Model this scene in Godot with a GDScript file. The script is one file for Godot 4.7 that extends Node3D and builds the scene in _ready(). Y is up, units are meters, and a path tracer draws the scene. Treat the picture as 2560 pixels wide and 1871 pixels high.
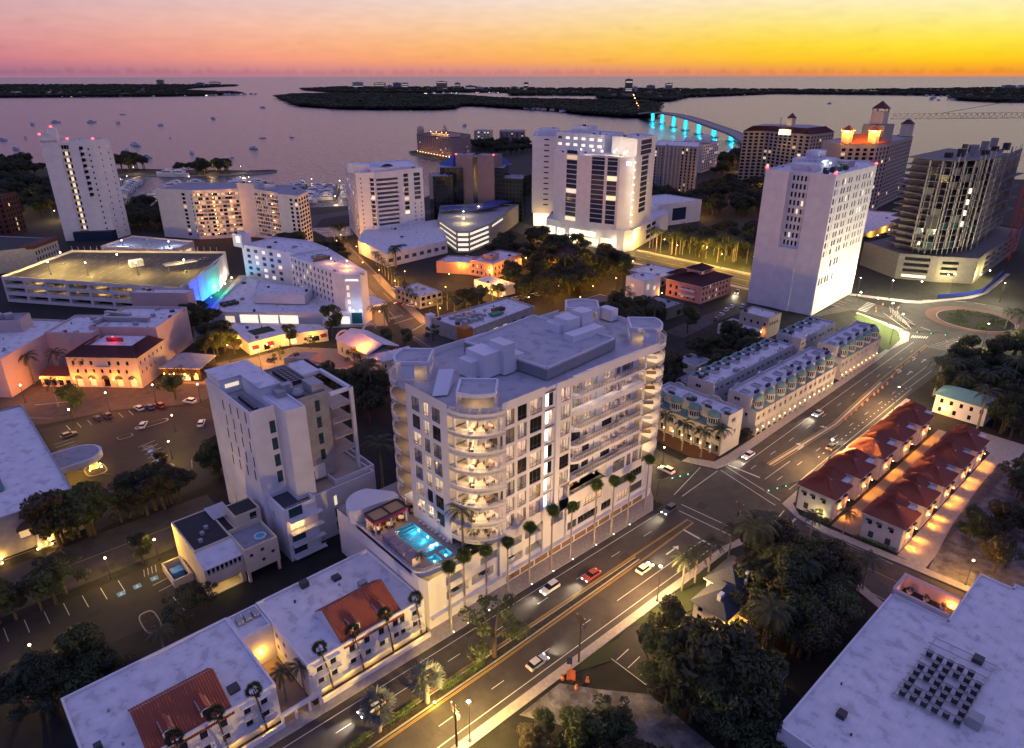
extends Node3D
# Dusk over a bayfront city. World axes: +X runs up the avenue,-Z runs away towards the bay; 1 unit is about a metre.
const UP := Vector3.UP
var M := {}
var SH := {}
var TEX := {}
var taken := {}
var rng := RandomNumberGenerator.new()
class MB:
	var v := PackedVector3Array()
	var n := PackedVector3Array()
	func tri(a: Vector3,b: Vector3,c: Vector3) -> void:
		var m := (b-a).cross(c-a).normalized()
		v.append(a); v.append(c); v.append(b)
		n.append(m); n.append(m); n.append(m)
	func trin(a: Vector3,b: Vector3,c: Vector3,na: Vector3,nb: Vector3,nc: Vector3) -> void:
		v.append(a); v.append(c); v.append(b)
		n.append(na); n.append(nc); n.append(nb)
	func quad(a: Vector3,b: Vector3,c: Vector3,d: Vector3) -> void:
		tri(a,b,c)
		tri(a,c,d)
	func box(p: Vector3,q: Vector3,skip_bottom := true) -> void:
		var a := Vector3(minf(p.x,q.x),minf(p.y,q.y),minf(p.z,q.z))
		var b := Vector3(maxf(p.x,q.x),maxf(p.y,q.y),maxf(p.z,q.z))
		quad(Vector3(a.x,b.y,b.z),Vector3(b.x,b.y,b.z),Vector3(b.x,b.y,a.z),Vector3(a.x,b.y,a.z))
		quad(Vector3(a.x,a.y,b.z),Vector3(b.x,a.y,b.z),Vector3(b.x,b.y,b.z),Vector3(a.x,b.y,b.z))
		quad(Vector3(b.x,a.y,a.z),Vector3(a.x,a.y,a.z),Vector3(a.x,b.y,a.z),Vector3(b.x,b.y,a.z))
		quad(Vector3(a.x,a.y,a.z),Vector3(a.x,a.y,b.z),Vector3(a.x,b.y,b.z),Vector3(a.x,b.y,a.z))
		quad(Vector3(b.x,a.y,b.z),Vector3(b.x,a.y,a.z),Vector3(b.x,b.y,a.z),Vector3(b.x,b.y,b.z))
		if not skip_bottom:
			quad(Vector3(a.x,a.y,a.z),Vector3(b.x,a.y,a.z),Vector3(b.x,a.y,b.z),Vector3(a.x,a.y,b.z))
	func bar(a: Vector3,b: Vector3,w: float,h: float) -> void:
		# a beam of width w and height h from a to b
		var d := (b-a).normalized()
		var s := d.cross(Vector3.UP)
		s = (Vector3.RIGHT if s.length() < 0.01 else s.normalized())*w*0.5
		var u := s.cross(d).normalized()*h*0.5
		quad(a-s+u,a+s+u,b+s+u,b-s+u)
		quad(a+s-u,a-s-u,b-s-u,b+s-u)
		quad(a+s+u,a+s-u,b+s-u,b+s+u)
		quad(a-s-u,a-s+u,b-s+u,b-s-u)
		quad(a-s-u,a+s-u,a+s+u,a-s+u)
		quad(b+s-u,b-s-u,b-s+u,b+s+u)
	func tube(a: Vector3,b: Vector3,r0: float,r1: float,k := 8,cap := true) -> void:
		var d := (b-a).normalized()
		var s := d.cross(Vector3.RIGHT if absf(d.x) < 0.9 else Vector3.UP).normalized()
		var t := s.cross(d)
		for i in k:
			var p := TAU*i/k
			var q := TAU*(i+1)/k
			var e := s*cos(p)+t*sin(p)
			var f := s*cos(q)+t*sin(q)
			trin(a+f*r0,a+e*r0,b+e*r1,f,e,e)
			trin(a+f*r0,b+e*r1,b+f*r1,f,e,f)
			if cap:
				tri(b,b+f*r1,b+e*r1)
	func prism(poly: Array,y0: float,y1: float,bottom := false) -> void:
		# poly: Vector2(x,z),any winding
		var pts := PackedVector2Array(poly)
		var area := 0.0
		for i in pts.size():
			var p := pts[i]
			var q := pts[(i+1) % pts.size()]
			area += p.x*q.y-q.x*p.y
		if area > 0:
			pts.reverse()
		for i in pts.size():
			var p := pts[i]
			var q := pts[(i+1) % pts.size()]
			quad(Vector3(p.x,y0,p.y),Vector3(q.x,y0,q.y),Vector3(q.x,y1,q.y),Vector3(p.x,y1,p.y))
		flat(pts,y1)
		if bottom:
			flat(pts,y0,true)
	func flat(pts: PackedVector2Array,y: float,down := false) -> void:
		var idx := Geometry2D.triangulate_polygon(pts)
		for i in range(0,idx.size(),3):
			var a := Vector3(pts[idx[i]].x,y,pts[idx[i]].y)
			var b := Vector3(pts[idx[i+1]].x,y,pts[idx[i+1]].y)
			var c := Vector3(pts[idx[i+2]].x,y,pts[idx[i+2]].y)
			if ((b-a).cross(c-a).y < 0) != down:
				tri(a,c,b)
			else:
				tri(a,b,c)
	func lathe(c: Vector3,prof: Array,k := 12) -> void:
		# prof: Vector2(radius,height)
		for j in prof.size()-1:
			var p: Vector2 = prof[j]
			var q: Vector2 = prof[j+1]
			var sl := Vector2(q.y-p.y,p.x-q.x).normalized()
			for i in k:
				var e := Vector3(cos(TAU*i/k),0,-sin(TAU*i/k))
				var f := Vector3(cos(TAU*(i+1)/k),0,-sin(TAU*(i+1)/k))
				var ne := e*sl.x+Vector3.UP*sl.y
				var nf := f*sl.x+Vector3.UP*sl.y
				trin(c+e*p.x+Vector3.UP*p.y,c+f*p.x+Vector3.UP*p.y,c+f*q.x+Vector3.UP*q.y,ne,nf,nf)
				trin(c+e*p.x+Vector3.UP*p.y,c+f*q.x+Vector3.UP*q.y,c+e*q.x+Vector3.UP*q.y,ne,nf,ne)
	func mesh() -> ArrayMesh:
		var a := []
		a.resize(Mesh.ARRAY_MAX)
		a[Mesh.ARRAY_VERTEX] = v
		a[Mesh.ARRAY_NORMAL] = n
		var m := ArrayMesh.new()
		m.add_surface_from_arrays(Mesh.PRIMITIVE_TRIANGLES,a)
		return m
func named(s: String) -> String:
	if not taken.has(s):
		taken[s] = 0
		return s
	taken[s] += 1
	return "%s_%03d" % [s,taken[s]]
func tag(o: Node,label: String,cat := "",group := "",kind := "") -> Node:
	if label: o.set_meta("label",label)
	if cat: o.set_meta("category",cat)
	if group: o.set_meta("group",group)
	if kind: o.set_meta("kind",kind)
	return o
func thing(called: String,label: String,cat: String,at := Vector3.ZERO,group := "",turn := 0.0) -> Node3D:
	var o := Node3D.new()
	o.name = named(called)
	add_child(o)
	o.position = at
	o.rotation.y = turn
	tag(o,label,cat,group)
	return o
func part(parent: Node,called: String,shape,mat,at := Vector3.ZERO,turn := 0.0) -> MeshInstance3D:
	var o := MeshInstance3D.new()
	o.mesh = shape.mesh() if shape is MB else shape
	o.material_override = M[mat] if mat is String else mat
	o.name = named(called) if parent == self else called
	parent.add_child(o,true)
	o.position = at
	o.rotation.y = turn
	return o
func struct(called: String,shape,mat) -> MeshInstance3D:
	var o := part(self,called,shape,mat)
	o.set_meta("kind","structure")
	return o
func solo(called: String,shape,mat,label: String,cat: String,group := "",at := Vector3.ZERO,turn := 0.0) -> MeshInstance3D:
	var o := part(self,called,shape,mat,at,turn)
	tag(o,label,cat,group)
	return o
func copy(root: Node3D,called: String,at: Vector3,turn: float,label: String,group := "",s := 1.0) -> Node3D:
	var r: Node3D = root.duplicate()
	r.name = named(called)
	add_child(r)
	r.position = at
	r.rotation.y = turn
	if s != 1.0: r.scale = Vector3.ONE*s
	r.set_meta("label",label)
	if group: r.set_meta("group",group)
	return r
func omni(at: Vector3,e: float,c: Color,r := 0.15,parent: Node = self) -> OmniLight3D:
	var l := OmniLight3D.new()
	l.light_energy = e*2.4
	l.light_color = c
	l.light_size = r
	l.omni_range = 80.0
	l.omni_attenuation = 2.0
	l.shadow_enabled = true
	l.name = "lamp_light"
	parent.add_child(l,true)
	l.position = at
	return l
func area(at: Vector3,size: Vector2,e: float,c: Color,look: Vector3,parent: Node = self) -> AreaLight3D:
	var l := AreaLight3D.new()
	l.light_energy = e*3.0
	l.light_color = c
	l.area_size = size
	l.area_range = 60.0
	l.shadow_enabled = true
	l.name = "panel_light"
	parent.add_child(l,true)
	l.position = at
	l.basis = Basis.looking_at(look,Vector3.FORWARD if absf(look.y) > 0.9 else UP)
	return l
func ntex(key: String,freq: float,lo: float,hi: float,oct := 4,normal := false,warp := false,seed_ := 1) -> NoiseTexture2D:
	var t := NoiseTexture2D.new()
	t.width = 512
	t.height = 512
	t.seamless = true
	var nz := FastNoiseLite.new()
	nz.seed = seed_
	nz.frequency = freq
	nz.fractal_octaves = oct
	nz.noise_type = FastNoiseLite.TYPE_SIMPLEX_SMOOTH
	if warp:
		nz.domain_warp_enabled = true
		nz.domain_warp_amplitude = 40.0
	t.noise = nz
	if normal:
		t.as_normal_map = true
		t.bump_strength = hi
	else:
		var g := Gradient.new()
		g.set_color(0,Color(lo,lo,lo))
		g.set_color(1,Color(hi,hi,hi))
		t.color_ramp = g
	TEX[key] = t
	return t
func mat(key: String,c: Color,rough := 0.85,tex := "",scale := 0.1,metal := 0.0) -> StandardMaterial3D:
	# c: linear base colour
	var m := StandardMaterial3D.new()
	m.resource_name = key
	m.albedo_color = c.linear_to_srgb()
	m.roughness = rough
	m.metallic = metal
	m.cull_mode = BaseMaterial3D.CULL_DISABLED
	if tex:
		m.albedo_texture = TEX[tex]
		m.uv1_triplanar = true
		m.uv1_world_triplanar = true
		m.uv1_scale = Vector3.ONE*scale
	M[key] = m
	return m
func glow(key: String,c: Color,e: float) -> StandardMaterial3D:
	var m := mat(key,Color(0.6,0.6,0.6),0.6)
	m.emission_enabled = true
	m.emission = c.linear_to_srgb()
	m.emission_energy_multiplier = e
	return m
func glass(key: String,c: Color,alpha: float,rough := 0.05) -> StandardMaterial3D:
	var m := mat(key,c,rough)
	m.transparency = BaseMaterial3D.TRANSPARENCY_ALPHA
	m.albedo_color.a = alpha
	return m
# ---- facade with real openings: o bottom left seen from outside,r the way right; each window [x,y,w,h,material,depth]
func facade(mb: MB,parent: Node,o: Vector3,r: Vector3,w: float,h: float,wins: Array,depth := 0.25,called := "window",frame := "") -> void:
	var nrm := r.cross(UP)
	var xs := {0.0: 1,w: 1}
	var ys := {0.0: 1,h: 1}
	for q in wins:
		xs[snappedf(q[0],0.01)] = 1; xs[snappedf(q[0]+q[2],0.01)] = 1
		ys[snappedf(q[1],0.01)] = 1; ys[snappedf(q[1]+q[3],0.01)] = 1
	var X := xs.keys(); X.sort()
	var Y := ys.keys(); Y.sort()
	var hole := {}
	var ix := {}
	for i in X.size(): ix[X[i]] = i
	var iy := {}
	for i in Y.size(): iy[Y[i]] = i
	for q in wins:
		var x0: float = snappedf(q[0],0.01)
		var x1: float = snappedf(q[0]+q[2],0.01)
		var y0: float = snappedf(q[1],0.01)
		var y1: float = snappedf(q[1]+q[3],0.01)
		for i in range(ix[x0],ix[x1]):
			for j in range(iy[y0],iy[y1]):
				hole[Vector2i(i,j)] = 1
		var d: float = q[5] if q.size() > 5 else depth
		var a := o+r*x0+UP*y0
		var b := o+r*x1+UP*y0
		var c := o+r*x1+UP*y1
		var e := o+r*x0+UP*y1
		var k := -nrm*d
		mb.quad(a,b,b+k,a+k)
		mb.quad(e+k,c+k,c,e)
		mb.quad(a+k,e+k,e,a)
		mb.quad(b,c,c+k,b+k)
		if q[4] != "":
			var key := "pane%.2f_%.2f" % [x1-x0,y1-y0]
			if not SH.has(key):
				var pm := MB.new()
				pm.box(Vector3(-(x1-x0)/2,-(y1-y0)/2,-0.06),Vector3((x1-x0)/2,(y1-y0)/2,0),false)
				SH[key] = pm.mesh()
			var p := part(parent,called,SH[key],q[4])
			p.transform = Transform3D(Basis(r,UP,nrm),(a+c)/2+k*0.999)
			if frame:
				var fk := key+frame
				if not SH.has(fk):
					var fm := MB.new()
					var hw := (x1-x0)/2
					var hh := (y1-y0)/2
					var th := 0.07
					fm.box(Vector3(-hw,-hh,0),Vector3(-hw+th,hh,0.08)); fm.box(Vector3(hw-th,-hh,0),Vector3(hw,hh,0.08))
					fm.box(Vector3(-hw+th,-hh,0),Vector3(hw-th,-hh+th,0.08)); fm.box(Vector3(-hw+th,hh-th,0),Vector3(hw-th,hh,0.08))
					var nm := maxi(1,roundi(hw*2/1.15))
					for g in range(1,nm):
						var gx := -hw+hw*2*g/nm
						fm.box(Vector3(gx-0.03,-hh+th,0),Vector3(gx+0.03,hh-th,0.07))
					fm.box(Vector3(-hw+th,-hh*0.52,0),Vector3(hw-th,-hh*0.52+0.06,0.06))
					SH[fk] = fm.mesh()
				part(p,"frame",SH[fk],frame)
	for i in X.size()-1:
		var j := 0
		while j < Y.size()-1:
			if hole.has(Vector2i(i,j)):
				j += 1
				continue
			var j2 := j
			while j2 < Y.size()-1 and not hole.has(Vector2i(i,j2)):
				j2 += 1
			mb.quad(o+r*X[i]+UP*Y[j],o+r*X[i+1]+UP*Y[j],o+r*X[i+1]+UP*Y[j2],o+r*X[i]+UP*Y[j2])
			j = j2
func grid(x0: float,dx: float,nc: int,y0: float,dy: float,nr: int,w: float,h: float,lit := 0.1,dark := "pane_dark",bright := "") -> Array:
	var out := []
	for j in nr:
		for i in nc:
			var m := dark
			if rng.randf() < lit:
				m = bright if bright else ["pane_lit_a","pane_lit_b","pane_lit_c"][rng.randi() % 3]
			out.append([x0+i*dx,y0+j*dy,w,h,m])
	return out
# ---- a block of a building: near faces (towards -X and +Z) with windows,roof slab sunk behind a parapet
func block(t: Node,b: Array,y0: float,y1: float,wall: String,roof: String,wl := [],wf := [],par := 0.7,depth := 0.25,frame := "") -> void:
	var x0: float = b[0]; var x1: float = b[1]; var z0: float = b[2]; var z1: float = b[3]
	var mb := MB.new()
	facade(mb,t,Vector3(x0,y0,z1),Vector3.RIGHT,x1-x0,y1-y0,wf,depth,"window",frame)
	facade(mb,t,Vector3(x0,y0,z0),Vector3.BACK,z1-z0,y1-y0,wl,depth,"window",frame)
	mb.quad(Vector3(x1,y0,z1),Vector3(x1,y0,z0),Vector3(x1,y1,z0),Vector3(x1,y1,z1))
	mb.quad(Vector3(x1,y0,z0),Vector3(x0,y0,z0),Vector3(x0,y1,z0),Vector3(x1,y1,z0))
	if par > 0:
		var k := 0.35
		var yr := y1-par
		for e in [[x0,x1,z0,z0+k],[x0,x1,z1-k,z1],[x0,x0+k,z0+k,z1-k],[x1-k,x1,z0+k,z1-k]]:
			mb.quad(Vector3(e[0],y1,e[3]),Vector3(e[1],y1,e[3]),Vector3(e[1],y1,e[2]),Vector3(e[0],y1,e[2]))
		mb.quad(Vector3(x0+k,yr,z0+k),Vector3(x1-k,yr,z0+k),Vector3(x1-k,y1,z0+k),Vector3(x0+k,y1,z0+k))
		mb.quad(Vector3(x1-k,yr,z1-k),Vector3(x0+k,yr,z1-k),Vector3(x0+k,y1,z1-k),Vector3(x1-k,y1,z1-k))
		mb.quad(Vector3(x0+k,yr,z1-k),Vector3(x0+k,yr,z0+k),Vector3(x0+k,y1,z0+k),Vector3(x0+k,y1,z1-k))
		mb.quad(Vector3(x1-k,yr,z0+k),Vector3(x1-k,yr,z1-k),Vector3(x1-k,y1,z1-k),Vector3(x1-k,y1,z0+k))
		var rb := MB.new()
		rb.quad(Vector3(x0+k,yr,z1-k),Vector3(x1-k,yr,z1-k),Vector3(x1-k,yr,z0+k),Vector3(x0+k,yr,z0+k))
		part(t,"roof",rb,roof)
		clutter(t,[Vector2(x0,z0),Vector2(x1,z0),Vector2(x1,z1),Vector2(x0,z1)],yr,roof)
	elif par == 0:
		var rb := MB.new()
		rb.quad(Vector3(x0,y1,z1),Vector3(x1,y1,z1),Vector3(x1,y1,z0),Vector3(x0,y1,z0))
		part(t,"roof",rb,roof)
	part(t,"wall",mb,wall)
func clutter(t: Node,P: Array,y: float,roof: String) -> void:
	# vents,pipes and small plant scattered on a flat roof
	if not roof in ["roof_white","roof_grey"]: return
	var pp := PackedVector2Array(P)
	var b := Rect2(pp[0],Vector2.ZERO)
	for q in pp: b = b.expand(q)
	b = b.grow(-1.2)
	if b.size.x < 5 or b.size.y < 5: return
	for i in clampi(int(b.get_area()/45.0),3,14):
		var q := b.position+Vector2(rng.randf()*b.size.x,rng.randf()*b.size.y)
		if not Geometry2D.is_point_in_polygon(q,pp): continue
		var s := rng.randf_range(0.1,0.22) if i % 3 else rng.randf_range(0.45,0.9)
		part(t,"roof_vent",bx(q.x-s,q.x+s,y,y+(rng.randf_range(0.4,0.8) if i % 3 else rng.randf_range(0.7,1.3)),q.y-s,q.y+s*0.8),"metal_duct" if i % 2 else "metal_dark")
func bx(x0: float,x1: float,y0: float,y1: float,z0: float,z1: float) -> MB:
	var mb := MB.new()
	mb.box(Vector3(x0,y0,z0),Vector3(x1,y1,z1),false)
	return mb
func house(called: String,label: String,cat: String,b: Array,y1: float,wall: String,roof: String,wl := [],wf := [],par := 0.5,group := "",frame := "") -> Node3D:
	# a thing at the block's near corner; b = [x0,x1,z0,z1] in world
	var t := thing(called,label,cat,Vector3(b[0],0,b[3]),group)
	block(t,[0,b[1]-b[0],b[2]-b[3],0],0,y1,wall,roof,wl,wf,par,0.25,frame)
	return t
func make_sky() -> PanoramaSkyMaterial:
	# display colours of the dusk sky: rows by height above the horizon (degrees),columns by degrees right of the view axis
	var az := [-180.0,-110.0,-60.0,-36.0,-18.0,0.0,18.0,30.0,45.0,75.0,120.0,180.0]
	var el := [0.0,0.5,1.1,2.0,3.4,5.2,9.0,18.0,35.0,60.0,90.0]
	var zen := Color8(146,149,216)
	var tab := [
		[Color8(116,114,162),Color8(120,112,157),Color8(130,108,145),Color8(160,110,138),Color8(190,125,140),Color8(205,135,132),Color8(225,140,100),Color8(246,150,64),Color8(245,150,66),Color8(205,130,120),Color8(138,118,152),Color8(116,114,162)],
		[Color8(118,116,165),Color8(124,115,160),Color8(138,112,148),Color8(172,114,138),Color8(212,138,138),Color8(222,148,130),Color8(242,158,80),Color8(252,168,44),Color8(252,165,48),Color8(215,140,120),Color8(142,122,154),Color8(118,116,165)],
		[Color8(121,119,170),Color8(129,119,165),Color8(148,118,153),Color8(204,126,140),Color8(243,156,132),Color8(252,172,96),Color8(255,196,50),Color8(255,208,32),Color8(255,200,40),Color8(228,150,120),Color8(148,127,158),Color8(121,119,170)],
		[Color8(125,123,176),Color8(134,124,172),Color8(158,128,162),Color8(214,142,150),Color8(248,172,140),Color8(254,190,108),Color8(255,214,62),Color8(255,228,62),Color8(255,222,74),Color8(236,166,132),Color8(153,134,165),Color8(125,123,176)],
		[Color8(129,127,183),Color8(140,131,180),Color8(166,140,174),Color8(214,160,166),Color8(246,190,168),Color8(252,208,158),Color8(255,228,128),Color8(255,238,138),Color8(255,236,150),Color8(238,186,156),Color8(156,142,176),Color8(129,127,183)],
		[Color8(132,131,190),Color8(143,136,188),Color8(171,150,184),Color8(206,172,184),Color8(230,198,196),Color8(246,222,206),Color8(254,236,202),Color8(255,244,214),Color8(255,243,218),Color8(236,202,184),Color8(158,149,188),Color8(132,131,190)],
		[Color8(134,135,198),Color8(140,137,196),Color8(156,141,190),Color8(192,154,184),Color8(214,172,192),Color8(228,194,200),Color8(234,206,204),Color8(238,212,206),Color8(236,210,206),Color8(206,176,192),Color8(152,145,196),Color8(134,135,198)],
		[Color8(133,137,206),Color8(136,138,204),Color8(145,140,200),Color8(164,148,200),Color8(174,154,202),Color8(181,160,205),Color8(186,164,206),Color8(188,166,206),Color8(187,165,206),Color8(168,152,202),Color8(142,141,205),Color8(133,137,206)],
		[Color8(133,139,214),Color8(135,139,211),Color8(139,140,204),Color8(144,142,202),Color8(147,144,204),Color8(150,146,205),Color8(151,147,206),Color8(152,147,206),Color8(152,147,206),Color8(147,143,204),Color8(136,140,212),Color8(133,139,214)],
		[zen,zen,zen,zen,zen,zen,zen,zen,zen,zen,zen,zen],
		[zen,zen,zen,zen,zen,zen,zen,zen,zen,zen,zen,zen]]
	var W := 2048
	var H := 1024
	var data := PackedFloat32Array()
	data.resize(W*H*3)
	var nz := FastNoiseLite.new()
	nz.seed = 7
	nz.frequency = 0.9
	nz.fractal_octaves = 4
	var ci := PackedInt32Array()
	var cf := PackedFloat32Array()
	ci.resize(W); cf.resize(W)
	for x in W:
		var a := fposmod((float(x)+0.5)/W*360.0-42.5+180.0,360.0)-180.0
		var k := 0
		while k < az.size()-2 and a > az[k+1]: k += 1
		ci[x] = k
		cf[x] = clampf((a-az[k])/(az[k+1]-az[k]),0,1)
	for y in H:
		var e := 90.0-(float(y)+0.5)/H*180.0
		var k := 0
		var ee := maxf(e,0.0)
		while k < el.size()-2 and ee > el[k+1]: k += 1
		var f: float = clampf((ee-el[k])/(el[k+1]-el[k]),0,1)
		var lo: Array = tab[k]
		var hi: Array = tab[k+1]
		var row := []
		for j in az.size():
			row.append((lo[j] as Color).lerp(hi[j],f).srgb_to_linear()*1.0)
		for x in W:
			var c: Color = (row[ci[x]] as Color).lerp(row[ci[x]+1],cf[x])
			if e > -0.5 and e < 12.0:
				# thin streaks of cloud,and a low bank of cumulus along the sea
				var ax := x*360.0/W
				var s := nz.get_noise_2d(ax*0.35,e*5.0)
				c = c*(1.0+0.10*s*smoothstep(0.3,2.0,e))
				var top := 0.36+0.30*nz.get_noise_2d(ax*2.2,77.0)+0.16*nz.get_noise_2d(ax*7.0,11.0)
				if e < top and e > 0.12:
					c = c.lerp(c*Color(0.80,0.74,0.86),0.75)
				var w := nz.get_noise_2d(ax*0.22+300.0,e*8.0)
				if e > 1.0 and e < 4.0 and w > 0.5:
					c = c.lerp(c*Color(0.86,0.72,0.6),clampf((w-0.5)*4.0,0,1)*0.8)
			var i := (y*W+x)*3
			data[i] = c.r
			data[i+1] = c.g
			data[i+2] = c.b
	var im := Image.create_from_data(W,H,false,Image.FORMAT_RGBF,data.to_byte_array())
	var sm := PanoramaSkyMaterial.new()
	sm.panorama = ImageTexture.create_from_image(im)
	return sm
func _ready() -> void:
	rng.seed = 11
	var cam := Camera3D.new()
	cam.name = "camera"
	add_child(cam)
	cam.position = Vector3(0,100,0)
	cam.rotation_degrees = Vector3(-23.405,-42.5,0)
	cam.fov = 57.083
	cam.near = 1.0
	cam.far = 120000.0
	cam.current = true
	var env := Environment.new()
	env.background_mode = Environment.BG_SKY
	env.sky = Sky.new()
	env.sky.sky_material = make_sky()
	env.background_energy_multiplier = 1.0
	env.tonemap_mode = Environment.TONE_MAPPER_LINEAR
	env.tonemap_exposure = 1.0
	env.sdfgi_enabled = true
	env.ssao_enabled = true
	env.ssil_enabled = true
	var we := WorldEnvironment.new()
	we.name = "world"
	we.environment = env
	add_child(we)
	materials()
	setting()
	roads()
	hero()
	near_left()
	civic()
	middle()
	terraces()
	right_side()
	far_towers()
	bay()
	planting()
	traffic()
	lamps()
# a 512 pixel print of a flat surface: 1 roof membrane with welded seams and ponding stains,2 patched and cracked tarmac
func made_tex(kind: int) -> ImageTexture:
	var N := 512
	var nz := FastNoiseLite.new()
	nz.seed = 40+kind
	nz.frequency = 0.012
	nz.fractal_octaves = 5
	var r := RandomNumberGenerator.new()
	r.seed = kind
	var d := PackedByteArray()
	d.resize(N*N)
	for y in N:
		for x in N:
			# blended copies keep the print seamless
			var a := float(x)/N; var b := float(y)/N
			var v := lerpf(lerpf(nz.get_noise_2d(x,y),nz.get_noise_2d(x-N,y),a),lerpf(nz.get_noise_2d(x,y-N),nz.get_noise_2d(x-N,y-N),a),b)
			var f := r.randf()
			var k := 0.93+0.10*v+0.04*(f-0.5) if kind == 1 else 0.82+0.22*v+0.16*(f-0.5)
			if kind == 1 and v < -0.22: k -= 0.07
			d[y*N+x] = clampi(int(k*255),0,255)
	if kind == 1:
		for s in 8:
			for i in N:
				d[(s*64+3)*N+i] = int(d[(s*64+3)*N+i]*0.88)
				if i % 171 == s*19: for j in 64: d[((s*64+j) % N)*N+i] = int(d[((s*64+j) % N)*N+i]*0.9)
	else:
		for p in 9:
			var x0 := r.randi() % N; var y0 := r.randi() % N; var w := r.randi_range(20,90); var h := r.randi_range(12,60); var m := r.randf_range(0.78,1.12)
			for y in h:
				for x in w:
					var i := ((y0+y) % N)*N+(x0+x) % N
					d[i] = clampi(int(d[i]*m),0,255)
		for c in 14:
			var x := r.randf()*N; var y := r.randf()*N; var a := r.randf()*TAU
			for k in r.randi_range(60,220):
				a += r.randfn()*0.25
				x += cos(a); y += sin(a)
				var i := posmod(int(y),N)*N+posmod(int(x),N)
				d[i] = int(d[i]*0.6)
	return ImageTexture.create_from_image(Image.create_from_data(N,N,false,Image.FORMAT_L8,d))
func materials() -> void:
	ntex("blotch",0.006,0.92,1.0,5,false,true,3)
	ntex("fine",0.06,0.7,1.0,4,false,false,5)
	ntex("coarse",0.02,0.45,1.0,5,false,true,9)
	ntex("stain",0.012,0.84,1.0,6,false,true,21)
	ntex("ripple",0.02,0,6.0,4,true,false,2)
	ntex("leafy",0.05,0.55,1.0,3,false,false,8)
	TEX["membrane"] = made_tex(1)
	TEX["tarmac"] = made_tex(2)
	mat("white",Color(0.66,0.66,0.69),0.8,"blotch",0.05)
	mat("white_clean",Color(0.66,0.66,0.70),0.7,"blotch",0.02)
	mat("white_warm",Color(0.68,0.63,0.57),0.85,"blotch",0.06)
	mat("cream",Color(0.62,0.52,0.38),0.85,"blotch",0.06)
	mat("grey_wall",Color(0.36,0.35,0.35),0.85,"stain",0.06)
	mat("concrete",Color(0.34,0.31,0.28),0.9,"stain",0.07)
	mat("pinkish",Color(0.52,0.40,0.38),0.85,"blotch",0.06)
	mat("pink",Color(0.50,0.26,0.24),0.85,"blotch",0.06)
	mat("brownpink",Color(0.30,0.21,0.20),0.85,"blotch",0.04)
	mat("tan",Color(0.42,0.34,0.27),0.85,"blotch",0.05)
	mat("roof_white",Color(0.66,0.65,0.68),0.75,"membrane",0.05)
	mat("roof_hero",Color(0.42,0.42,0.46),0.7,"membrane",0.04)
	mat("roof_grey",Color(0.28,0.29,0.33),0.8,"membrane",0.06)
	mat("roof_dark",Color(0.03,0.03,0.035),0.85,"stain",0.08)
	mat("roof_blue",Color(0.085,0.10,0.135),0.8,"coarse",0.3)
	mat("roof_teal",Color(0.10,0.24,0.25),0.6,"blotch",0.2)
	mat("dome_teal",Color(0.10,0.21,0.21),0.55,"blotch",0.3)
	mat("tile_red",Color(0.44,0.115,0.06),0.75,"leafy",1.1)
	mat("tile_maroon",Color(0.12,0.03,0.03),0.75,"leafy",0.8)
	mat("awning_red",Color(0.35,0.02,0.02),0.8)
	mat("asphalt",Color(0.062,0.057,0.055),0.85,"tarmac",0.033)
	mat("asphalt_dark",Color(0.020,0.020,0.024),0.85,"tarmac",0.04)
	mat("asphalt_brown",Color(0.085,0.073,0.066),0.85,"tarmac",0.04)
	mat("paver",Color(0.30,0.24,0.19),0.85,"fine",0.3)
	mat("paver_red",Color(0.20,0.085,0.065),0.85,"fine",0.3)
	mat("pavement",Color(0.36,0.33,0.31),0.85,"stain",0.12)
	mat("kerb",Color(0.42,0.40,0.37),0.8,"fine",0.3)
	mat("sand",Color(0.24,0.23,0.23),0.95,"coarse",0.03)
	mat("soil",Color(0.05,0.038,0.026),0.95,"coarse",0.1)
	mat("land",Color(0.016,0.018,0.014),0.95,"coarse",0.02)
	mat("grass",Color(0.075,0.13,0.02),0.95,"leafy",0.3)
	mat("grass_dark",Color(0.035,0.055,0.018),0.95,"leafy",0.3)
	mat("mulch",Color(0.16,0.07,0.03),0.95,"leafy",0.5)
	mat("paint_white",Color(0.66,0.65,0.62),0.7,"fine",0.5)
	mat("paint_yellow",Color(0.60,0.36,0.06),0.7,"fine",0.5)
	mat("paint_blue",Color(0.04,0.22,0.55),0.7)
	mat("metal",Color(0.35,0.35,0.37),0.45,"",0.1,0.8)
	mat("metal_dark",Color(0.035,0.035,0.04),0.5)
	mat("metal_duct",Color(0.40,0.41,0.44),0.5,"fine",0.4)
	mat("wood",Color(0.07,0.05,0.035),0.85,"fine",0.6)
	mat("rail",Color(0.45,0.44,0.46),0.4)
	mat("frame_dark",Color(0.05,0.05,0.055),0.5)
	mat("frame_white",Color(0.6,0.6,0.6),0.6)
	mat("pane_dark",Color(0.012,0.014,0.02),0.08)
	mat("pane_blue",Color(0.02,0.035,0.07),0.06)
	mat("pane_teal",Color(0.015,0.06,0.065),0.08)
	mat("pane_grey",Color(0.08,0.085,0.09),0.12)
	glow("pane_lit_a",Color(1.0,0.72,0.32),1.1)
	glow("pane_lit_b",Color(1.0,0.82,0.50),0.8)
	glow("pane_lit_c",Color(1.0,0.60,0.22),0.6)
	glow("pane_white",Color(1.0,0.90,0.70),1.0)
	glow("glow_warm",Color(1.0,0.70,0.32),14.0)
	glow("glow_amber",Color(1.0,0.52,0.14),14.0)
	glow("glow_white",Color(1.0,0.90,0.74),14.0)
	glow("glow_soft",Color(1.0,0.80,0.50),3.0)
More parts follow.
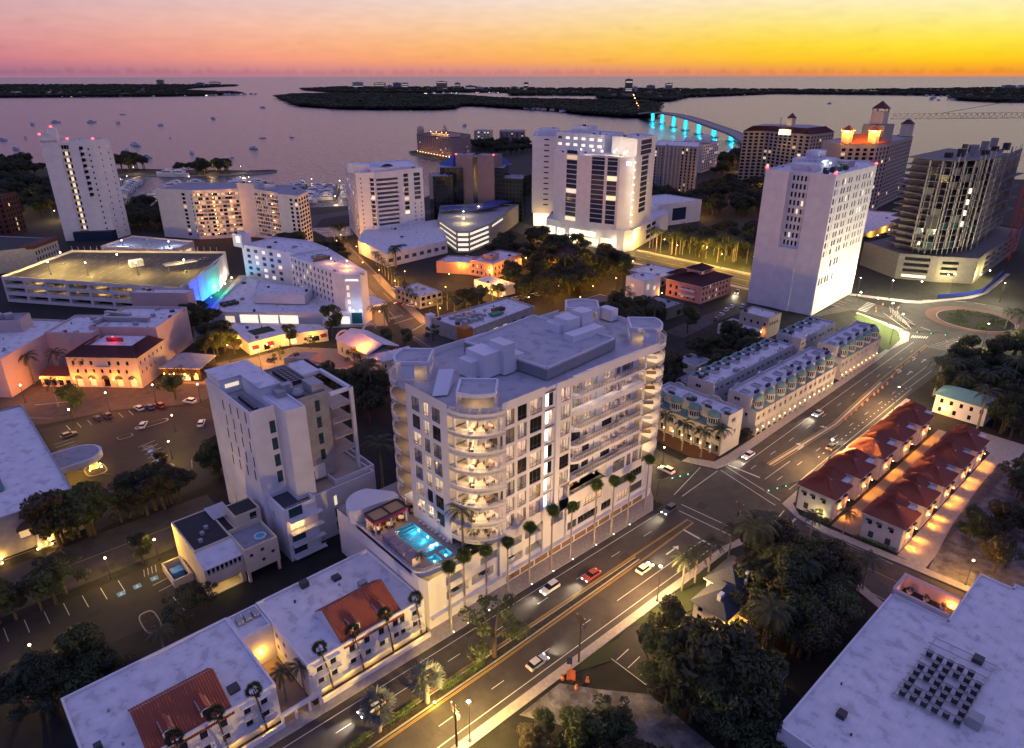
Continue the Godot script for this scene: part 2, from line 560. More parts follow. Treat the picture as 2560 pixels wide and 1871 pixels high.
	glow("glow_cool",Color(0.62,0.80,1.0),3.0)
	glow("glow_red",Color(1.0,0.04,0.03),6.0)
	glow("glow_green",Color(0.05,1.0,0.45),5.0)
	glow("glow_cyan",Color(0.03,0.75,0.85),1.1)
	glow("glow_head",Color(1.0,0.92,0.78),16.0)
	glow("glow_blue",Color(0.05,0.12,1.0),8.0)
	glow("glow_green_soft",Color(0.2,1.0,0.6),5.0)
	glow("glow_sign",Color(0.95,0.95,1.0),2.5)
	mat("brick_red",Color(0.16,0.06,0.04),0.9,"leafy",0.4)
	mat("orange_wall",Color(0.35,0.13,0.02),0.8)
	mat("green_sheet",Color(0.04,0.2,0.11),0.7)
	mat("glass_facade",Color(0.035,0.05,0.055),0.05,"",0.1,0.6)
	mat("roof_royal",Color(0.03,0.06,0.25),0.6)
	mat("jib_pale",Color(0.45,0.38,0.30),0.6)
	mat("hoarding_blue",Color(0.02,0.05,0.35),0.6)
	glow("pane_lit_d",Color(1.0,0.52,0.17),0.3)
	glow("glow_lantern",Color(1.0,0.72,0.22),6.0)
	mat("boat_white",Color(0.62,0.62,0.63),0.35)
	mat("concrete_dark",Color(0.17,0.16,0.15),0.9,"stain",0.07)
	mat("stucco_grey",Color(0.44,0.44,0.45),0.85,"blotch",0.06)
	mat("orange_drum",Color(0.45,0.10,0.015),0.6)
	glow("glow_tail",Color(1.0,0.03,0.02),5.0)
	glass("clear",Color(0.6,0.65,0.7),0.10)
	glass("rail_glass",Color(0.5,0.55,0.6),0.14)
	mat("trunk",Color(0.10,0.075,0.055),0.9,"fine",0.5)
	mat("trunk_pale",Color(0.34,0.29,0.23),0.9,"fine",0.5)
	for k in [["leaf",Color(0.028,0.044,0.011)],["leaf_b",Color(0.034,0.054,0.013)],["leaf_dark",Color(0.015,0.023,0.009)],["leaf_brown",Color(0.036,0.030,0.014)],["frond",Color(0.045,0.085,0.014)],["frond_dark",Color(0.018,0.030,0.010)],["frond_silver",Color(0.12,0.145,0.14)],["hedge",Color(0.045,0.10,0.012)]]:
		var m := mat(k[0],k[1],0.75)
		m.backlight_enabled = true
		m.backlight = Color(0.25,0.25,0.1)
	var w := mat("water",Color(0.028,0.030,0.048),0.24)
	w.normal_enabled = true
	w.normal_texture = TEX["ripple"]
	w.normal_scale = 1.2
	w.uv1_triplanar = true
	w.uv1_world_triplanar = true
	w.uv1_scale = Vector3.ONE*0.012
	var pw := mat("pool_water",Color(0.03,0.34,0.46),0.06)
	pw.normal_enabled = true
	pw.normal_texture = TEX["ripple"]
	pw.normal_scale = 0.3
	pw.uv1_triplanar = true
	pw.uv1_world_triplanar = true
	pw.uv1_scale = Vector3.ONE*0.2
func vv(a: Array) -> Array:
	var out := []
	for i in range(0,a.size(),2):
		out.append(Vector2(a[i],a[i+1]))
	return out
var road_pts := {}
func sheet(called: String,pts: Array,y: float,m: String) -> MeshInstance3D:
	var mb := MB.new()
	road_pts[called] = PackedVector2Array(vv(pts))
	mb.flat(PackedVector2Array(vv(pts)),y)
	return struct(called,mb,m)
func slab(called: String,pts: Array,y0: float,y1: float,m: String) -> MeshInstance3D:
	var mb := MB.new()
	mb.prism(vv(pts),y0,y1)
	return struct(called,mb,m)
func line(mb: MB,x0: float,z0: float,x1: float,z1: float,w := 0.14,y := 0.034) -> void:
	var a := Vector3(x0,y,z0)
	var b := Vector3(x1,y,z1)
	var s := (b-a).normalized().cross(UP)*w*0.5
	mb.quad(a-s,a+s,b+s,b-s)
func dashes(mb: MB,x0: float,z0: float,x1: float,z1: float,on := 2.9,off := 8.6,w := 0.15) -> void:
	var a := Vector2(x0,z0)
	var b := Vector2(x1,z1)
	var l := a.distance_to(b)
	var d := (b-a)/l
	var t := 0.0
	while t+on < l:
		var p := a+d*t
		var q := a+d*(t+on)
		line(mb,p.x,p.y,q.x,q.y,w)
		t += on+off
func disc(cx: float,cz: float,r: float,k := 40,a0 := 0.0,a1 := TAU) -> Array:
	var out := []
	for i in k:
		var a := lerpf(a0,a1,float(i)/(k if a1-a0 > 6.28 else k-1))
		out.append(cx+cos(a)*r)
		out.append(cz+sin(a)*r)
	return out
const LAND := [-2500,900,-2500,-1150,40,-1085,122,-1026,165,-1008,205,-955,262,-895,330,-815,352,-806,358,-796,350,-786,318,-782,268,-815,213,-872,150,-905,108,-890,112,-860,132,-800,150,-720,158,-660,180,-622,214,-596,246,-560,276,-536,300,-524,366,-517,384,-528,440,-560,500,-600,540,-690,556,-742,566,-790,582,-848,596,-872,640,-885,720,-905,790,-860,800,-720,790,-600,812,-520,850,-500,937,-536,1060,-615,1090,-640,1110,-628,1080,-590,960,-470,880,-330,850,-262,930,-150,1200,60,1700,500,1700,900]
func setting() -> void:
	sheet("land",LAND,0.0,"land")
	var sea := MB.new()
	sea.quad(Vector3(-90000,-1.2,90000),Vector3(90000,-1.2,90000),Vector3(90000,-1.2,-90000),Vector3(-90000,-1.2,-90000))
	struct("bay_water",sea,"water")
	var wall := MB.new()
	var lp := vv(LAND)
	for i in range(2,lp.size()-3):
		var p: Vector2 = lp[i]
		var q: Vector2 = lp[i+1]
		wall.bar(Vector3(p.x,-0.5,p.y),Vector3(q.x,-0.5,q.y),0.8,1.3)
	struct("seawall_edge",wall,"concrete")
	sheet("pond_water",[226,-463,252,-447,238,-420,221,-426],0.05,"water")
	# grounds between the blocks
	sheet("lawn_bayfront",[205,-420,222,-424,237,-418,252,-445,262,-440,246,-404,214,-402],0.03,"grass_dark")
	sheet("park_lawn",[112,-1000,160,-990,200,-935,250,-880,205,-880,150,-920,100,-900],0.03,"grass_dark")
	sheet("sand_lot_ground",[58,-61.5,68,-61.5,72,-56,78,-49,77,-32,68,-22,65,-35,67,-47,62,-55],0.03,"sand")
	sheet("sand_lot_right_ground",[150,-28,172,-30,196,-31,215,-31,214,-20,176,-12,150,-10],0.03,"sand")
	sheet("alley_ground",[150,-31,218,-31,222,-33.2,150.5,-33.2],0.034,"pavement")
	sheet("courtyard_ground",[58,-250,110,-250,122,-236,122,-205,100,-196,92,-214,74,-232],0.03,"paver")
	sheet("hotel_forecourt_ground",[130,-262,152,-246,160,-262,176,-300,160,-300],0.03,"paver")
	sheet("promenade_ground",[78,-290,100,-318,138,-372,150,-360,116,-300,100,-270,92,-262],0.03,"paver")
func roads() -> void:
	var y := 0.022
	sheet("avenue_road",[-70,-85.7,128,-82.7,128,-63.0,-70,-66.4],y,"asphalt")
	sheet("crossing_road",[128,-86.5,134,-92,149.5,-92,153,-82.6,158,-82.1,158,-63,151,-62.6,147.5,-57,135,-57,131.5,-62,128,-63],y,"asphalt")
	sheet("avenue_upper_road",[158,-82.1,270,-85.2,284,-86,300,-85,309,-88,314,-94,330,-84,330,-70,318,-66,300,-64.5,240,-65.2,182,-64,158,-63],y,"asphalt")
	sheet("side_street_road",[135,-57,147.5,-57,146.2,-50,147.5,-30,150,30,130,30,131.5,-29,134.8,-36],y,"asphalt_brown")
	sheet("cross_street_road",[134,-92,149.5,-92,152,-130,160,-200,168,-238,186,-296,218,-388,226,-408,212,-412,205,-392,176,-305,152,-232,142,-190,134.5,-120],y,"asphalt_brown")
	sheet("boulevard_road",[322,-92,338,-104,346,-130,344,-240,344,-330,366,-430,480,-600,462,-610,346,-440,322,-330,320,-230,324,-120],y,"asphalt")
	sheet("bayfront_road",[196,-440,240,-505,300,-510,356,-430,346,-420,296,-492,250,-488,208,-432],y+0.004,"asphalt")
	sheet("lower_street_road",[-80,-166.5,44,-166,44,-158,30,-148.5,-80,-149.5],y,"asphalt")
	sheet("theatre_street_road",[-30,-266,22,-240,40,-236.5,62,-223,70,-226,92,-240,100,-252,60,-256,44,-262,24,-282,-10,-300],y,"asphalt_brown")
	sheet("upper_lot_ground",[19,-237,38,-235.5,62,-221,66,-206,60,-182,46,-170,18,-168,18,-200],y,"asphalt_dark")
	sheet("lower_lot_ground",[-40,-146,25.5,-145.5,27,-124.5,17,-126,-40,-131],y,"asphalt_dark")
	sheet("mid_street_road",[234,-160,262,-161,290,-160,318,-180,318,-166,292,-151.5,262,-152,234,-150],y,"asphalt")
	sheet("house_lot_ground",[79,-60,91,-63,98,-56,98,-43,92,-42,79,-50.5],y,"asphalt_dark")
	sheet("tower_forecourt_road",[300,-126,325,-118,325,-126,300,-127.5],y+0.004,"asphalt_brown")
	# roundabout
	sheet("roundabout_road",disc(349,-76,31,56),y+0.004,"asphalt")
	slab("roundabout_apron",disc(350,-75.5,19.5,48),0.0,0.10,"paver_red")
	slab("roundabout_kerb",disc(349,-75,15.2,48),0.10,0.24,"kerb")
	slab("roundabout_bed",disc(349,-75,14.8,48),0.24,0.30,"soil")
	sheet("lawn_by_terraces",[281.5,-88.5,314,-113.5,320,-114,315,-103,308.5,-93,298,-88,283,-86.6],0.14,"grass")
	# pavements with kerbs
	slab("avenue_pavement",[-70,-87.8,58,-86.4,58,-90.2,124,-90.2,131,-92,133.4,-96,134,-92,128.5,-86.2,124,-82.9,58,-83.9,-70,-85.8],0.0,0.13,"pavement")
	slab("avenue_pavement_south",[-70,-66.3,124,-63.1,130,-62,131.6,-58,131.6,-56,129.5,-60,124,-61.4,-70,-64.2],0.0,0.13,"pavement")
	slab("terrace_pavement",[149.6,-92,153.2,-83,158,-82.2,270,-85.3,284,-86.2,299.5,-85.2,310,-88.5,314,-94.5,322,-115.5,319.8,-115.2,309,-93,299,-88.2,270,-87.4,163,-85.2,156,-85.6,152.6,-92],0.0,0.13,"pavement")
	slab("townhouse_pavement",[150.5,-62.4,182,-63.8,240,-64.9,240,-63.4,182,-62,152.6,-60.6,149,-57,149,-50,150,-34,151.5,-10,149.4,-10,147.7,-34,146.4,-50,147.6,-57],0.0,0.13,"pavement")
	slab("roundabout_pavement",[346.4,-130,350,-130,358.5,-107,362,-101.8,384,-90.5,400,-86,452,-89,452,-87,401,-84.2,385,-86.8,358.2,-100.6,354,-106],0.0,0.13,"pavement")
	slab("side_street_pavement",[131.4,-29,134.7,-36,134.9,-50,132.6,-50,132.4,-37,129.6,-30],0.0,0.13,"pavement")
	slab("boulevard_pavement",[344.3,-135,348,-135,348,-240,347,-262,344.3,-262],0.0,0.13,"pavement")
	slab("boulevard_pavement_near",[317,-150,321,-150,320,-230,321.6,-330,317,-330],0.0,0.13,"pavement")
	slab("cross_street_pavement",[168.6,-238,186.6,-296,196,-322,192,-323,182,-296,164,-238],0.0,0.125,"paver")
	slab("theatre_pavement",[24,-283,39.5,-262.5,50,-252,58,-257.5,60,-259,52,-262,42,-270,28,-288],0.0,0.13,"paver_red")
	slab("arts_pavement",[-20,-169.8,15,-169.6,19,-181,31,-186,31,-190,19.5,-205,19.5,-236,17.2,-236,17.2,-170.7,-20,-170.7],0.0,0.12,"pavement")
	# planted median
	slab("median_island",[-60,-76.4,86,-74.4,106,-74.2,106,-73.6,86,-73.2,63,-73.2,-60,-74.6],0.0,0.16,"soil")
	slab("median_upper_island",[166,-74.6,204,-73,248,-76.4,248,-75.8,204,-72.3,166,-73.9],0.0,0.12,"kerb")
	var kb := MB.new()
	for e in [[-60,-76.6,86,-74.6],[86,-74.6,106,-74.3],[-60,-74.4,63,-73.0],[63,-73.0,106,-73.3]]:
		kb.bar(Vector3(e[0],0.1,e[1]),Vector3(e[2],0.1,e[3]),0.2,0.22)
	struct("median_kerb",kb,"kerb")
	# markings
	var w := MB.new()
	var wy := MB.new()
	line(w,-60,-84.2,124,-81.1,0.16)
	line(w,-60,-67.6,124,-64.5,0.16)
	dashes(w,-60+1.2,-81.3,122,-77.7)
	dashes(w,-60+3.1,-70.9,120,-67.6)
	line(w,92,-68.1,122,-67.6,0.15)
	for o in [[-60,-77.1,86,-75.1],[-60,-73.9,63,-72.5],[63,-72.5,106,-72.8],[86,-75.1,127,-74.6],[106,-72.8,127,-73.2]]:
		line(wy,o[0],o[1],o[2],o[3],0.13)
		line(wy,o[0],o[1]+(0.28 if o[1] > -74.5 else -0.28),o[2],o[3]+(0.28 if o[1] > -74.5 else -0.28),0.13)
	line(wy,127,-74.9,127,-73.2,0.13)
	# stop bars and pedestrian crossings
	line(w,122.8,-73.0,122.5,-64.4,0.55)
	line(w,157.4,-82.0,157.8,-72.6,0.55)
	line(w,133.6,-83.4,150.6,-86.6,0.22); line(w,134.6,-81.6,152.4,-82.3,0.22)
	line(w,148.6,-63.2,153.4,-82.0,0.22); line(w,151.6,-63.4,156.2,-82.0,0.22)
	line(w,128.6,-78.4,129.2,-63.4,0.22); line(w,131.4,-79.6,132.2,-63.2,0.22)
	line(w,133.4,-58.6,148.2,-60.6,0.22); line(w,133.4,-56.0,147.0,-57.0,0.5)
	line(wy,141.0,-56,141.0,-30,0.14)
	line(w,134.9,-54,133.2,-30,0.14); line(w,146.2,-54,146.6,-34,0.14)
	# upper avenue
	line(w,160,-79.2,300,-83.4,0.15)
	dashes(w,160,-76.6,296,-80.2)
	line(w,158,-71.3,172,-71.3,0.15)
	dashes(w,160,-68.8,250,-69.6)
	dashes(w,180,-66.9,250,-68.0,0.9,2.2,0.25)
	line(w,158,-64.4,250,-66.6,0.15)
	line(w,250,-70,292,-70.6,0.15); line(w,250,-67.6,296,-67.6,0.15)
	for o in [[166,-75.1,204,-73.6],[204,-73.6,248,-77],[166,-73.3,204,-71.8],[204,-71.8,248,-75.3],[248,-77,300,-79],[248,-75.3,300,-78.2]]:
		line(wy,o[0],o[1],o[2],o[3],0.16)
	# hatched approaches to the roundabout
	for i in 9:
		line(w,298+i*2.2,-78.2+i*0.5,300+i*2.0,-69.5+i*0.4,0.2)
		line(w,316+i*2.0,-90-i*1.8,326+i*2.0,-96-i*1.6,0.2)
	line(w,296,-69.4,318,-66.0,0.2); line(w,314,-91,330,-107,0.2); line(w,326,-93,340,-108,0.2)
	for i in 7:
		line(w,304.5+i*0.55,-86.0+i*0.75,308.0+i*0.55,-86.3+i*0.75,0.4)
		line(w,326+i*2.4,-113-i*0.3,326.6+i*2.4,-117-i*0.3,0.9)
	for i in 24:
		var a := TAU*i/24
		if i % 3 != 0:
			line(w,349+cos(a)*30,-76+sin(a)*30,349+cos(a+0.16)*30,-76+sin(a+0.16)*30,0.3,0.04)
	# turn arrows
	for p in [[180,-72.9,1],[196,-73.2,1],[261,-75.2,1],[262,-72.4,0],[278,-76.2,1],[278.5,-73.2,0],[278,-70,0],[112,-70.2,0]]:
		line(w,p[0],p[1],p[0]+3.2,p[1],0.35)
		if p[2] == 1:
			line(w,p[0]+3.2,p[1]+0.1,p[0]+3.9,p[1]-1.0,0.35)
		var tip := Vector3(p[0]+(4.3 if p[2] == 1 else 4.8),0.034,p[1]-(1.5 if p[2] == 1 else 0.0))
		w.tri(tip,tip+Vector3(-1.5,0,-0.7),tip+Vector3(-1.3,0,0.8))
	# street behind the left blocks and the cross street
	line(w,135.6,-96,136,-120,0.15); line(wy,142,-92,143.5,-125,0.14)
	line(w,146.4,-190,153,-231,0.15); line(w,163.6,-215,169,-238,0.15)
	line(w,153.5,-232.5,167.4,-238.4,0.3); line(w,155.4,-246.5,168.8,-247.6,0.3)
	for i in 6:
		line(w,158+i*1.2,-252-i*0.1,158.6+i*1.2,-255,0.35)
	line(w,160,-252,205,-388,0.18); line(w,172,-254,217,-390,0.18)
	line(wy,167,-256,178,-290,0.2)
	# boulevard lanes
	line(w,324.5,-125,321.5,-330,0.25); line(w,343,-135,343,-330,0.25)
	dashes(w,329,-125,327,-330,3,9,0.2); dashes(w,338,-125,338,-330,3,9,0.2)
	line(wy,333,-125,332,-330,0.3)
	line(wy,-60,-158,40,-157.5,0.13)
	line(w,0,-268,24,-243,0.14); line(w,22,-258,34,-252,0.3)
	# parking bays
	for i in 13:
		line(w,-24+i*3.45,-144.9,-23.9+i*3.45,-140.2)
	for i in 9:
		line(w,-20+i*3.6,-133.4+i*0.45,-20+i*3.6,-128.6+i*0.45)
	line(w,25.6,-138.6,22.4,-138.2); line(w,25.8,-135.8,22.8,-135.4); line(w,24.4,-131.6,24.8,-126.0)
	for i in 7:
		line(w,26.2+i*2.9,-234.6+i*0.35,26.4+i*2.9,-230.2+i*0.35)
	for i in 5:
		line(w,20.6,-223+i*2.4,25.6,-223.6+i*2.4)
		line(w,38.6,-204.5+i*2.9,43.4,-205.6+i*2.9)
		line(w,47.5+i*2.4,-186.6+i*1.2,46.0+i*2.4,-182+i*1.2)
	for i in 4:
		line(w,42.0,-203.0+i*0.9,39.4,-204.4+i*0.9,0.12); line(w,42.4,-194.6+i*0.9,39.6,-196.0+i*0.9,0.12)
		line(w,22.0+i*0.8,-142.4,22.6+i*0.8,-145,0.12)
		line(w,84+i*3.2,-52.5+i*0.0,84+i*3.2,-57.0,0.14) if i < 0 else line(w,79.6+i*0.1,-58.0+i*2.6,83.4+i*0.1,-58.2+i*2.6,0.13)
	line(w,79.2,-59.6,79.1,-50.8,0.13)
	for i in 3:
		line(w,91.0+i*1.0,-59.0,92.8+i*0.8,-62.0+i*0.9,0.13)
		line(w,93.5,-48.5+i*3.0,97.0,-48.2+i*3.0,0.13)
	struct("white_road_markings",w,"paint_white")
	struct("yellow_road_markings",wy,"paint_yellow")
	for p in [[23.4,-140.4],[19.9,-140.2],[16.7,-140.0],[40.4,-199.8],[40.6,-197.0],[40.8,-192.2],[41.0,-190.4]]:
		var bm := MB.new()
		bm.quad(Vector3(-0.75,0,0.75),Vector3(0.75,0,0.75),Vector3(0.75,0,-0.75),Vector3(-0.75,0,-0.75))
		var o := struct("blue_bay_marking",bm,"paint_blue")
		o.position = Vector3(p[0],0.036,p[1])
		var wm := MB.new()
		wm.quad(Vector3(-0.1,0.006,0.1),Vector3(0.12,0.006,0.1),Vector3(0.12,0.006,-0.45),Vector3(-0.1,0.006,-0.45))
		wm.quad(Vector3(-0.4,0.006,0.45),Vector3(0.3,0.006,0.45),Vector3(0.3,0.006,0.2),Vector3(-0.4,0.006,0.2))
		part(o,"symbol",wm,"paint_white")
	# kerbed planting islands in the car parks
	for p in [[39.5,-186.4,3.4,2.2],[25.9,-198.8,2.6,3.4],[37.6,-214.2,2.2,1.2],[18.6,-127.2,1.6,3.6],[46.2,-217.5,5.0,1.4],[31,-135.6,1.2,6.5]]:
		var mb := MB.new()
		var pts := []
		for i in 20:
			var a := TAU*i/20
			pts.append(Vector2(p[0]+sign(cos(a))*pow(absf(cos(a)),0.6)*p[2],p[1]+sign(sin(a))*pow(absf(sin(a)),0.6)*p[3]))
		mb.prism(pts,0,0.15)
		var o := struct("planting_island",mb,"kerb")
		var s := MB.new()
		var q := []
		for v in pts:
			q.append(Vector2(p[0],p[1]).lerp(v,0.88))
		s.prism(q,0.15,0.2)
		part(o,"soil",s,"soil")
	slab("house_lawn",[88,-61.8,122,-61.2,122,-58,102,-56,99,-56.5,92,-60],0.0,0.1,"grass_dark")
	slab("median_grass_strip",[70,-61.8,80,-61.9,84,-61.2,78.6,-58.6],0.0,0.1,"grass_dark")
	slab("terrace_garden_bed",[154.2,-107,160.4,-108,160,-87.0,156.2,-86.2,153.2,-92],0.0,0.15,"mulch")
func arc(cx: float,cz: float,r: float,a0: float,a1: float,k := 12) -> Array:
	var out := []
	for i in k+1:
		var a := deg_to_rad(lerpf(a0,a1,float(i)/k))
		out.append(Vector2(cx+cos(a)*r,cz+sin(a)*r))
	return out
func strip(mb: MB,pts: Array,y0: float,y1: float,thick := 0.0) -> void:
	# an upright band along pts,outer face on the right hand when walking with the outside to the right
	for i in pts.size()-1:
		var p: Vector2 = pts[i]
		var q: Vector2 = pts[i+1]
		mb.quad(Vector3(p.x,y0,p.y),Vector3(q.x,y0,q.y),Vector3(q.x,y1,q.y),Vector3(p.x,y1,p.y))
		if thick > 0:
			var d := (q-p).normalized()
			var s := Vector2(d.y,-d.x)*thick
			mb.quad(Vector3(q.x+s.x,y0,q.y+s.y),Vector3(p.x+s.x,y0,p.y+s.y),Vector3(p.x+s.x,y1,p.y+s.y),Vector3(q.x+s.x,y1,q.y+s.y))
			mb.quad(Vector3(p.x,y1,p.y),Vector3(q.x,y1,q.y),Vector3(q.x+s.x,y1,q.y+s.y),Vector3(p.x+s.x,y1,p.y+s.y))
func railing(parent: Node,pts: Array,y: float,h := 1.0,called := "railing",step := 1.5,glassy := true) -> void:
	var mb := MB.new()
	for i in pts.size()-1:
		var p: Vector2 = pts[i]
		var q: Vector2 = pts[i+1]
		mb.bar(Vector3(p.x,y+h,p.y),Vector3(q.x,y+h,q.y),0.06,0.05)
		var l := p.distance_to(q)
		var k := maxi(1,roundi(l/step))
		for j in k:
			var m := p.lerp(q,float(j)/k)
			mb.bar(Vector3(m.x,y,m.y),Vector3(m.x,y+h,m.y),0.05,0.05)
	var r := part(parent,called,mb,"rail")
	if glassy:
		var g := MB.new()
		strip(g,pts,y+0.05,y+h-0.05)
		part(r,"glass",g,"rail_glass")
func hero() -> void:
	for c in [["room_wall",Color(0.66,0.64,0.61)],["room_floor",Color(0.24,0.20,0.17)],["room_floor_pale",Color(0.62,0.56,0.48)],["curtain",Color(0.72,0.70,0.68)],["curtain_blue",Color(0.05,0.20,0.34)],["curtain_red",Color(0.35,0.08,0.06)],["curtain_yellow",Color(0.55,0.38,0.06)],["furn_dark",Color(0.05,0.035,0.028)],["furn_brown",Color(0.20,0.11,0.06)],["furn_tan",Color(0.38,0.24,0.12)],["furn_white",Color(0.66,0.63,0.60)],["furn_grey",Color(0.16,0.15,0.15)],["cushion_pink",Color(0.45,0.03,0.12)],["tile_cyan",Color(0.04,0.42,0.55)],["deck_paver",Color(0.40,0.35,0.31)],["cabana_cloth",Color(0.17,0.15,0.26)],["pergola_white",Color(0.72,0.70,0.72)]]:
		mat(c[0],c[1],0.8)
	M["deck_paver"].albedo_texture = TEX["fine"]
	M["deck_paver"].uv1_triplanar = true
	M["deck_paver"].uv1_world_triplanar = true
	M["deck_paver"].uv1_scale = Vector3.ONE*0.25
	var x0 := 69.0; var x1 := 134.0; var zf := -86.6; var zb := -119.0
	var FL := 3.98
	var f0 := 14.4
	var top := f0+7*FL+0.3
	var t := thing("condominium_tower","white ten storey condominium tower with bowed corner balconies above a pool deck","apartment building",Vector3.ZERO)
	var wall := MB.new()
	# street front: three columns of windows
	var lit := ["clear","clear","clear","clear","pane_dark"]
	var w1 := []
	for i in 7:
		for c in [[0.8,2.35],[3.95,2.5],[7.3,3.3]]:
			w1.append([c[0],f0+0.35+i*FL-12.0,c[1],3.25,lit[rng.randi() % 5]])
	facade(wall,t,Vector3(76.9,12,zf),Vector3.RIGHT,11.5,top+1.3-12,w1,0.22,"window","frame_dark")
	var w2 := []
	for i in range(0,7):
		w2.append([1.2,f0+0.35+i*FL-12.0,2.9,3.2,lit[rng.randi() % 5]])
	facade(wall,t,Vector3(91.8,12,zf),Vector3.RIGHT,4.6,top+0.9-12,w2,0.22,"window","frame_dark")
	var w3 := []
	for i in 7:
		w3.append([1.5,f0+0.5+i*FL-15.0,1.25,2.9,lit[rng.randi() % 5]])
	facade(wall,t,Vector3(88.4,15,zf-0.5),Vector3.RIGHT,3.4,top-15+0.6,w3,0.15,"window","frame_dark")
	wall.quad(Vector3(88.4,12,zf),Vector3(91.8,12,zf),Vector3(91.8,15,zf),Vector3(88.4,15,zf))
	wall.quad(Vector3(88.4,15,zf),Vector3(91.8,15,zf),Vector3(91.8,15,zf-0.5),Vector3(88.4,15,zf-0.5))
	wall.quad(Vector3(88.4,15,zf),Vector3(88.4,15,zf-0.5),Vector3(88.4,top+0.9,zf-0.5),Vector3(88.4,top+0.9,zf))
	wall.quad(Vector3(91.8,15,zf-0.5),Vector3(91.8,15,zf),Vector3(91.8,top+0.9,zf),Vector3(91.8,top+0.9,zf-0.5))
	wall.quad(Vector3(96.4,18,zf),Vector3(96.4,18,zf-2),Vector3(96.4,top+0.9,zf-2),Vector3(96.4,top+0.9,zf))
	# slot lighting
	for i in 7:
		part(t,"light_strip",bx(88.95,89.75,f0+i*FL+0.8,f0+i*FL+3.4,zf-0.5,zf-0.44),"glow_cool")
		area(Vector3(89.35,f0+i*FL+2.1,zf-0.4),Vector2(0.7,2.6),0.9,Color(0.6,0.78,1.0),Vector3(0,0,1),t)
	# recessed balcony bay
	var zr := zf-2.0
	var w4 := []
	for i in range(1,7):
		for c in [[1.3,3.9],[6.0,2.4],[12.5,3.4],[16.6,1.3],[18.6,3.9]]:
			w4.append([c[0],f0+i*FL-18.38+0.25,c[1],3.1,lit[rng.randi() % 5]])
		w4.append([9.0,f0+i*FL-18.38+0.05,1.1,2.6,"frame_white"])
	facade(wall,t,Vector3(96.4,18.38,zr),Vector3.RIGHT,24.6,top-18.38,w4,0.2,"window","frame_dark")
	# low part under the balconies: open loggia,then flush windows
	var w5 := [[1.0,2.6,14.6,3.2,"",4.5],[18.0,2.2,4.4,3.2,"clear"],[23.0,2.2,1.6,3.2,"clear"],[25.2,2.2,3.6,3.2,"clear"]]
	facade(wall,t,Vector3(96.4-3.0,12,zf),Vector3.RIGHT,29.0,6.38,w5,0.2,"window","frame_dark")
	# left face
	var w6 := []
	for i in 7:
		for c in [[1.8,2.7],[5.7,1.9],[8.6,2.7]]:
			w6.append([c[0],f0+0.35+i*FL-12.0,c[1],3.1,lit[rng.randi() % 5]])
	facade(wall,t,Vector3(x0,12,-107.0),Vector3.BACK,13.6,top+1.3-12,w6,0.22,"window","frame_dark")
	# far faces
	wall.quad(Vector3(x1,12,-95),Vector3(x1,12,-111),Vector3(x1,top,-111),Vector3(x1,top,-95))
	wall.quad(Vector3(126,12,zb),Vector3(77,12,zb),Vector3(77,top,zb),Vector3(126,top,zb))
	part(t,"wall",wall,"white_clean")
	# floor plates with rounded corners,inner core and party walls
	var cA := arc(76.9,-93.4,7.9,180,90)       # front left corner
	var cB := arc(77.4,-110.5,8.4,270,180)      # back left corner
	var cC := arc(125.4,-94.9,8.5,90,0)        # front right corner
	var cD := arc(125.4,-110.4,8.6,0,-90)
	for i in 8:
		var y := f0+i*FL
		var pl := MB.new()
		var zz := zf-0.5
		var poly: Array = cA+[Vector2(76.9,zz),Vector2(96.5,zz),Vector2(96.5,zr-0.4),Vector2(121,zr-0.4),Vector2(121,zf)]+cC+cD+cB+[Vector2(69.45,-107),Vector2(69.45,-93.4)]
		pl.prism(poly,y-0.35,y,true)
		part(t,"floor_slab" if i < 7 else "roof",pl,"room_floor" if i < 7 else "roof_hero")
		if i == 7: continue
		var core := MB.new()
		core.box(Vector3(75.2,y,-108),Vector3(122,y+FL-0.36,-92.2))
		for px in [80.5,84.0,88.2,91.9,96.3,102.2,107.6,112.8,119.5]:
			core.box(Vector3(px,y,-92.3),Vector3(px+0.15,y+FL-0.36,zf-1.2 if px < 96 else zr-0.3))
		for pz in [-106.6,-101.8,-98.9,-94.2]:
			core.box(Vector3(x0+0.5,y,pz),Vector3(75.3,y+FL-0.36,pz+0.15))
		part(t,"partition",core,"room_wall")
		# ceiling lamps in the rooms
		for px in [78.8,82.2,86.1,90.7,94.1,99.2,104.9,110.2,116.2]:
			if rng.randf() < 0.12: continue
			var pz := -89.6
			part(t,"ceiling_lamp",bx(px-0.7,px+0.7,y+FL-0.45,y+FL-0.37,pz-0.6,pz+0.6),"glow_soft")
			area(Vector3(px,y+FL-0.5,pz),Vector2(1.4,1.2),7.0+5.0*rng.randf(),Color(1.0,0.88-0.08*rng.randf(),0.72),Vector3.DOWN,t)
		for pz in [-104.2,-100.4,-96.6]:
			if rng.randf() < 0.25: continue
			part(t,"ceiling_lamp",bx(71.4,72.6,y+FL-0.45,y+FL-0.37,pz-0.6,pz+0.6),"glow_soft")
			area(Vector3(72,y+FL-0.5,pz),Vector2(1.2,1.2),7.0+5.0*rng.randf(),Color(1.0,0.88,0.74),Vector3.DOWN,t)
		# dark furniture standing in the rooms
		for px in [78.2,81.6,85.2,93.6,98.4,103.4,109.6,115.8]:
			var fh := rng.randf_range(0.5,2.2)
			part(t,"cabinet",bx(px,px+rng.randf_range(0.8,2.0),y,y+fh,(-91.6 if fh > 1.2 else -89.8),-90.6 if fh > 1.2 else -88.9),["furn_dark","furn_brown","furn_grey","furn_tan"][rng.randi() % 4])
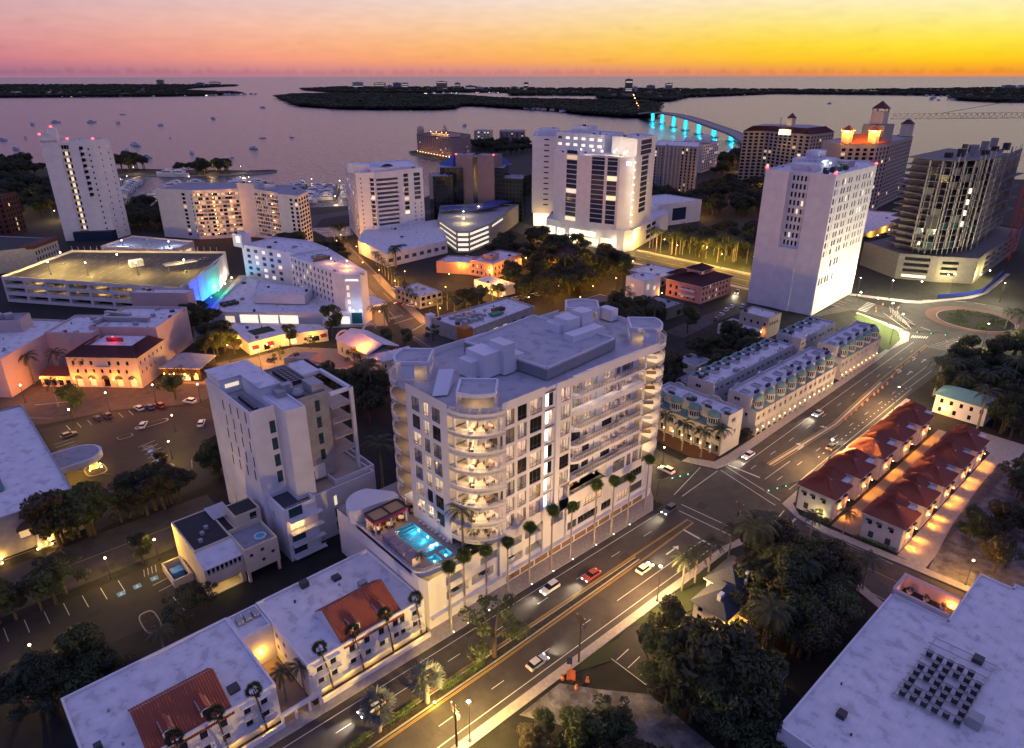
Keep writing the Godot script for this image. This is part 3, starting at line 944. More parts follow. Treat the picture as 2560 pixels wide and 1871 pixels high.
		# curtains
		for c in [[77.75,0.5],[79.5,0.5],[80.9,0.5],[83.0,0.4],[84.3,0.6],[86.9,0.6],[93.1,0.5],[95.4,0.5],[97.8,0.6],[101.0,0.5],[109.0,0.5],[111.8,0.5],[115.1,0.5],[118.3,0.6]]:
			if rng.randf() < 0.35: continue
			var cm := MB.new()
			var zc := (zf if c[0] < 96.4 else zr)-0.55
			var ww: float = c[1]*rng.randf_range(0.7,2.2)
			var k := 6
			for j in k:
				var a := Vector3(c[0]+ww*j/k,y+0.1,zc-(0.08 if j % 2 else 0.0))
				var b := Vector3(c[0]+ww*(j+1)/k,y+0.1,zc-(0.0 if j % 2 else 0.08))
				cm.quad(a,b,b+UP*3.4,a+UP*3.4)
			part(t,"curtain",cm,["curtain","curtain","curtain","curtain","curtain_blue","curtain_red","curtain_yellow"][rng.randi() % 7])
		# bowed corner terraces: front left,front right,back left
		if i == 0:
			pass
		for cn in [[cA,0],[cC,1],[cB,2]]:
			var pts: Array = cn[0].duplicate()
			pts.reverse()
			var band := MB.new()
			var hb := 0.30 if (i % 2 == 0) else 0.55
			strip(band,cn[0],y-0.75 if i % 2 else y-0.55,y+hb,0.25)
			part(t,"balcony_band",band,"white_clean")
			railing(t,cn[0],y+hb,0.85-hb*0.3)
			if cn[1] == 0:
				part(t,"terrace_floor",fan_shape(76.9,-93.4,7.6,180,90,y+0.02),"room_floor_pale")
				var back := MB.new()
				back.box(Vector3(73.9,y,-93.3),Vector3(74.1,y+FL-0.36,-90.4))
				back.box(Vector3(73.9,y,-90.6),Vector3(76.8,y+FL-0.36,-90.4))
				for cp in [Vector2(70.0,-92.6),Vector2(76.2,-86.9),Vector2(72.3,-91.6),Vector2(75.2,-89.3)]:
					var col := MB.new()
					col.tube(Vector3(cp.x,y,cp.y),Vector3(cp.x,y+FL-0.36,cp.y),0.28,0.28,10)
					part(t,"column",col,"white_clean")
				part(t,"terrace_wall",back,"room_wall")
				part(t,"terrace_lamp",bx(71.6,73.2,y+FL-0.45,y+FL-0.37,-90.8,-89.2),"glow_soft")
				area(Vector3(72.4,y+FL-0.5,-90),Vector2(1.6,1.6),10.0,Color(1.0,0.82,0.58),Vector3.DOWN,t)
			elif cn[1] == 1:
				part(t,"terrace_floor",fan_shape(125.4,-94.9,8.2,90,0,y+0.02),"room_floor_pale")
				var back := MB.new()
				back.box(Vector3(122,y,-91.2),Vector3(128,y+FL-0.36,-91.0))
				back.box(Vector3(128,y,-95),Vector3(128.2,y+FL-0.36,-91.0))
				var col := MB.new()
				col.tube(Vector3(121.3,y,-86.9),Vector3(121.3,y+FL-0.36,-86.9),0.3,0.3,10)
				part(t,"column",col,"white_clean")
				part(t,"terrace_wall",back,"room_wall")
				part(t,"terrace_lamp",bx(126.2,127.8,y+FL-0.45,y+FL-0.37,-90.2,-88.6),"glow_soft")
				area(Vector3(127,y+FL-0.5,-89.4),Vector2(1.6,1.6),9.0,Color(1.0,0.84,0.62),Vector3.DOWN,t)
			else:
				part(t,"terrace_lamp",bx(71.6,72.8,y+FL-0.45,y+FL-0.37,-111.6,-110.4),"glow_soft")
				area(Vector3(72.2,y+FL-0.5,-111),Vector2(1.2,1.2),5.0,Color(1.0,0.80,0.55),Vector3.DOWN,t)
				part(t,"terrace_wall",bx(75.3,75.5,y,y+FL-0.36,-116,-108),"room_wall")
		# long balconies of the recessed bay
		if i >= 1:
			var b := MB.new()
			var deep := 2.1 if i == 1 else 1.9
			var xs := 98.0 if i > 1 else 96.4
			b.prism([Vector2(96.45,zr),Vector2(xs,zr+deep-0.1 if i == 1 else zr+1.2),Vector2(99.2,zr+deep),Vector2(121.5,zr+deep),Vector2(121.5,zr)],y-0.55,y+(0.5 if i == 5 else 0.06),true)
			part(t,"balcony_slab",b,"white_clean")
			part(t,"balcony_floor",bx(99.3,121.4,y+0.06,y+0.08,zr+0.02,zr+deep-0.12),"room_floor")
			railing(t,[Vector2(xs,zr+deep-0.2 if i == 1 else zr+1.15),Vector2(99.2,zr+deep-0.06),Vector2(121.4,zr+deep-0.06)],y+0.06,1.0,"railing",0.9)
			area(Vector3(106,y+FL-0.6,zr+1.0),Vector2(8.0,0.5),2.4,Color(1.0,0.86,0.68),Vector3.DOWN,t)
			part(t,"soffit_lamp",bx(102,110,y+FL-0.56,y+FL-0.52,zr+0.8,zr+1.1),"glow_soft")
	# loggia inside
	part(t,"loggia_floor",bx(94.4,109.0,14.5,14.6,zf-4.5,zf-0.1),"room_floor_pale")
	part(t,"loggia_wall",bx(94.4,109.0,14.6,17.8,zf-4.6,zf-4.5),"room_wall")
	for px in [97.0,101.5,106.0]:
		part(t,"loggia_lamp",bx(px-0.8,px+0.8,17.7,17.75,zf-2.8,zf-1.4),"glow_soft")
		area(Vector3(px,17.65,zf-2.1),Vector2(1.6,1.4),5.0,Color(1.0,0.80,0.55),Vector3.DOWN,t)
	railing(t,[Vector2(94.4,zf-0.1),Vector2(109,zf-0.1)],14.6,1.0,"railing",1.2)
	# roof: parapet,plant deck,stair boxes,corner pavilions
	for q in [[cA,0.35],[cC,0.35],[cD,0.35],[cB,0.35],[[Vector2(134,-95),Vector2(134,-110.4)],0.9],[[Vector2(125.4,-119),Vector2(77.4,-118.9)],1.1],[[Vector2(96.4,zf+0.05),Vector2(121.5,zf+0.05),Vector2(125.4,zf+0.2)],1.0]]:
		var par := MB.new()
		strip(par,q[0],top-1.0,top+q[1],0.3)
		part(t,"parapet",par,"white_clean")
	railing(t,cA,top+0.35,0.8)
	railing(t,cC,top+0.35,0.8)
	railing(t,cB,top+0.35,0.8)
	var dk := MB.new()
	var yt := top
	dk.prism([Vector2(90.2,-114.6),Vector2(114.6,-117.2),Vector2(117.0,-92.6),Vector2(92.8,-90.6)],yt,yt+2.3)
	part(t,"plant_deck",dk,"roof_hero")
	var dp := MB.new()
	strip(dp,[Vector2(90.2,-114.6),Vector2(92.8,-90.6),Vector2(117.0,-92.6),Vector2(114.6,-117.2),Vector2(90.2,-114.6)],yt+0.02,yt+2.75,0.3)
	part(t,"plant_parapet",dp,"white_clean")
	for q in [[83.6,88.0,-105.6,-99.6,5.2],[88.0,91.0,-103.2,-98.4,6.6],[91.0,94.0,-102.4,-98.8,3.4],[81.6,83.6,-105.6,-101.6,3.6],[111.4,115.6,-107.0,-102.4,5.6],[116.6,120.4,-106.4,-102.6,6.2],[108.2,118.6,-100.6,-97.6,3.8],[110.2,111.4,-108.5,-104.0,4.2],[115.6,120.2,-102.4,-98.4,2.9],[131.0,133.6,-109.6,-105.6,3.0]]:
		var bb := MB.new()
		bb.box(Vector3(q[0],yt,q[2]),Vector3(q[1],yt+q[4],q[3]))
		part(t,"roof_box",bb,"white_clean")
	for q in [[83.55,83.6,-104.8,-103.9],[90.95,91.0,-102.2,-101.4]]:
		part(t,"roof_door",bx(q[0]-0.04,q[1],yt,yt+2.2,q[2],q[3]),"frame_dark")
	var hood := MB.new()
	hood.quad(Vector3(70.6,yt+0.1,-100.2),Vector3(73.2,yt+0.1,-98.6),Vector3(78.4,yt+2.8,-103.0),Vector3(76.0,yt+2.8,-105.0))
	hood.tri(Vector3(73.2,yt+0.1,-98.6),Vector3(78.4,yt,-103.0),Vector3(78.4,yt+2.8,-103.0))
	hood.quad(Vector3(78.4,yt,-103.0),Vector3(76.0,yt,-105.0),Vector3(76.0,yt+2.8,-105.0),Vector3(78.4,yt+2.8,-103.0))
	part(t,"stair_hood",hood,"white_clean")
	# pavilions: [centre of corner arc,radius,start angle,end angle,inner corner]
	for pv in [[76.9,-93.4,6.6,168,102,79.6,-96.2],[77.4,-110.5,7.0,258,192,81.0,-107.2],[125.4,-94.9,7.2,78,12,122.6,-98.4],[125.4,-110.4,7.4,-12,-78,126.4,-108.4]]:
		var edge := arc(pv[0],pv[1],pv[2],pv[3],pv[4],8)
		var mid := deg_to_rad((pv[3]+pv[4])/2.0)
		var e0: Vector2 = edge[0]
		var e1: Vector2 = edge[8]
		var dirn := Vector2(cos(mid),sin(mid))
		var b0 := e0-dirn*6.4
		var b1 := e1-dirn*6.4
		var poly: Array = edge+[b1,b0]
		var rf := MB.new()
		rf.prism(poly,yt+3.0,yt+3.5,true)
		var pr := part(t,"pavilion_roof",rf,"roof_hero")
		var rim := MB.new()
		var loop: Array = poly+[poly[0]]
		for k in loop.size()-1:
			rim.bar(Vector3(loop[k].x,yt+3.5,loop[k].y),Vector3(loop[k+1].x,yt+3.5,loop[k+1].y),0.45,0.75)
		part(pr,"rim",rim,"white_clean")
		var full: bool = pv[3] == 168
		for s in [[b0,b1,3.0 if full else 0.9],[b0.lerp(e0,0.45 if not full else 0.0),b0.lerp(e0,0.9 if not full else 0.55),3.0],[b1.lerp(e1,0.45 if not full else 0.0),b1.lerp(e1,0.9 if not full else 0.55),3.0]]:
			var pw := MB.new()
			pw.bar(Vector3(s[0].x,yt+s[2]/2,s[0].y),Vector3(s[1].x,yt+s[2]/2,s[1].y),0.3,s[2])
			part(t,"pavilion_wall",pw,"white_clean")
		for s in [e0,e1] if full else [e0,e1,b0,b1]:
			var pc := MB.new()
			pc.tube(Vector3(s.x,yt,s.y),Vector3(s.x,yt+3.0,s.y),0.25,0.25,8)
			part(t,"pavilion_column",pc,"white_clean")
		var c := (b0+b1+e0+e1)/4
		part(t,"pavilion_lamp",bx(c.x-0.6,c.x+0.6,yt+2.86,yt+2.94,c.y-0.6,c.y+0.6),"glow_soft")
		area(Vector3(c.x,yt+2.8,c.y),Vector2(1.2,1.2),4.5,Color(1.0,0.78,0.5),Vector3.DOWN,t)
	# ---- podium: garage levels,pool deck
	var pod := thing("parking_podium","white garage podium under the tower with open parking bays along the pavement","podium",Vector3.ZERO)
	var pw2 := MB.new()
	var wp := []
	for q in [[4.2,8.6,4.4,1.8],[13.0,8.6,4.6,1.8],[4.2,4.9,5.6,2.1],[10.6,4.9,5.8,2.1]]:
		wp.append([q[0],q[1],q[2],q[3],"",1.2])
	for q in [[20.6,8.7,4.0,2.0],[25.4,8.7,5.0,2.0],[20.6,4.5,4.2,2.0],[25.6,4.5,5.2,2.0],[33.2,8.4,4.0,2.2]]:
		wp.append([q[0],q[1],q[2],q[3],"",1.2])
	for q in [[38.0,8.6,5.0,2.2],[44.0,8.6,6.6,2.2],[38.0,4.2,4.0,2.2],[42.4,4.2,7.0,2.2],[50.6,4.2,4.6,2.2],[56.4,8.6,4.4,2.4],[61.0,8.6,5.0,2.4],[56.4,4.3,4.4,2.3],[61.0,4.3,5.4,2.3]]:
		wp.append([q[0],q[1],q[2],q[3],["pane_grey","pane_dark","pane_grey","pane_lit_d"][rng.randi() % 4]])
	facade(pw2,pod,Vector3(58.6,0,-87.6),Vector3.RIGHT,68.6,12.0,wp,0.3,"window","frame_dark")
	facade(pw2,pod,Vector3(58.0,0,-121),Vector3.BACK,31.0,12.0,[],0.2)
	for e in [[58.0,-90.0,58.6,-87.6]]:
		pw2.quad(Vector3(e[0],0,e[1]),Vector3(e[2],0,e[3]),Vector3(e[2],12,e[3]),Vector3(e[0],12,e[1]))
	for k in 11:
		part(pod,"louvre_panel",bx(78.6+k*4.3,82.4+k*4.3,0.5,2.3,-87.62,-87.54),"furn_brown")
	# curved corner at the street end
	strip(pw2,arc(127.2,-93.4,5.8,90,0),0,12.0)
	# ledge above the pavement and pilasters
	pw2.box(Vector3(58.6,2.9,-87.6),Vector3(127.2,3.3,-86.6),false)
	for px in [76.4,89.0,96.4,112.6]:
		pw2.box(Vector3(px,3.3,-87.6),Vector3(px+0.5,12,-87.1))
	part(pod,"wall",pw2,"white_clean")
	var lev := MB.new()
	for y in [4.0,7.9]:
		lev.box(Vector3(58.4,y-0.25,-112),Vector3(127,y,-88.9),false)
	lev.box(Vector3(58.4,0,-97),Vector3(92,11.6,-96.6))
	part(pod,"parking_level",lev,"room_wall")
	for px in [64.0,72.0,81.0,87.0]:
		for y in [6.9,10.9]:
			part(pod,"garage_lamp",bx(px-1.0,px+1.0,y,y+0.06,-92.2,-91.8),"glow_soft")
			area(Vector3(px,y-0.05,-92.0),Vector2(2,0.4),2.4,Color(1.0,0.80,0.42),Vector3.DOWN,pod)
	var dkp := MB.new()
	var hole := [Vector2(62.4,-105.2),Vector2(67.3,-105.2),Vector2(67.3,-94.0),Vector2(62.4,-94.0)]
	# deck in strips round the pool and the two spas
	for q in [[58.3,62.4,-121,-90.3],[67.3,127,-121,-93.0],[67.7,76,-93.0,-88.6],[62.4,67.3,-121,-105.2],[62.4,67.3,-94.0,-93.4],[62.4,67.7,-90.9,-89.2],[64.7,65.4,-93.4,-90.9],[67.3,67.7,-93.4,-90.9],[76,127,-93.0,-88.0]]:
		dkp.quad(Vector3(q[0],12.02,q[3]),Vector3(q[1],12.02,q[3]),Vector3(q[1],12.02,q[2]),Vector3(q[0],12.02,q[2]))
	part(pod,"deck",dkp,"deck_paver")
	var edge := MB.new()
	var rimp: Array = [Vector2(58.0,-112.5),Vector2(58.0,-92.4)]+arc(60.6,-92.2,2.6,180,100,6)+arc(66.6,-91.0,2.6,80,20,5)
	strip(edge,rimp,11.2,12.35,0.3)
	strip(edge,[Vector2(68.2,-89.2),Vector2(77,-87.5)],12.0,12.7,0.3)
	part(pod,"deck_kerb",edge,"white_clean")
	railing(pod,rimp,12.35,0.9)
	part(pod,"planter_soil",bx(68.4,76.8,12.0,12.3,-91.0,-87.9),"soil")
	var cw := MB.new()
	cw.prism(arc(62.6,-113.6,5.4,180,290,12)+[Vector2(68.4,-113.4),Vector2(68.2,-111.3),Vector2(58.0,-112.6)],12.0,15.4)
	part(pod,"curved_wall",cw,"white_clean")
	# pool
	var pool := thing("swimming_pool","long turquoise swimming pool on the tower's deck","swimming pool",Vector3(64.8,12,-99.6))
	var ps := MB.new()
	for q in [[-2.4,2.5,-5.6,5.6,-1.3]]:
		ps.quad(Vector3(q[0],q[4],q[3]),Vector3(q[1],q[4],q[3]),Vector3(q[1],q[4],q[2]),Vector3(q[0],q[4],q[2]))
		for e in [[q[0],q[2],q[0],q[3]],[q[1],q[3],q[1],q[2]],[q[1],q[2],q[0],q[2]],[q[0],q[3],q[1],q[3]]]:
			ps.quad(Vector3(e[0],0,e[1]),Vector3(e[2],0,e[3]),Vector3(e[2],q[4],e[3]),Vector3(e[0],q[4],e[1]))
	part(pool,"basin",ps,"tile_cyan")
	for k in 3:
		part(pool,"step",bx(-2.4,2.5,-1.3,-0.35-k*0.3,-5.6+k*0.7,-4.9+k*0.7),"tile_cyan")
	part(pool,"shallow_ledge",bx(-2.4,2.5,-1.3,-0.4,4.4,5.6),"tile_cyan")
	var srf := MB.new()
	srf.quad(Vector3(-2.4,-0.12,5.6),Vector3(2.5,-0.12,5.6),Vector3(2.5,-0.12,-5.6),Vector3(-2.4,-0.12,-5.6))
	var wm := glass("pool_surface",Color(0.1,0.5,0.6),0.10,0.04)
	wm.normal_enabled = true
	wm.normal_texture = TEX["ripple"]
	wm.normal_scale = 0.5
	wm.uv1_triplanar = true
	wm.uv1_world_triplanar = true
	wm.uv1_scale = Vector3.ONE*0.25
	part(pool,"water_surface",srf,"pool_surface")
	for z in [-3.2,0.0,3.2]:
		part(pool,"pool_lamp",bx(2.42,2.49,-0.9,-0.6,z-0.15,z+0.15),"glow_white")
		omni(Vector3(1.2,-0.65,z),1.0,Color(0.75,0.95,1.0),0.1,pool)
	for k in 2:
		var spa := thing("spa_pool",["small square spa pool nearest the motel roof","small square spa pool beside the planted corner"][k],"spa",Vector3(63.55 if k == 0 else 66.35,12,-92.15),"spa pools at the deck end")
		var sb := MB.new()
		var hw := 1.15 if k == 0 else 0.95
		sb.quad(Vector3(-hw,-0.7,1.25),Vector3(hw,-0.7,1.25),Vector3(hw,-0.7,-1.25),Vector3(-hw,-0.7,-1.25))
		for e in [[-hw,-1.25,-hw,1.25],[hw,1.25,hw,-1.25],[hw,-1.25,-hw,-1.25],[-hw,1.25,hw,1.25]]:
			sb.quad(Vector3(e[0],0,e[1]),Vector3(e[2],0,e[3]),Vector3(e[2],-0.7,e[3]),Vector3(e[0],-0.7,e[1]))
		part(spa,"basin",sb,"tile_cyan")
		var sw := MB.new()
		sw.quad(Vector3(-hw,-0.1,1.25),Vector3(hw,-0.1,1.25),Vector3(hw,-0.1,-1.25),Vector3(-hw,-0.1,-1.25))
		part(spa,"water_surface",sw,"pool_surface")
		part(spa,"spa_lamp",bx(-0.1,0.1,-0.66,-0.56,-0.1,0.1),"glow_white")
		omni(Vector3(0,-0.5,0),0.6,Color(0.75,0.98,1.0),0.1,spa)
	deck_furniture()
func fan_shape(cx: float,cz: float,r: float,a0: float,a1: float,y: float) -> MB:
	var mb := MB.new()
	mb.flat(PackedVector2Array(arc(cx,cz,r,a0,a1)+[Vector2(cx,cz)]),y)
	return mb
func ordinal(i: int) -> String:
	return ["lowest","second lowest","third lowest","middle","third highest","second highest","topmost"][i]
func seat(called: String,label: String,cat: String,at: Vector3,turn: float,w: float,d: float,m: String,cush: String,group := "") -> Node3D:
	var t := thing(called,label,cat,at,group,turn)
	part(t,"base",bx(-w/2,w/2,0.08,0.42,-d/2,d/2),m)
	part(t,"backrest",bx(-w/2,w/2,0.42,0.95,-d/2,-d/2+0.25),m)
	for s in [-1,1]:
		part(t,"armrest",bx(s*w/2-0.12,s*w/2+0.12,0.08,0.66,-d/2+0.02,d/2-0.02),m)
	for k in maxi(1,roundi(w/0.9)):
		var cw := (w-0.3)/maxi(1,roundi(w/0.9))
		part(t,"cushion",bx(-w/2+0.15+k*cw+0.02,-w/2+0.13+(k+1)*cw,0.42,0.56,-d/2+0.26,d/2-0.03),cush)
	for s in [[-1,-1],[1,-1],[-1,1],[1,1]]:
		part(t,"leg",bx(s[0]*(w/2-0.1)-0.04,s[0]*(w/2-0.1)+0.04,0,0.1,s[1]*(d/2-0.1)-0.04,s[1]*(d/2-0.1)+0.04),"furn_dark")
	return t
func table_set(called: String,label: String,at: Vector3,r: float,h: float,m: String,chairs: int,group := "",cm := "furn_dark",who := "") -> void:
	var t := thing(called,label,"table",at,group)
	var tm := MB.new()
	tm.lathe(Vector3(0,h-0.06,0),[Vector2(0.0,0),Vector2(r,0),Vector2(r,0.06),Vector2(0.0,0.06)],14)
	part(t,"table_top",tm,m)
	var lm := MB.new()
	lm.tube(Vector3.ZERO,Vector3(0,h-0.06,0),0.08,0.06,8)
	part(t,"pedestal",lm,"furn_dark")
	for k in chairs:
		var a := TAU*k/chairs+0.4
		var c := thing("patio_chair",("chair at the "+(who if who else label)),"chair",at+Vector3(cos(a),0,sin(a))*(r+0.35),"chairs at the "+(who if who else label),PI/2-a)
		part(c,"seat",bx(-0.26,0.26,0.40,0.48,-0.26,0.26),cm)
		part(c,"backrest",bx(-0.26,0.26,0.48,0.9,0.2,0.26),cm)
		for s in [[-1,-1],[1,-1],[-1,1],[1,1]]:
			part(c,"leg",bx(s[0]*0.23-0.025,s[0]*0.23+0.025,0,0.4,s[1]*0.23-0.025,s[1]*0.23+0.025),cm)
func deck_furniture() -> void:
	# terraces of the pool-end corner
	for i in 7:
		var y := 14.44+i*3.98
		var lv := ordinal(i)
		var m: String = ["furn_brown","furn_white","furn_tan","furn_grey"][i % 4]
		seat("sofa","%s sofa on the %s bowed terrace at the pool corner" % [{"furn_brown": "brown","furn_white": "white","furn_tan": "tan","furn_grey": "grey"}[m],lv],"sofa",Vector3(73.4,y,-91.2)+Vector3(-0.8*(i % 2),0,0.3),PI*0.25+PI,2.6,1.0,m,"furn_white" if m != "furn_white" else "furn_dark","terrace sofas")
		seat("armchair","armchair on the %s bowed terrace at the pool corner" % lv,"armchair",Vector3(71.6,y,-89.6),PI*0.25,0.95,0.9,"furn_dark" if i % 2 else "furn_white","furn_white","terrace armchairs")
		table_set("terrace_table","round table on the %s bowed terrace at the pool corner" % lv,Vector3(74.6,y,-88.2),0.6,0.74,"furn_white" if i % 2 else "furn_tan",3,"terrace tables","furn_brown")
		if i >= 1:
			seat("sofa","%s sofa on the %s bowed terrace at the crossing end" % [["brown","orange","white","grey"][i % 4],lv],"sofa",Vector3(127.2,y,-89.6),-PI*0.25+PI,2.4,1.0,["furn_brown","furn_tan","furn_white","furn_grey"][i % 4],"furn_white","terrace sofas")
			table_set("terrace_table","round table on the %s bowed terrace at the crossing end" % lv,Vector3(130.2,y,-91.0),0.6,0.74,"furn_white",3,"terrace tables","furn_dark")
	# roof pavilion chairs
	for k in 4:
		seat("lounge_chair","white lounge chair %s under the roof pavilion above the pool" % ["leftmost of four","second of four from the left","third of four from the left","rightmost of four"][k],"chair",Vector3(70.9+k*1.35,42.6,-90.4+k*1.3-(0.0 if k < 2 else 0.1)),PI*0.25+PI,0.7,1.4,"furn_white","furn_white","lounge chairs on the roof")
	# loungers by the pool
	for k in 8:
		var z := -103.9+k*1.22+(0.45 if k >= 2 else 0.0)+(0.4 if k >= 5 else 0.0)
		var t := thing("sun_lounger","white sun lounger %s in the row by the pool" % ["first from the pergola end","second from the pergola end","third from the pergola end","fourth from the pergola end","fourth from the spa end","third from the spa end","second from the spa end","nearest the spa end"][k],"sun lounger",Vector3(69.3,12.02,z),"sun loungers along the pool")
		part(t,"mattress",bx(-1.0,0.35,0.26,0.4,-0.36,0.36),"furn_white")
		var bk := MB.new()
		bk.quad(Vector3(0.35,0.4,0.36),Vector3(1.1,0.85,0.36),Vector3(1.1,0.85,-0.36),Vector3(0.35,0.4,-0.36))
		bk.quad(Vector3(0.35,0.27,0.36),Vector3(1.1,0.72,0.36),Vector3(1.1,0.85,0.36),Vector3(0.35,0.4,0.36))
		bk.quad(Vector3(1.1,0.72,0.36),Vector3(1.1,0.72,-0.36),Vector3(1.1,0.85,-0.36),Vector3(1.1,0.85,0.36))
		part(t,"backrest",bk,"furn_white")
		for s in [[-0.85,-0.3],[-0.85,0.3],[0.8,-0.3],[0.8,0.3]]:
			part(t,"leg",bx(s[0]-0.04,s[0]+0.04,0,0.26 if s[0] < 0 else 0.45,s[1]-0.04,s[1]+0.04),"furn_dark")
	for k in 6:
		table_set("dining_table",["round dining table nearest the deck's outer railing","round dining table second from the outer railing","round dining table at the pool's stepped end","round dining table before the pergola","round dining table beside the bar canopy","round dining table farthest behind the bar"][k],Vector3([59.9,62.9,66.1,69.6,70.2,70.4][k],12.02,[-107.6,-107.2,-107.6,-107.9,-110.6,-113.4][k]),0.65,0.75,"furn_white",5,"dining tables on the pool deck")
	# cabanas
	for k in 4:
		var t := thing("cabana","purple checked cabana, %s along the deck edge" % ["first from the bar","second from the bar","third from the bar","fourth from the bar"][k],"cabana",Vector3(59.5,12.02,-101.9+k*2.75),"cabanas on the pool deck")
		var c := MB.new()
		c.box(Vector3(-1.0,2.2,-1.1),Vector3(1.0,2.36,1.1),false)
		c.box(Vector3(-1.0,0,-1.1),Vector3(-0.9,2.2,1.1))
		c.box(Vector3(-0.9,0,-1.1),Vector3(1.0,2.2,-1.0))
		part(t,"canopy",c,"cabana_cloth")
		part(t,"curtain",bx(-0.9,1.0,0,2.2,1.02,1.1),"room_floor_pale")
		var ck := MB.new()
		for u in 5:
			for v in 6:
				if (u+v) % 2 == 0:
					ck.quad(Vector3(-0.95+u*0.4,2.37,-1.0+v*0.36),Vector3(-0.63+u*0.4,2.37,-1.0+v*0.36),Vector3(-0.63+u*0.4,2.37,-1.28+v*0.36),Vector3(-0.95+u*0.4,2.37,-1.28+v*0.36))
					ck.quad(Vector3(-1.01,0.1+u*0.42,-1.05+v*0.36),Vector3(-1.01,0.1+u*0.42,-0.77+v*0.36),Vector3(-1.01,0.4+u*0.42,-0.77+v*0.36),Vector3(-1.01,0.4+u*0.42,-1.05+v*0.36))
		part(t,"pattern",ck,"furn_tan")
		part(t,"day_bed",bx(-0.8,0.9,0.1,0.45,-0.9,0.9),"furn_white")
		part(t,"cabana_lamp",bx(-0.15,0.15,2.1,2.18,-0.15,0.15),"glow_soft")
		omni(Vector3(0,1.95,0),1.2,Color(1.0,0.72,0.4),0.1,t)
	# bar canopy
	var b := thing("bar_canopy","bar under a brown canopy with crimson fringe on the pool deck","canopy",Vector3(63.0,12.02,-108.4))
	var fr := MB.new()
	for e in [[-4,-1.9,4,-1.9],[4,-1.9,4,1.9],[4,1.9,-4,1.9],[-4,1.9,-4,-1.9],[0,-1.9,0,1.9]]:
		fr.bar(Vector3(e[0],3.4,e[1]),Vector3(e[2],3.4,e[3]),0.4,0.4)
	part(b,"canopy_frame",fr,"furn_dark")
	part(b,"canopy_cloth",bx(-3.9,3.9,3.3,3.36,-1.8,1.8),"furn_tan")
	var fg := MB.new()
	for e in [[-4.1,2.1,4.1,2.1],[-4.1,-2.0,-4.1,2.1]]:
		fg.bar(Vector3(e[0],3.0,e[1]),Vector3(e[2],3.0,e[3]),0.12,0.6)
	part(b,"fringe",fg,"cushion_pink")
	for s in [[-3.8,1.8],[3.8,1.8],[-3.8,-1.8],[3.8,-1.8],[0,1.8]]:
		var pm := MB.new()
		pm.tube(Vector3(s[0],0,s[1]),Vector3(s[0],3.2,s[1]),0.2,0.2,8)
		part(b,"post",pm,"pergola_white")
	part(b,"bar_counter",bx(-1.6,3.0,0,1.1,-0.8,0.0),"furn_tan")
	part(b,"bar_back",bx(-3.6,3.6,0,3.2,-1.75,-1.6),"room_floor_pale")
	for px in [-2.4,2.0]:
		part(b,"bar_lamp",bx(px-0.4,px+0.4,3.18,3.24,-0.4,0.4),"glow_soft")
		area(Vector3(px,3.1,0),Vector2(0.8,0.8),3.6,Color(1.0,0.72,0.38),Vector3.DOWN,b)
	var pg := thing("pergola","white slatted pergola along the foot of the tower by the pool","pergola",Vector3(70.2,12.02,-103.9))
	for s in [-1,1]:
		part(pg,"beam",bx(s*1.1-0.1,s*1.1+0.1,3.4,3.7,-6.4,6.4),"pergola_white")
	for z in [-6.2,0.0,6.2]:
		part(pg,"post",bx(-1.2,-1.0,0,3.4,z-0.12,z+0.12),"pergola_white")
	for k in 24:
		part(pg,"slat",bx(-1.3,1.1,3.7,3.85,-6.3+k*0.545,-6.05+k*0.545),"pergola_white")
	for z in [-4.0,0.0,4.0]:
		part(pg,"pergola_lamp",bx(0.9,1.0,2.6,2.8,z-0.1,z+0.1),"glow_soft")
		omni(Vector3(0.6,2.6,z),4.0,Color(1.0,0.82,0.6),0.1,pg)
	for k in 3:
		seat("deck_sofa",["rattan deck sofa nearest the pergola","rattan deck sofa between two others by the palms","rattan deck sofa nearest the planted corner"][k],"sofa",Vector3(71.6+k*0.2,12.02,-96.6+k*1.9),-PI/2,1.7,1.2,"furn_tan","furn_white","rattan sofas on the pool deck")
func tile_roof(parent: Node,called: String,a: Vector3,b: Vector3,c: Vector3,d: Vector3,m := "tile_red",pitch := 0.42) -> void:
	# barrel-tile slope: a-b is the eave (left to right from outside),d-c the ridge; rows of half-round tiles run up the slope
	var mb := MB.new()
	var n := (b-a).cross(d-a).normalized()
	var l := maxf(a.distance_to(b),d.distance_to(c))
	var k := maxi(2,roundi(l/pitch))
	for i in k:
		var e0 := a.lerp(b,float(i)/k); var e1 := a.lerp(b,float(i+1)/k)
		var r0 := d.lerp(c,float(i)/k); var r1 := d.lerp(c,float(i+1)/k)
		var em := (e0+e1)/2+n*pitch*0.36
		var rm := (r0+r1)/2+n*pitch*0.36
		mb.quad(e0,em,rm,r0)
		mb.quad(em,e1,r1,rm)
	part(parent,called,mb,m)
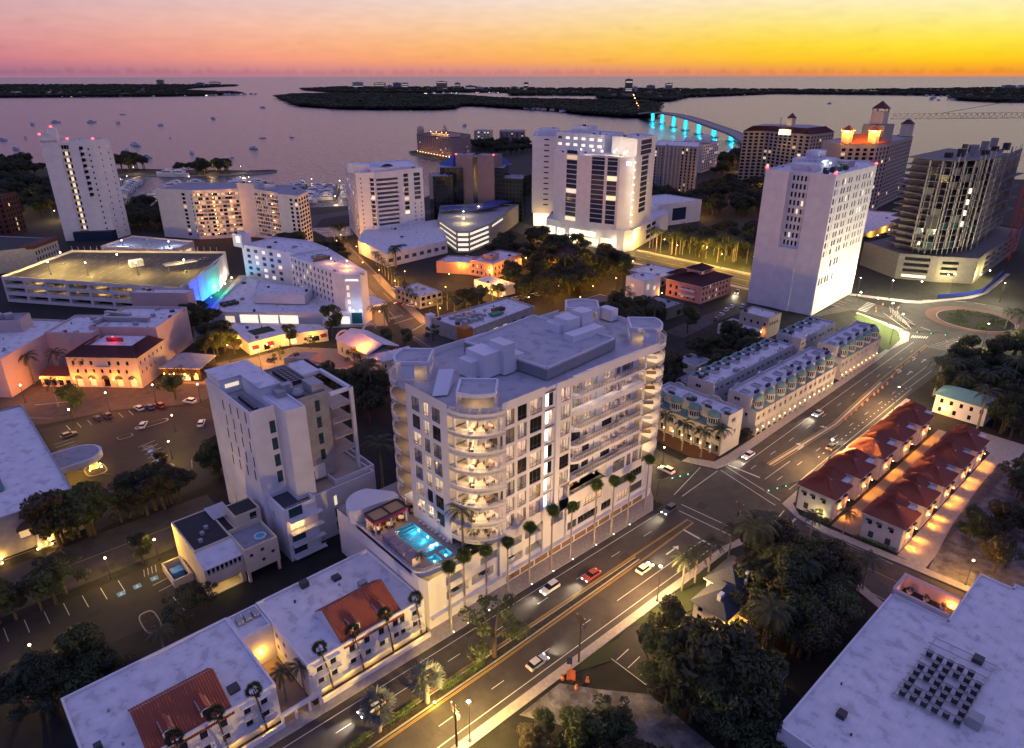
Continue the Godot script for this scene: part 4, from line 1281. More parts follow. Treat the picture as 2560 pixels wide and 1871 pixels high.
func hip_roof(parent: Node,x0: float,x1: float,z0: float,z1: float,y: float,h: float,m: String,tiles := true,over := 0.5) -> void:
	x0 -= over; x1 += over; z0 -= over; z1 += over
	var ridge_x := (x1-x0) > (z1-z0)
	var half := minf(x1-x0,z1-z0)/2
	var p := Vector3((x0+x1)/2,y+h,z0+half) if not ridge_x else Vector3(x0+half,y+h,(z0+z1)/2)
	var q := Vector3((x0+x1)/2,y+h,z1-half) if not ridge_x else Vector3(x1-half,y+h,(z0+z1)/2)
	var A := Vector3(x0,y,z1); var B := Vector3(x1,y,z1); var C := Vector3(x1,y,z0); var D := Vector3(x0,y,z0)
	var S: Array
	if ridge_x:
		S = [[A,B,q,p],[B,C,q,q],[C,D,p,q],[D,A,p,p]]
	else:
		S = [[A,B,q,q],[B,C,p,q],[C,D,p,p],[D,A,q,p]]
	if tiles:
		for s in S: tile_roof(parent,"roof",s[0],s[1],s[2],s[3],m)
	else:
		var mb := MB.new()
		for s in S:
			mb.tri(s[0],s[1],s[2])
			if s[2] != s[3]: mb.tri(s[0],s[2],s[3])
		part(parent,"roof",mb,m)
	part(parent,"eave",bx(x0,x1,y-0.25,y-0.02,z0,z1),"white_warm")
var ac_proto: Node3D
func condenser(at: Vector3,label: String,group: String,s := 1.0,turn := 0.0) -> void:
	if ac_proto == null:
		ac_proto = thing("air_conditioner",label,"air conditioner",at,group,turn)
		part(ac_proto,"cabinet",bx(-0.42,0.42,0.15,0.95,-0.42,0.42),"metal_dark")
		for x in [-0.36,0.36]:
			part(ac_proto,"foot",bx(x-0.05,x+0.05,0,0.15,-0.42,0.42),"metal")
		var f := MB.new()
		f.lathe(Vector3(0,0.95,0),[Vector2(0.38,0.0),Vector2(0.38,0.07),Vector2(0.3,0.07),Vector2(0.3,0.01)],14)
		for i in 5:
			var a := TAU*i/5
			f.tri(Vector3(0,0.98,0),Vector3(cos(a)*0.29,0.98,sin(a)*0.29),Vector3(cos(a+0.6)*0.29,1.0,sin(a+0.6)*0.29))
		part(ac_proto,"fan",f,"metal")
		if s != 1.0: ac_proto.scale = Vector3.ONE*s
	else:
		copy(ac_proto,"air_conditioner",at,turn,label,group,s)
func duct_box(t: Node,x0: float,x1: float,z0: float,z1: float,y: float,h: float,m := "metal_duct") -> void:
	part(t,"roof_unit",bx(x0,x1,y,y+h,z0,z1),m)
func near_left() -> void:
	# ---- motel along the avenue
	for wing in 2:
		var X0 := 1.0 if wing == 0 else 33.4
		var X1 := 27.8 if wing == 0 else 57.7
		var t := thing("motel_wing",["white motel wing cut by the bottom edge with red tiled gable","white motel wing with red tiled gable beside the pool deck"][wing],"motel",Vector3(X0,0,-88.0),"motel wings along the avenue")
		var L := X1-X0
		var wf := []
		var gx := 7.2 if wing == 0 else 7.0
		for c in [1.6,4.2,L-5.6,L-2.8]:
			wf.append([c,5.3,1.1,1.9,"pane_dark"]); wf.append([c,2.6,1.1,1.9,"pane_dark"])
		for k in 4:
			wf.append([gx+1.0+k*3.05,5.4,1.15,2.1,"pane_dark"]); wf.append([gx+1.0+k*3.05,2.7,1.15,1.9,"pane_dark"])
		var wl := grid(2.0,3.0,4,2.8,2.7,2,0.8,1.1,0.0)
		block(t,[0,L,-20.6,0],0,8.2,"white","roof_white",wl,wf,0.5,0.2)
		# balconies with railings and hoods
		var bl := MB.new()
		for q in wf:
			var px: float = q[0]+0.55
			var py: float = q[1]-0.1
			var b := MB.new()
			b.box(Vector3(px-1.05,py-0.12,0),Vector3(px+1.05,py,1.15),false)
			var bp := part(t,"balcony",b,"white")
			var rl := MB.new()
			rl.bar(Vector3(px-1.0,py+0.9,1.1),Vector3(px+1.0,py+0.9,1.1),0.05,0.06)
			rl.bar(Vector3(px-1.0,py+0.9,0.02),Vector3(px-1.0,py+0.9,1.1),0.05,0.06)
			rl.bar(Vector3(px+1.0,py+0.9,0.02),Vector3(px+1.0,py+0.9,1.1),0.05,0.06)
			for j in 9:
				rl.box(Vector3(px-1.0+j*0.25-0.02,py,1.07),Vector3(px-1.0+j*0.25+0.02,py+0.9,1.12))
			part(bp,"railing",rl,"white")
			if q[1] > 5 and (px < gx or px > gx+12.6):
				part(t,"hood",bx(px-1.1,px+1.1,7.5,7.7,0,0.9),"white")
		# ground floor porch,lit yellow
		part(t,"porch",bx(0.6,L-0.6,2.2,2.35,0,0.8),"white")
		for k in 5:
			var px := 2.5+k*(L-5.0)/4
			part(t,"porch_lamp",bx(px-0.12,px+0.12,2.0,2.18,0.25,0.5),"glow_warm")
			omni(Vector3(px,1.85,0.6),2.2,Color(1.0,0.72,0.22),0.08,t)
		# tiled gable with dormers
		var e := 12.6
		tile_roof(t,"tile_roof",Vector3(gx,7.3,0.35),Vector3(gx+e,7.3,0.35),Vector3(gx+e,11.0,-7.2),Vector3(gx,11.0,-7.2))
		tile_roof(t,"tile_roof",Vector3(gx+e,8.4,-10.6),Vector3(gx,8.4,-10.6),Vector3(gx,11.0,-7.2),Vector3(gx+e,11.0,-7.2))
		var gb := MB.new()
		for gx2 in [gx,gx+e]:
			gb.tri(Vector3(gx2,7.3,0.1),Vector3(gx2,10.9,-7.2),Vector3(gx2,8.2,-10.4))
			gb.tri(Vector3(gx2,7.3,0.1),Vector3(gx2,8.2,-10.4),Vector3(gx2,7.3,-10.4))
		part(t,"gable",gb,"white")
		for k in 2:
			var dx := gx+2.6+k*5.6
			var dm := MB.new()
			dm.box(Vector3(dx,8.0,-4.2),Vector3(dx+1.7,9.6,-1.5))
			var dn := part(t,"dormer",dm,"white")
			part(dn,"pane",bx(dx+0.3,dx+1.4,8.3,9.4,-1.5,-1.44),"pane_dark")
			tile_roof(dn,"dormer_roof",Vector3(dx-0.2,9.5,-1.2),Vector3(dx-0.2,9.5,-5.0),Vector3(dx+0.85,10.3,-5.0),Vector3(dx+0.85,10.3,-1.2))
			tile_roof(dn,"dormer_roof",Vector3(dx+1.9,9.5,-5.0),Vector3(dx+1.9,9.5,-1.2),Vector3(dx+0.85,10.3,-1.2),Vector3(dx+0.85,10.3,-5.0))
	var link := thing("motel_link","white flat roofed link closing the motel courtyard","building",Vector3(27.9,0,-101.6))
	block(link,[0,5.4,-7,0],0,8.0,"white","roof_white",[],[],0.4)
	for k in 3:
		part(link,"roof_unit",bx(0.8+k*1.5,1.9+k*1.5,7.6,8.5,-5.5,-3.6),"metal_duct")
	part(link,"courtyard_lamp",bx(2.5,2.8,3.0,3.3,0.1,0.35),"glow_warm")
	omni(Vector3(2.6,2.9,1.0),6.0,Color(1.0,0.7,0.2),0.1,link)
	slab("motel_courtyard_ground",[28,-101.6,33.2,-101.6,33.2,-86.2,28,-86.2],0.0,0.12,"paver")
	for q in [[34.6,57.6],[-2,27.2]]:
		solo("planter_wall",bx(q[0],q[1],0.0,1.0,-86.6,-86.1),"white","low white wall before the %s motel wing" % ("farther" if q[0] > 30 else "nearer"),"wall","low walls before the motel")
	var gate := thing("courtyard_gate","white gateway wall across the motel courtyard","gate",Vector3(27.2,0,-86.4))
	part(gate,"lintel",bx(0,7.4,2.3,2.9,-0.3,0.3),"white")
	for px in [0.2,2.6,5.0,7.0]:
		part(gate,"pier",bx(px-0.2,px+0.2,0.13,2.3,-0.25,0.25),"white")
	# ---- white modern tower with open frame
	var n2 := thing("modern_tower","white stucco tower with slit windows and open concrete frame, behind the motel","apartment building",Vector3(48.0,0,-130.0))
	var wl := []
	for r in 5:
		for c in 4:
			wl.append([9.0+c*4.3+(r % 2)*0.6,15.2+r*3.6+c*0.5,0.6,2.7,"pane_blue",0.08])
	for q in [[6,3.0],[12,3.4],[18,7.0],[24,4.0]]:
		wl.append([q[0],q[1],0.4,2.6,"pane_blue"])
	var w1 := []
	for r in 5:
		w1.append([3.6,12.6+r*4.1,1.5,3.1,"pane_teal"])
	# tall shaft: x 0..6,then projecting stair mass,then grey concrete bay
	block(n2,[-1.0,4.6,-28.5,-4.0],0,34.5,"white","roof_grey",wl,[[4.0,15.4,1.35,3.0,"pane_teal"],[4.0,19.6,1.35,3.0,"pane_teal"],[4.0,23.8,1.35,3.0,"pane_teal"],[4.0,28.0,1.35,3.0,"pane_teal"]],1.6,0.2,"frame_dark")
	block(n2,[4.6,9.2,-26.0,1.6],0,34.9,"white","roof_white",[],[],0.5)
	block(n2,[9.2,17.2,-25.0,-3.6],12.8,34.2,"grey_wall","concrete",[],[[4.6,4.4,1.2,2.8,"pane_teal"],[4.6,8.6,1.2,2.8,"pane_teal"],[4.6,12.8,1.2,2.8,"pane_teal"],[4.6,17.0,1.2,2.8,"pane_teal"]],0.8,0.2,"frame_dark")
	var l := MB.new()
	l.box(Vector3(-0.9,36.3,-28.4),Vector3(9.2,36.7,-20.0),false)
	l.box(Vector3(4.2,36.3,-20.0),Vector3(9.2,36.7,-9.6),false)
	part(n2,"penthouse_roof",l,"roof_white")
	var pwl := MB.new()
	pwl.box(Vector3(-0.6,33,-20.4),Vector3(4.4,36.3,-20.1)); pwl.box(Vector3(4.3,33,-20.2),Vector3(4.6,36.3,-9.8)); pwl.box(Vector3(4.6,33,-10.2),Vector3(9.1,36.3,-9.9)); pwl.box(Vector3(-0.7,33,-28),Vector3(-0.4,36.3,-20.2))
	part(n2,"penthouse_wall",pwl,"white")
	part(n2,"penthouse_window",bx(0.4,3.6,34.4,35.3,-20.08,-20.0),"pane_lit_b")
	# terraces block in front,right block with roof terrace
	var balc := []
	for r in 4:
		balc.append([0.9,1.4+r*3.2,3.2,2.4,["pane_dark","pane_teal","pane_lit_a","pane_teal"][r]])
	block(n2,[0.0,7.4,-4.0,4.6],0,13.6,"white","roof_blue",[[2.0,8.0,0.5,2.4,"pane_blue"]],balc,0.9,0.3,"frame_dark")
	for r in 4:
		var yb := 1.1+r*3.2
		part(n2,"balcony",bx(0.6,8.2,yb-0.2,yb,4.6,6.0),"white")
		railing(n2,[Vector2(0.6,5.95),Vector2(8.15,5.95)],yb,1.0,"railing",0.5,false)
	part(n2,"balcony_lamp",bx(2.4,2.7,9.9,10.1,4.62,4.8),"glow_warm")
	omni(Vector3(2.5,9.7,5.2),5.0,Color(1.0,0.7,0.25),0.08,n2)
	block(n2,[7.4,24.0,-26.0,2.4],0,12.8,"white","tan",[],[[5.4,8.0,0.8,2.6,"pane_lit_b"],[5.4,4.6,0.8,2.6,"pane_blue"],[5.4,1.0,1.0,2.6,"pane_blue"],[13.0,6.0,0.25,3.6,"pane_dark"]],0.9,0.2)
	block(n2,[14.6,25.2,-25.6,0.4],0,13.2,"white","tan",[],[],0.9)
	part(n2,"terrace_room",bx(9.2,14.4,12.8,16.4,-9.0,-3.4),"white")
	part(n2,"terrace_door",bx(10.6,11.6,12.9,15.2,-3.42,-3.34),"frame_dark")
	# open frame of terraces at the right
	var fr := MB.new()
	for p in [[22.4,-2.2],[22.4,-24.6],[17.6,-24.6]]:
		fr.box(Vector3(p[0]-0.4,12.4,p[1]-0.4),Vector3(p[0]+0.4,34.0,p[1]+0.4))
	fr.box(Vector3(17.2,33.2,-3.0),Vector3(22.8,34.0,-2.2),false); fr.box(Vector3(22.0,33.2,-25),Vector3(22.8,34.0,-3.0),false); fr.box(Vector3(17.2,33.2,-17),Vector3(22,34,-16.2),false)
	part(n2,"frame",fr,"white")
	part(n2,"frame_roof",bx(17.2,22.8,33.2,34.0,-25,-17),"roof_white")
	for r in 5:
		var ys := 14.6+r*3.9
		if r > 0:
			part(n2,"terrace_slab",bx(17.2,22.4,ys-0.4,ys,-24.6,-2.2),"tan")
			railing(n2,[Vector2(17.2,-2.3),Vector2(22.3,-2.3)],ys,1.0,"railing",0.8,false)
	railing(n2,[Vector2(0.2,4.4),Vector2(7.2,4.4)],13.6,0.5,"railing",0.8,false)
	for k in 16:
		condenser(Vector3(47.6+(k % 2)*2.1,32.9,-137.0-(k/2)*1.15),"dark condenser in the twin rows on the stucco tower's sunken roof","condensers on the stucco tower's sunken roof",1.05)
	for k in 24:
		condenser(Vector3(61.2+(k % 3)*1.05,33.45,-143.4-(k/3)*1.25),"dark condenser packed on the stucco tower's rear roof","condensers on the stucco tower's rear roof",1.0)
	for q in [[8.6,11.0,-9.4,-7.6,34.4,2.2],[6.8,8.8,-9.2,-6.4,34.4,1.4],[14.0,17.0,-9.4,-4.6,33.4,2.6]]:
		duct_box(n2,q[0],q[1],q[2],q[3],q[4],q[5])
	var dh := MB.new()
	dh.lathe(Vector3(11.6,34.0,-7.0),[Vector2(0.1,1.3),Vector2(0.8,1.15),Vector2(1.5,0.6),Vector2(1.6,0.1)],12)
	part(n2,"exhaust_cowl",dh,"metal_duct")
	var an := MB.new()
	an.tube(Vector3(8.2,36.7,-17),Vector3(8.2,43.0,-17),0.08,0.04,6)
	part(n2,"antenna",an,"metal")
	# ---- black-roofed house
	var n3 := thing("black_roofed_house","cream house with black flat roofs and terrace between the car park and motel","house",Vector3(30.0,0,-125.4))
	block(n3,[0,8,-19.6,-5.6],0,9.0,"cream","roof_dark",[],[],0.15)
	var lean := MB.new()
	lean.quad(Vector3(0,7.0,-0.6),Vector3(8,7.0,-0.6),Vector3(8,8.6,-5.6),Vector3(0,8.6,-5.6))
	lean.tri(Vector3(0,7.0,-0.6),Vector3(0,8.6,-5.6),Vector3(0,7.0,-5.6))
	part(n3,"lean_to_roof",lean,"roof_white")
	block(n3,[0,8,-5.6,-0.8],0,7.0,"cream","roof_white",[],grid(0.5,0.92,8,5.2,1.0,1,0.75,1.5,0.0)+[[0.8,0.2,6.4,2.4,"",3.0]],-1.0,0.15,"frame_white")
	block(n3,[8,15.4,-8.6,0.6],2.6,8.6,"cream","roof_grey",[],[[1.0,3.4,0.9,1.0,"pane_dark"],[3.4,3.8,0.9,1.0,"pane_dark"],[5.6,2.2,0.9,1.0,"pane_dark"],[3.4,1.2,0.9,1.0,"pane_dark"]],0.9,0.15,"frame_white")
	for px in [8.4,15.0]:
		part(n3,"pier",bx(px-0.3,px+0.3,0,2.6,-0.2,0.4),"cream")
	part(n3,"undercroft_wall",bx(8,15.4,0,2.6,-8.6,-8.3),"cream")
	block(n3,[10.2,16.0,-14.4,-8.6],0,11.2,"cream","roof_dark",[],[[3.2,8.9,1.7,1.9,"pane_dark"]],0.15,0.12,"frame_white")
	block(n3,[8,10.2,-19.6,-8.6],0,8.2,"cream","roof_dark",[],[],0.1)
	var tr := MB.new()
	for k in 12:
		tr.box(Vector3(7.2,9.2,-19.4+k*0.5),Vector3(11.4,9.35,-19.25+k*0.5),false)
		tr.box(Vector3(7.2+k*0.37,9.36,-19.4),Vector3(7.35+k*0.37,9.46,-13.6),false)
	part(n3,"trellis",tr,"white")
	part(n3,"garage_lamp",bx(3.6,4.0,2.5,2.58,-1.6,-1.3),"glow_soft")
	omni(Vector3(3.8,2.3,-1.4),2.6,Color(1.0,0.85,0.45),0.1,n3)
	for q in [[3.2,-11.0],[4.6,-12.6],[2.0,-8.6]]:
		duct_box(n3,q[0],q[0]+0.8,q[1],q[1]+0.8,8.86,0.7)
	var tub := thing("hot_tub","oval white hot tub on the black-roofed house's terrace","hot tub",Vector3(43.0,7.72,-128.2),"",0.2)
	var tb := MB.new()
	tb.lathe(Vector3.ZERO,[Vector2(1.2,0),Vector2(1.3,0.5),Vector2(1.0,0.5),Vector2(0.95,0.2)],20)
	part(tub,"shell",tb,"white")
	var tw := MB.new()
	tw.lathe(Vector3(0,0.42,0),[Vector2(1.0,0),Vector2(0.0,0.001)],20)
	part(tub,"water",tw,"pool_water")
	# ---- bin store in the lower car park
	var d := thing("bin_enclosure","cream walled bin store at the corner of the lower car park","enclosure",Vector3(27.6,0,-137.6))
	for q in [[-2,2,-4.2,-3.9],[-2,-1.7,-3.9,3.6],[1.7,2,-3.9,3.6],[-1.7,1.7,3.3,3.6]]:
		part(d,"wall",bx(q[0],q[1],0,2.0,q[2],q[3]),"cream")
	solo("waste_container",bx(26.4,28.8,0.03,1.5,-139.4,-137.2),"paint_blue","blue waste container inside the bin store","container")
	# ---- arts centre at the left edge
	var a := thing("arts_centre","long low arts centre with stained pale roof at the left edge","building",Vector3(17.0,0,-170.8))
	block(a,[-60,0,-64.5,0],0,10.0,"grey_wall","roof_white",[],[[47.6,3.0,5.6,2.0,"pane_lit_c"],[35.6,3.0,5.6,2.0,"pane_lit_b"]],0.4,0.5)
	for px in [-12.4,-24.4]:
		var ar := MB.new()
		var pts := []
		for k in 13:
			pts.append(Vector2(px+2.8+cos(PI*k/12)*3.1,5.0+sin(PI*k/12)*2.2))
		for k in 12:
			ar.bar(Vector3(pts[k].x,pts[k].y,0.1),Vector3(pts[k+1].x,pts[k+1].y,0.1),0.3,0.35)
			ar.tri(Vector3(px+2.8,5.0,0.05),Vector3(pts[k].x,pts[k].y,0.05),Vector3(pts[k+1].x,pts[k+1].y,0.05))
		part(a,"arch_window",ar,"frame_dark")
	for k in 26:
		part(a,"corbel",bx(-58.0+k*2.2,-57.2+k*2.2,8.6,9.2,0,0.4),"grey_wall")
	tile_roof(a,"skylight_roof",Vector3(-40,9.8,-13),Vector3(-12,9.8,-13),Vector3(-26,15,-34),Vector3(-26.2,15,-34),"roof_teal",1.0)
	tile_roof(a,"skylight_roof",Vector3(-12,9.8,-13),Vector3(-12,9.8,-55),Vector3(-26,15,-34),Vector3(-26,15,-34),"roof_teal",1.0)
	var cn := MB.new()
	var bp := [Vector2(0,-33.5),Vector2(0,-22.5)]
	for k in 13:
		var an2 := PI/2-PI*k/12
		bp.append(Vector2(6.0+cos(an2)*5.6,-28.0+sin(an2)*5.5))
	cn.prism(bp,4.6,6.2,true)
	part(a,"canopy",cn,"white_warm")
	var ci := MB.new()
	var bq := []
	for v in bp: bq.append(Vector2(5.0,-28).lerp(v,0.9))
	ci.prism(bq,6.2,6.24)
	part(a,"canopy_top",ci,"roof_grey")
	for z in [-31.0,-28.0,-25.0]:
		part(a,"canopy_lamp",bx(3.4,3.9,4.52,4.58,z-0.25,z+0.25),"glow_warm")
		omni(Vector3(3.6,4.3,z),9.0,Color(1.0,0.76,0.3),0.15,a)
	for p in [[8.2,-170.0,"at the arts centre's front corner"],[26.0,-200.4,"under the arts centre's canopy"],[-1.5,-169.6,"at the left edge before the arts centre"]]:
		var cl := thing("lit_column","tapered glowing white column "+p[2],"column lamp",Vector3(p[0],0.1,p[1]),"glowing tapered columns")
		var c := MB.new()
		c.lathe(Vector3.ZERO,[Vector2(1.25,0),Vector2(0.7,3.4),Vector2(0.0,3.4)],16)
		part(cl,"lamp_shade",c,"white_warm")
		part(cl,"base",bx(-1.5,1.5,-0.1,0.08,-1.5,1.5),"pavement")
		for k in 3:
			var ap: Vector3 = [Vector3(1.5,0.5,1.4),Vector3(-1.4,0.5,1.5),Vector3(1.6,0.5,-0.6)][k]
			part(cl,"uplight",bx(ap.x-0.12,ap.x+0.12,0.2,0.4,ap.z-0.12,ap.z+0.12),"glow_warm")
			omni(ap,3.0,Color(1.0,0.75,0.32),0.1,cl)
# a block on any outline: pts (x,z pairs) run front left,front right,then round the back; wins maps an edge number to its windows
func polyblock(t: Node,pts: Array,y0: float,y1: float,wall: String,roof: String,wins := {},par := 0.6,frame := "",depth := 0.25) -> void:
	var P := vv(pts)
	var mb := MB.new()
	var n := P.size()
	for i in n:
		var a: Vector2 = P[i]
		var b: Vector2 = P[(i+1) % n]
		var r := Vector3(b.x-a.x,0,b.y-a.y).normalized()
		facade(mb,t,Vector3(a.x,y0,a.y),r,a.distance_to(b),y1-y0,wins.get(i,[]),depth,"window",frame)
	var rb := MB.new()
	rb.flat(PackedVector2Array(P),y1-par)
	part(t,"roof",rb,roof)
	clutter(t,P,y1-par,roof)
	if par > 0:
		for i in n:
			var a: Vector2 = P[i]
			var b: Vector2 = P[(i+1) % n]
			var d := (b-a).normalized()
			var s := Vector2(d.y,-d.x)*0.35
			mb.quad(Vector3(a.x,y1,a.y),Vector3(b.x,y1,b.y),Vector3(b.x+s.x,y1,b.y+s.y),Vector3(a.x+s.x,y1,a.y+s.y))
			mb.quad(Vector3(b.x+s.x,y1-par,b.y+s.y),Vector3(a.x+s.x,y1-par,a.y+s.y),Vector3(a.x+s.x,y1,a.y+s.y),Vector3(b.x+s.x,y1,b.y+s.y))
	part(t,"wall",mb,wall)
func lamp_on(t: Node,at: Vector3,e: float,c := Color(1.0,0.72,0.34),m := "glow_warm",s := 0.16) -> void:
	s = minf(s,0.24)
	part(t,"lamp",bx(-s,s,-s,s,-s,s),m,at)
	omni(at,e,c,s,t)
func civic() -> void:
	# theatre,set square to its own street
	var t := thing("theatre","cream three storey theatre with maroon hipped roof and arched doorways","theatre",Vector3(35.0,0,-266.0),"",-PI/4)
	var wf := []
	for k in 7:
		if k != 3: wf.append([1.6+k*3.2,8.4,1.0,1.5,"pane_dark"])
		wf.append([2.6+k*2.9,5.4,0.9,1.4,"pane_dark"])
	for k in 5:
		wf.append([1.4+k*4.8,0.1,2.6,3.0,"pane_lit_c" if k != 2 else "pane_dark",0.8])
	var wr := grid(1.5,2.8,6,8.2,1,1,0.8,1.3,0.0)+grid(1.5,2.8,4,4.8,1,1,0.8,1.3,0.0)
	polyblock(t,[0,0,25,0,25,-18,0,-18],0,11.4,"cream","roof_white",{0: wf,1: wr},0.0)
	for k in 5:
		var am := MB.new()
		for j in 8:
			var a0 := PI*j/8; var a1 := PI*(j+1)/8
			am.tri(Vector3(2.7+k*4.8,3.1,0.06),Vector3(2.7+k*4.8+cos(a0)*1.5,3.1+sin(a0)*1.5,0.06),Vector3(2.7+k*4.8+cos(a1)*1.5,3.1+sin(a1)*1.5,0.06))
		part(t,"arch",am,"frame_dark")
	for s in [[Vector3(-0.6,11.4,0.6),Vector3(25.6,11.4,0.6),Vector3(21.5,14.0,-4.5),Vector3(3.5,14.0,-4.5)],[Vector3(25.6,11.4,0.6),Vector3(25.6,11.4,-18),Vector3(21.5,14,-15),Vector3(21.5,14,-4.5)],[Vector3(-0.6,11.4,-18),Vector3(-0.6,11.4,0.6),Vector3(3.5,14,-4.5),Vector3(3.5,14,-15)]]:
		tile_roof(t,"tile_roof",s[0],s[1],s[2],s[3],"tile_maroon",0.6)
	part(t,"roof_well",bx(4,21,11.6,12.6,-18,-5),"roof_white")
	part(t,"roof_sign",bx(8,14,12.8,14.2,-12,-11.6),"awning_red")
	var bal := MB.new()
	bal.box(Vector3(10.2,8.0,0),Vector3(15.4,8.2,1.1),false)
	part(t,"balcony",bal,"white_warm")
	railing(t,[Vector2(10.2,1.05),Vector2(15.4,1.05)],8.2,1.0,"railing",0.4,false)
	part(t,"side_arcade",bx(-11,-0.2,0,4.2,-7,0.2),"cream")
	tile_roof(t,"arcade_roof",Vector3(-11.4,4.2,0.8),Vector3(0,4.2,0.8),Vector3(0,5.6,-5),Vector3(-11.4,5.6,-5),"tile_red",0.5)
	for k in 4:
		part(t,"window",bx(-9.8+k*2.6,-8.2+k*2.6,0.6,2.6,0.2,0.26),"pane_dark")
	for px in [-10.0,-4.0,2.0,8.0,16.0,23.5]:
		lamp_on(t,Vector3(px,3.8,1.4),13.0,Color(1.0,0.55,0.16),"glow_amber")
	lamp_on(t,Vector3(11,14.8,-11),3.0,Color(1.0,0.1,0.05),"glow_red")
	# auditorium boxes behind it
	var ab := thing("auditorium_hall","big windowless pinkish auditorium with pale blue roofs behind the theatre","building",Vector3.ZERO)
	polyblock(ab,[-10,-298,17.5,-270,44,-300,18,-330],0,14,"pinkish","roof_white",{},0.6)
	polyblock(ab,[33.6,-288.6,46.4,-276.2,60,-291,47,-303.5],0,14.6,"pinkish","roof_white",{},0.7)
	polyblock(ab,[46.8,-282.8,64.8,-264.6,82,-282.6,64,-300.6],0,15.2,"pinkish","roof_white",{},0.9)
	polyblock(ab,[70.4,-316.6,88.0,-299.4,92.6,-304.2,75.0,-321.4],0,16.0,"pinkish","roof_white",{},0.5)
	polyblock(ab,[18,-306,28.5,-298,33,-306,22,-314],13.4,18.0,"pinkish","roof_grey",{},0.5)
	for q in [[22,-307],[25,-305]]:
		part(ab,"roof_unit",bx(q[0],q[0]+2.6,17.6,19.4,q[1]-1.6,q[1]+1.6),"metal_duct")
	for q in [[Vector3(50,15.4,-292),Vector3(66,15.4,-276)],[Vector3(56,15.4,-296),Vector3(62,15.4,-286)],[Vector3(50,15.4,-286),Vector3(56,15.4,-292)]]:
		var dm := MB.new()
		dm.bar(q[0],q[1],1.6,1.3)
		part(ab,"duct",dm,"metal_duct")
	for q in [[68,-282],[60,-276],[72,-290]]:
		part(ab,"roof_unit",bx(q[0],q[0]+1.6,14.3,15.6,q[1],q[1]+1.4),"metal_duct")
	# ivy-covered restaurant
	var iv := thing("ivy_restaurant","ivy covered corner restaurant with slate roof and glowing amber entrance","restaurant",Vector3(60.0,0,-250.0),"",-PI/4)
	polyblock(iv,[0,0,14,0,14,-12,0,-12],0,5.2,"soil","roof_grey",{0: [[2,0.6,2.6,2.2,"pane_lit_c"],[6,0.3,4.0,2.6,"pane_lit_a"],[11.2,0.6,1.8,2.2,"pane_lit_c"]]},0.0)
	hip_roof(iv,0,14,-12,0,5.2,3.4,"roof_grey",false)
	for px in [1.5,5,9,13]:
		lamp_on(iv,Vector3(px,3.4,1.2),12.0,Color(1.0,0.55,0.15),"glow_amber")
	foliage_part(iv,"ivy",[[Vector3(3,3.6,0.2),2.2],[Vector3(7,4.4,0.2),2.2],[Vector3(11,3.8,0.2),2.2],[Vector3(0,3,-5),2.4],[Vector3(14,3.4,-4),2.4]],160,0.4,"leaf_dark")
	# parking garage with lit panels
	var g := thing("parking_garage","open deck parking garage with lamps on its empty roof and colour lit panels","parking garage",Vector3.ZERO)
	var G := [36,-400,92,-322.5,120.5,-353,135,-378,74,-438]
	var wfront := []
	for k in 8:
		for y in [1.2,5.0,8.6]:
			wfront.append([1.2+k*11.8,y,10.4,2.2,"",3.5])
	polyblock(g,G,0,12.6,"white_warm","asphalt_brown",{0: wfront},1.1)
	var inner := MB.new()
	for y in [4.2,8.0]:
		inner.flat(PackedVector2Array(vv([37.5,-400,92,-324,119,-353,133,-377,74,-436])),y)
	inner.quad(Vector3(46,0,-406),Vector3(100,0,-334),Vector3(100,11.3,-334),Vector3(46,11.3,-406))
	part(g,"deck",inner,"concrete")
	for k in 5:
		var p := Vector2(42,-396).lerp(Vector2(92,-327),(k+0.5)/5.0)
		for y in [6.9,10.6]:
			part(g,"deck_lamp",bx(p.x+1.4,p.x+3.4,y,y+0.1,p.y-4.0,p.y-3.4),"glow_soft")
			area(Vector3(p.x+2.4,y-0.08,p.y-3.7),Vector2(2,0.6),9.0,Color(1.0,0.84,0.42),Vector3.DOWN,g)
	# curved screen panels on the street side
	for k in 5:
		var a := Vector2(96,-325).lerp(Vector2(132,-373),k/5.0)
		var b := Vector2(96,-325).lerp(Vector2(132,-373),(k+0.92)/5.0)
		var d := (b-a).normalized()
		var o := Vector2(-d.y,d.x)*0.8
		var pm := MB.new()
		pm.bar(Vector3(a.x+o.x,7.6,a.y+o.y),Vector3(b.x+o.x,7.6,b.y+o.y),0.3,11.0)
		part(g,"screen_panel",pm,"white")
		var m := (a+b)/2+Vector2(-d.y,d.x)*4.0
		part(g,"floodlight",bx(m.x-0.2,m.x+0.2,1.0,1.4,m.y-0.2,m.y+0.2),["glow_blue","glow_blue","glow_green_soft","glow_white","glow_white"][k])
		omni(Vector3(m.x,1.9,m.y),[110.0,60.0,60.0,26.0,30.0][k],[Color(0.05,0.15,1.0),Color(0.12,0.3,1.0),Color(0.25,1.0,0.65),Color(0.9,0.9,1.0),Color(1.0,0.9,0.7)][k],0.2,g)
	var rl := MB.new()
	for k in 24:
		var p := Vector2(74,-437).lerp(Vector2(134,-379),k/24.0)
		rl.box(Vector3(p.x,12.4,p.y),Vector3(p.x+0.15,15.0,p.y+0.15))
	part(g,"roof_screen",rl,"white")
	for k in 2:
		part(g,"roof_canopy",bx(97+k*0.0,112,15.4,15.7,-360+k*9.0,-354+k*9.0),"roof_grey") if k == 0 else part(g,"canopy_post",bx(98,98.4,11.5,15.4,-355,-354.6),"metal")
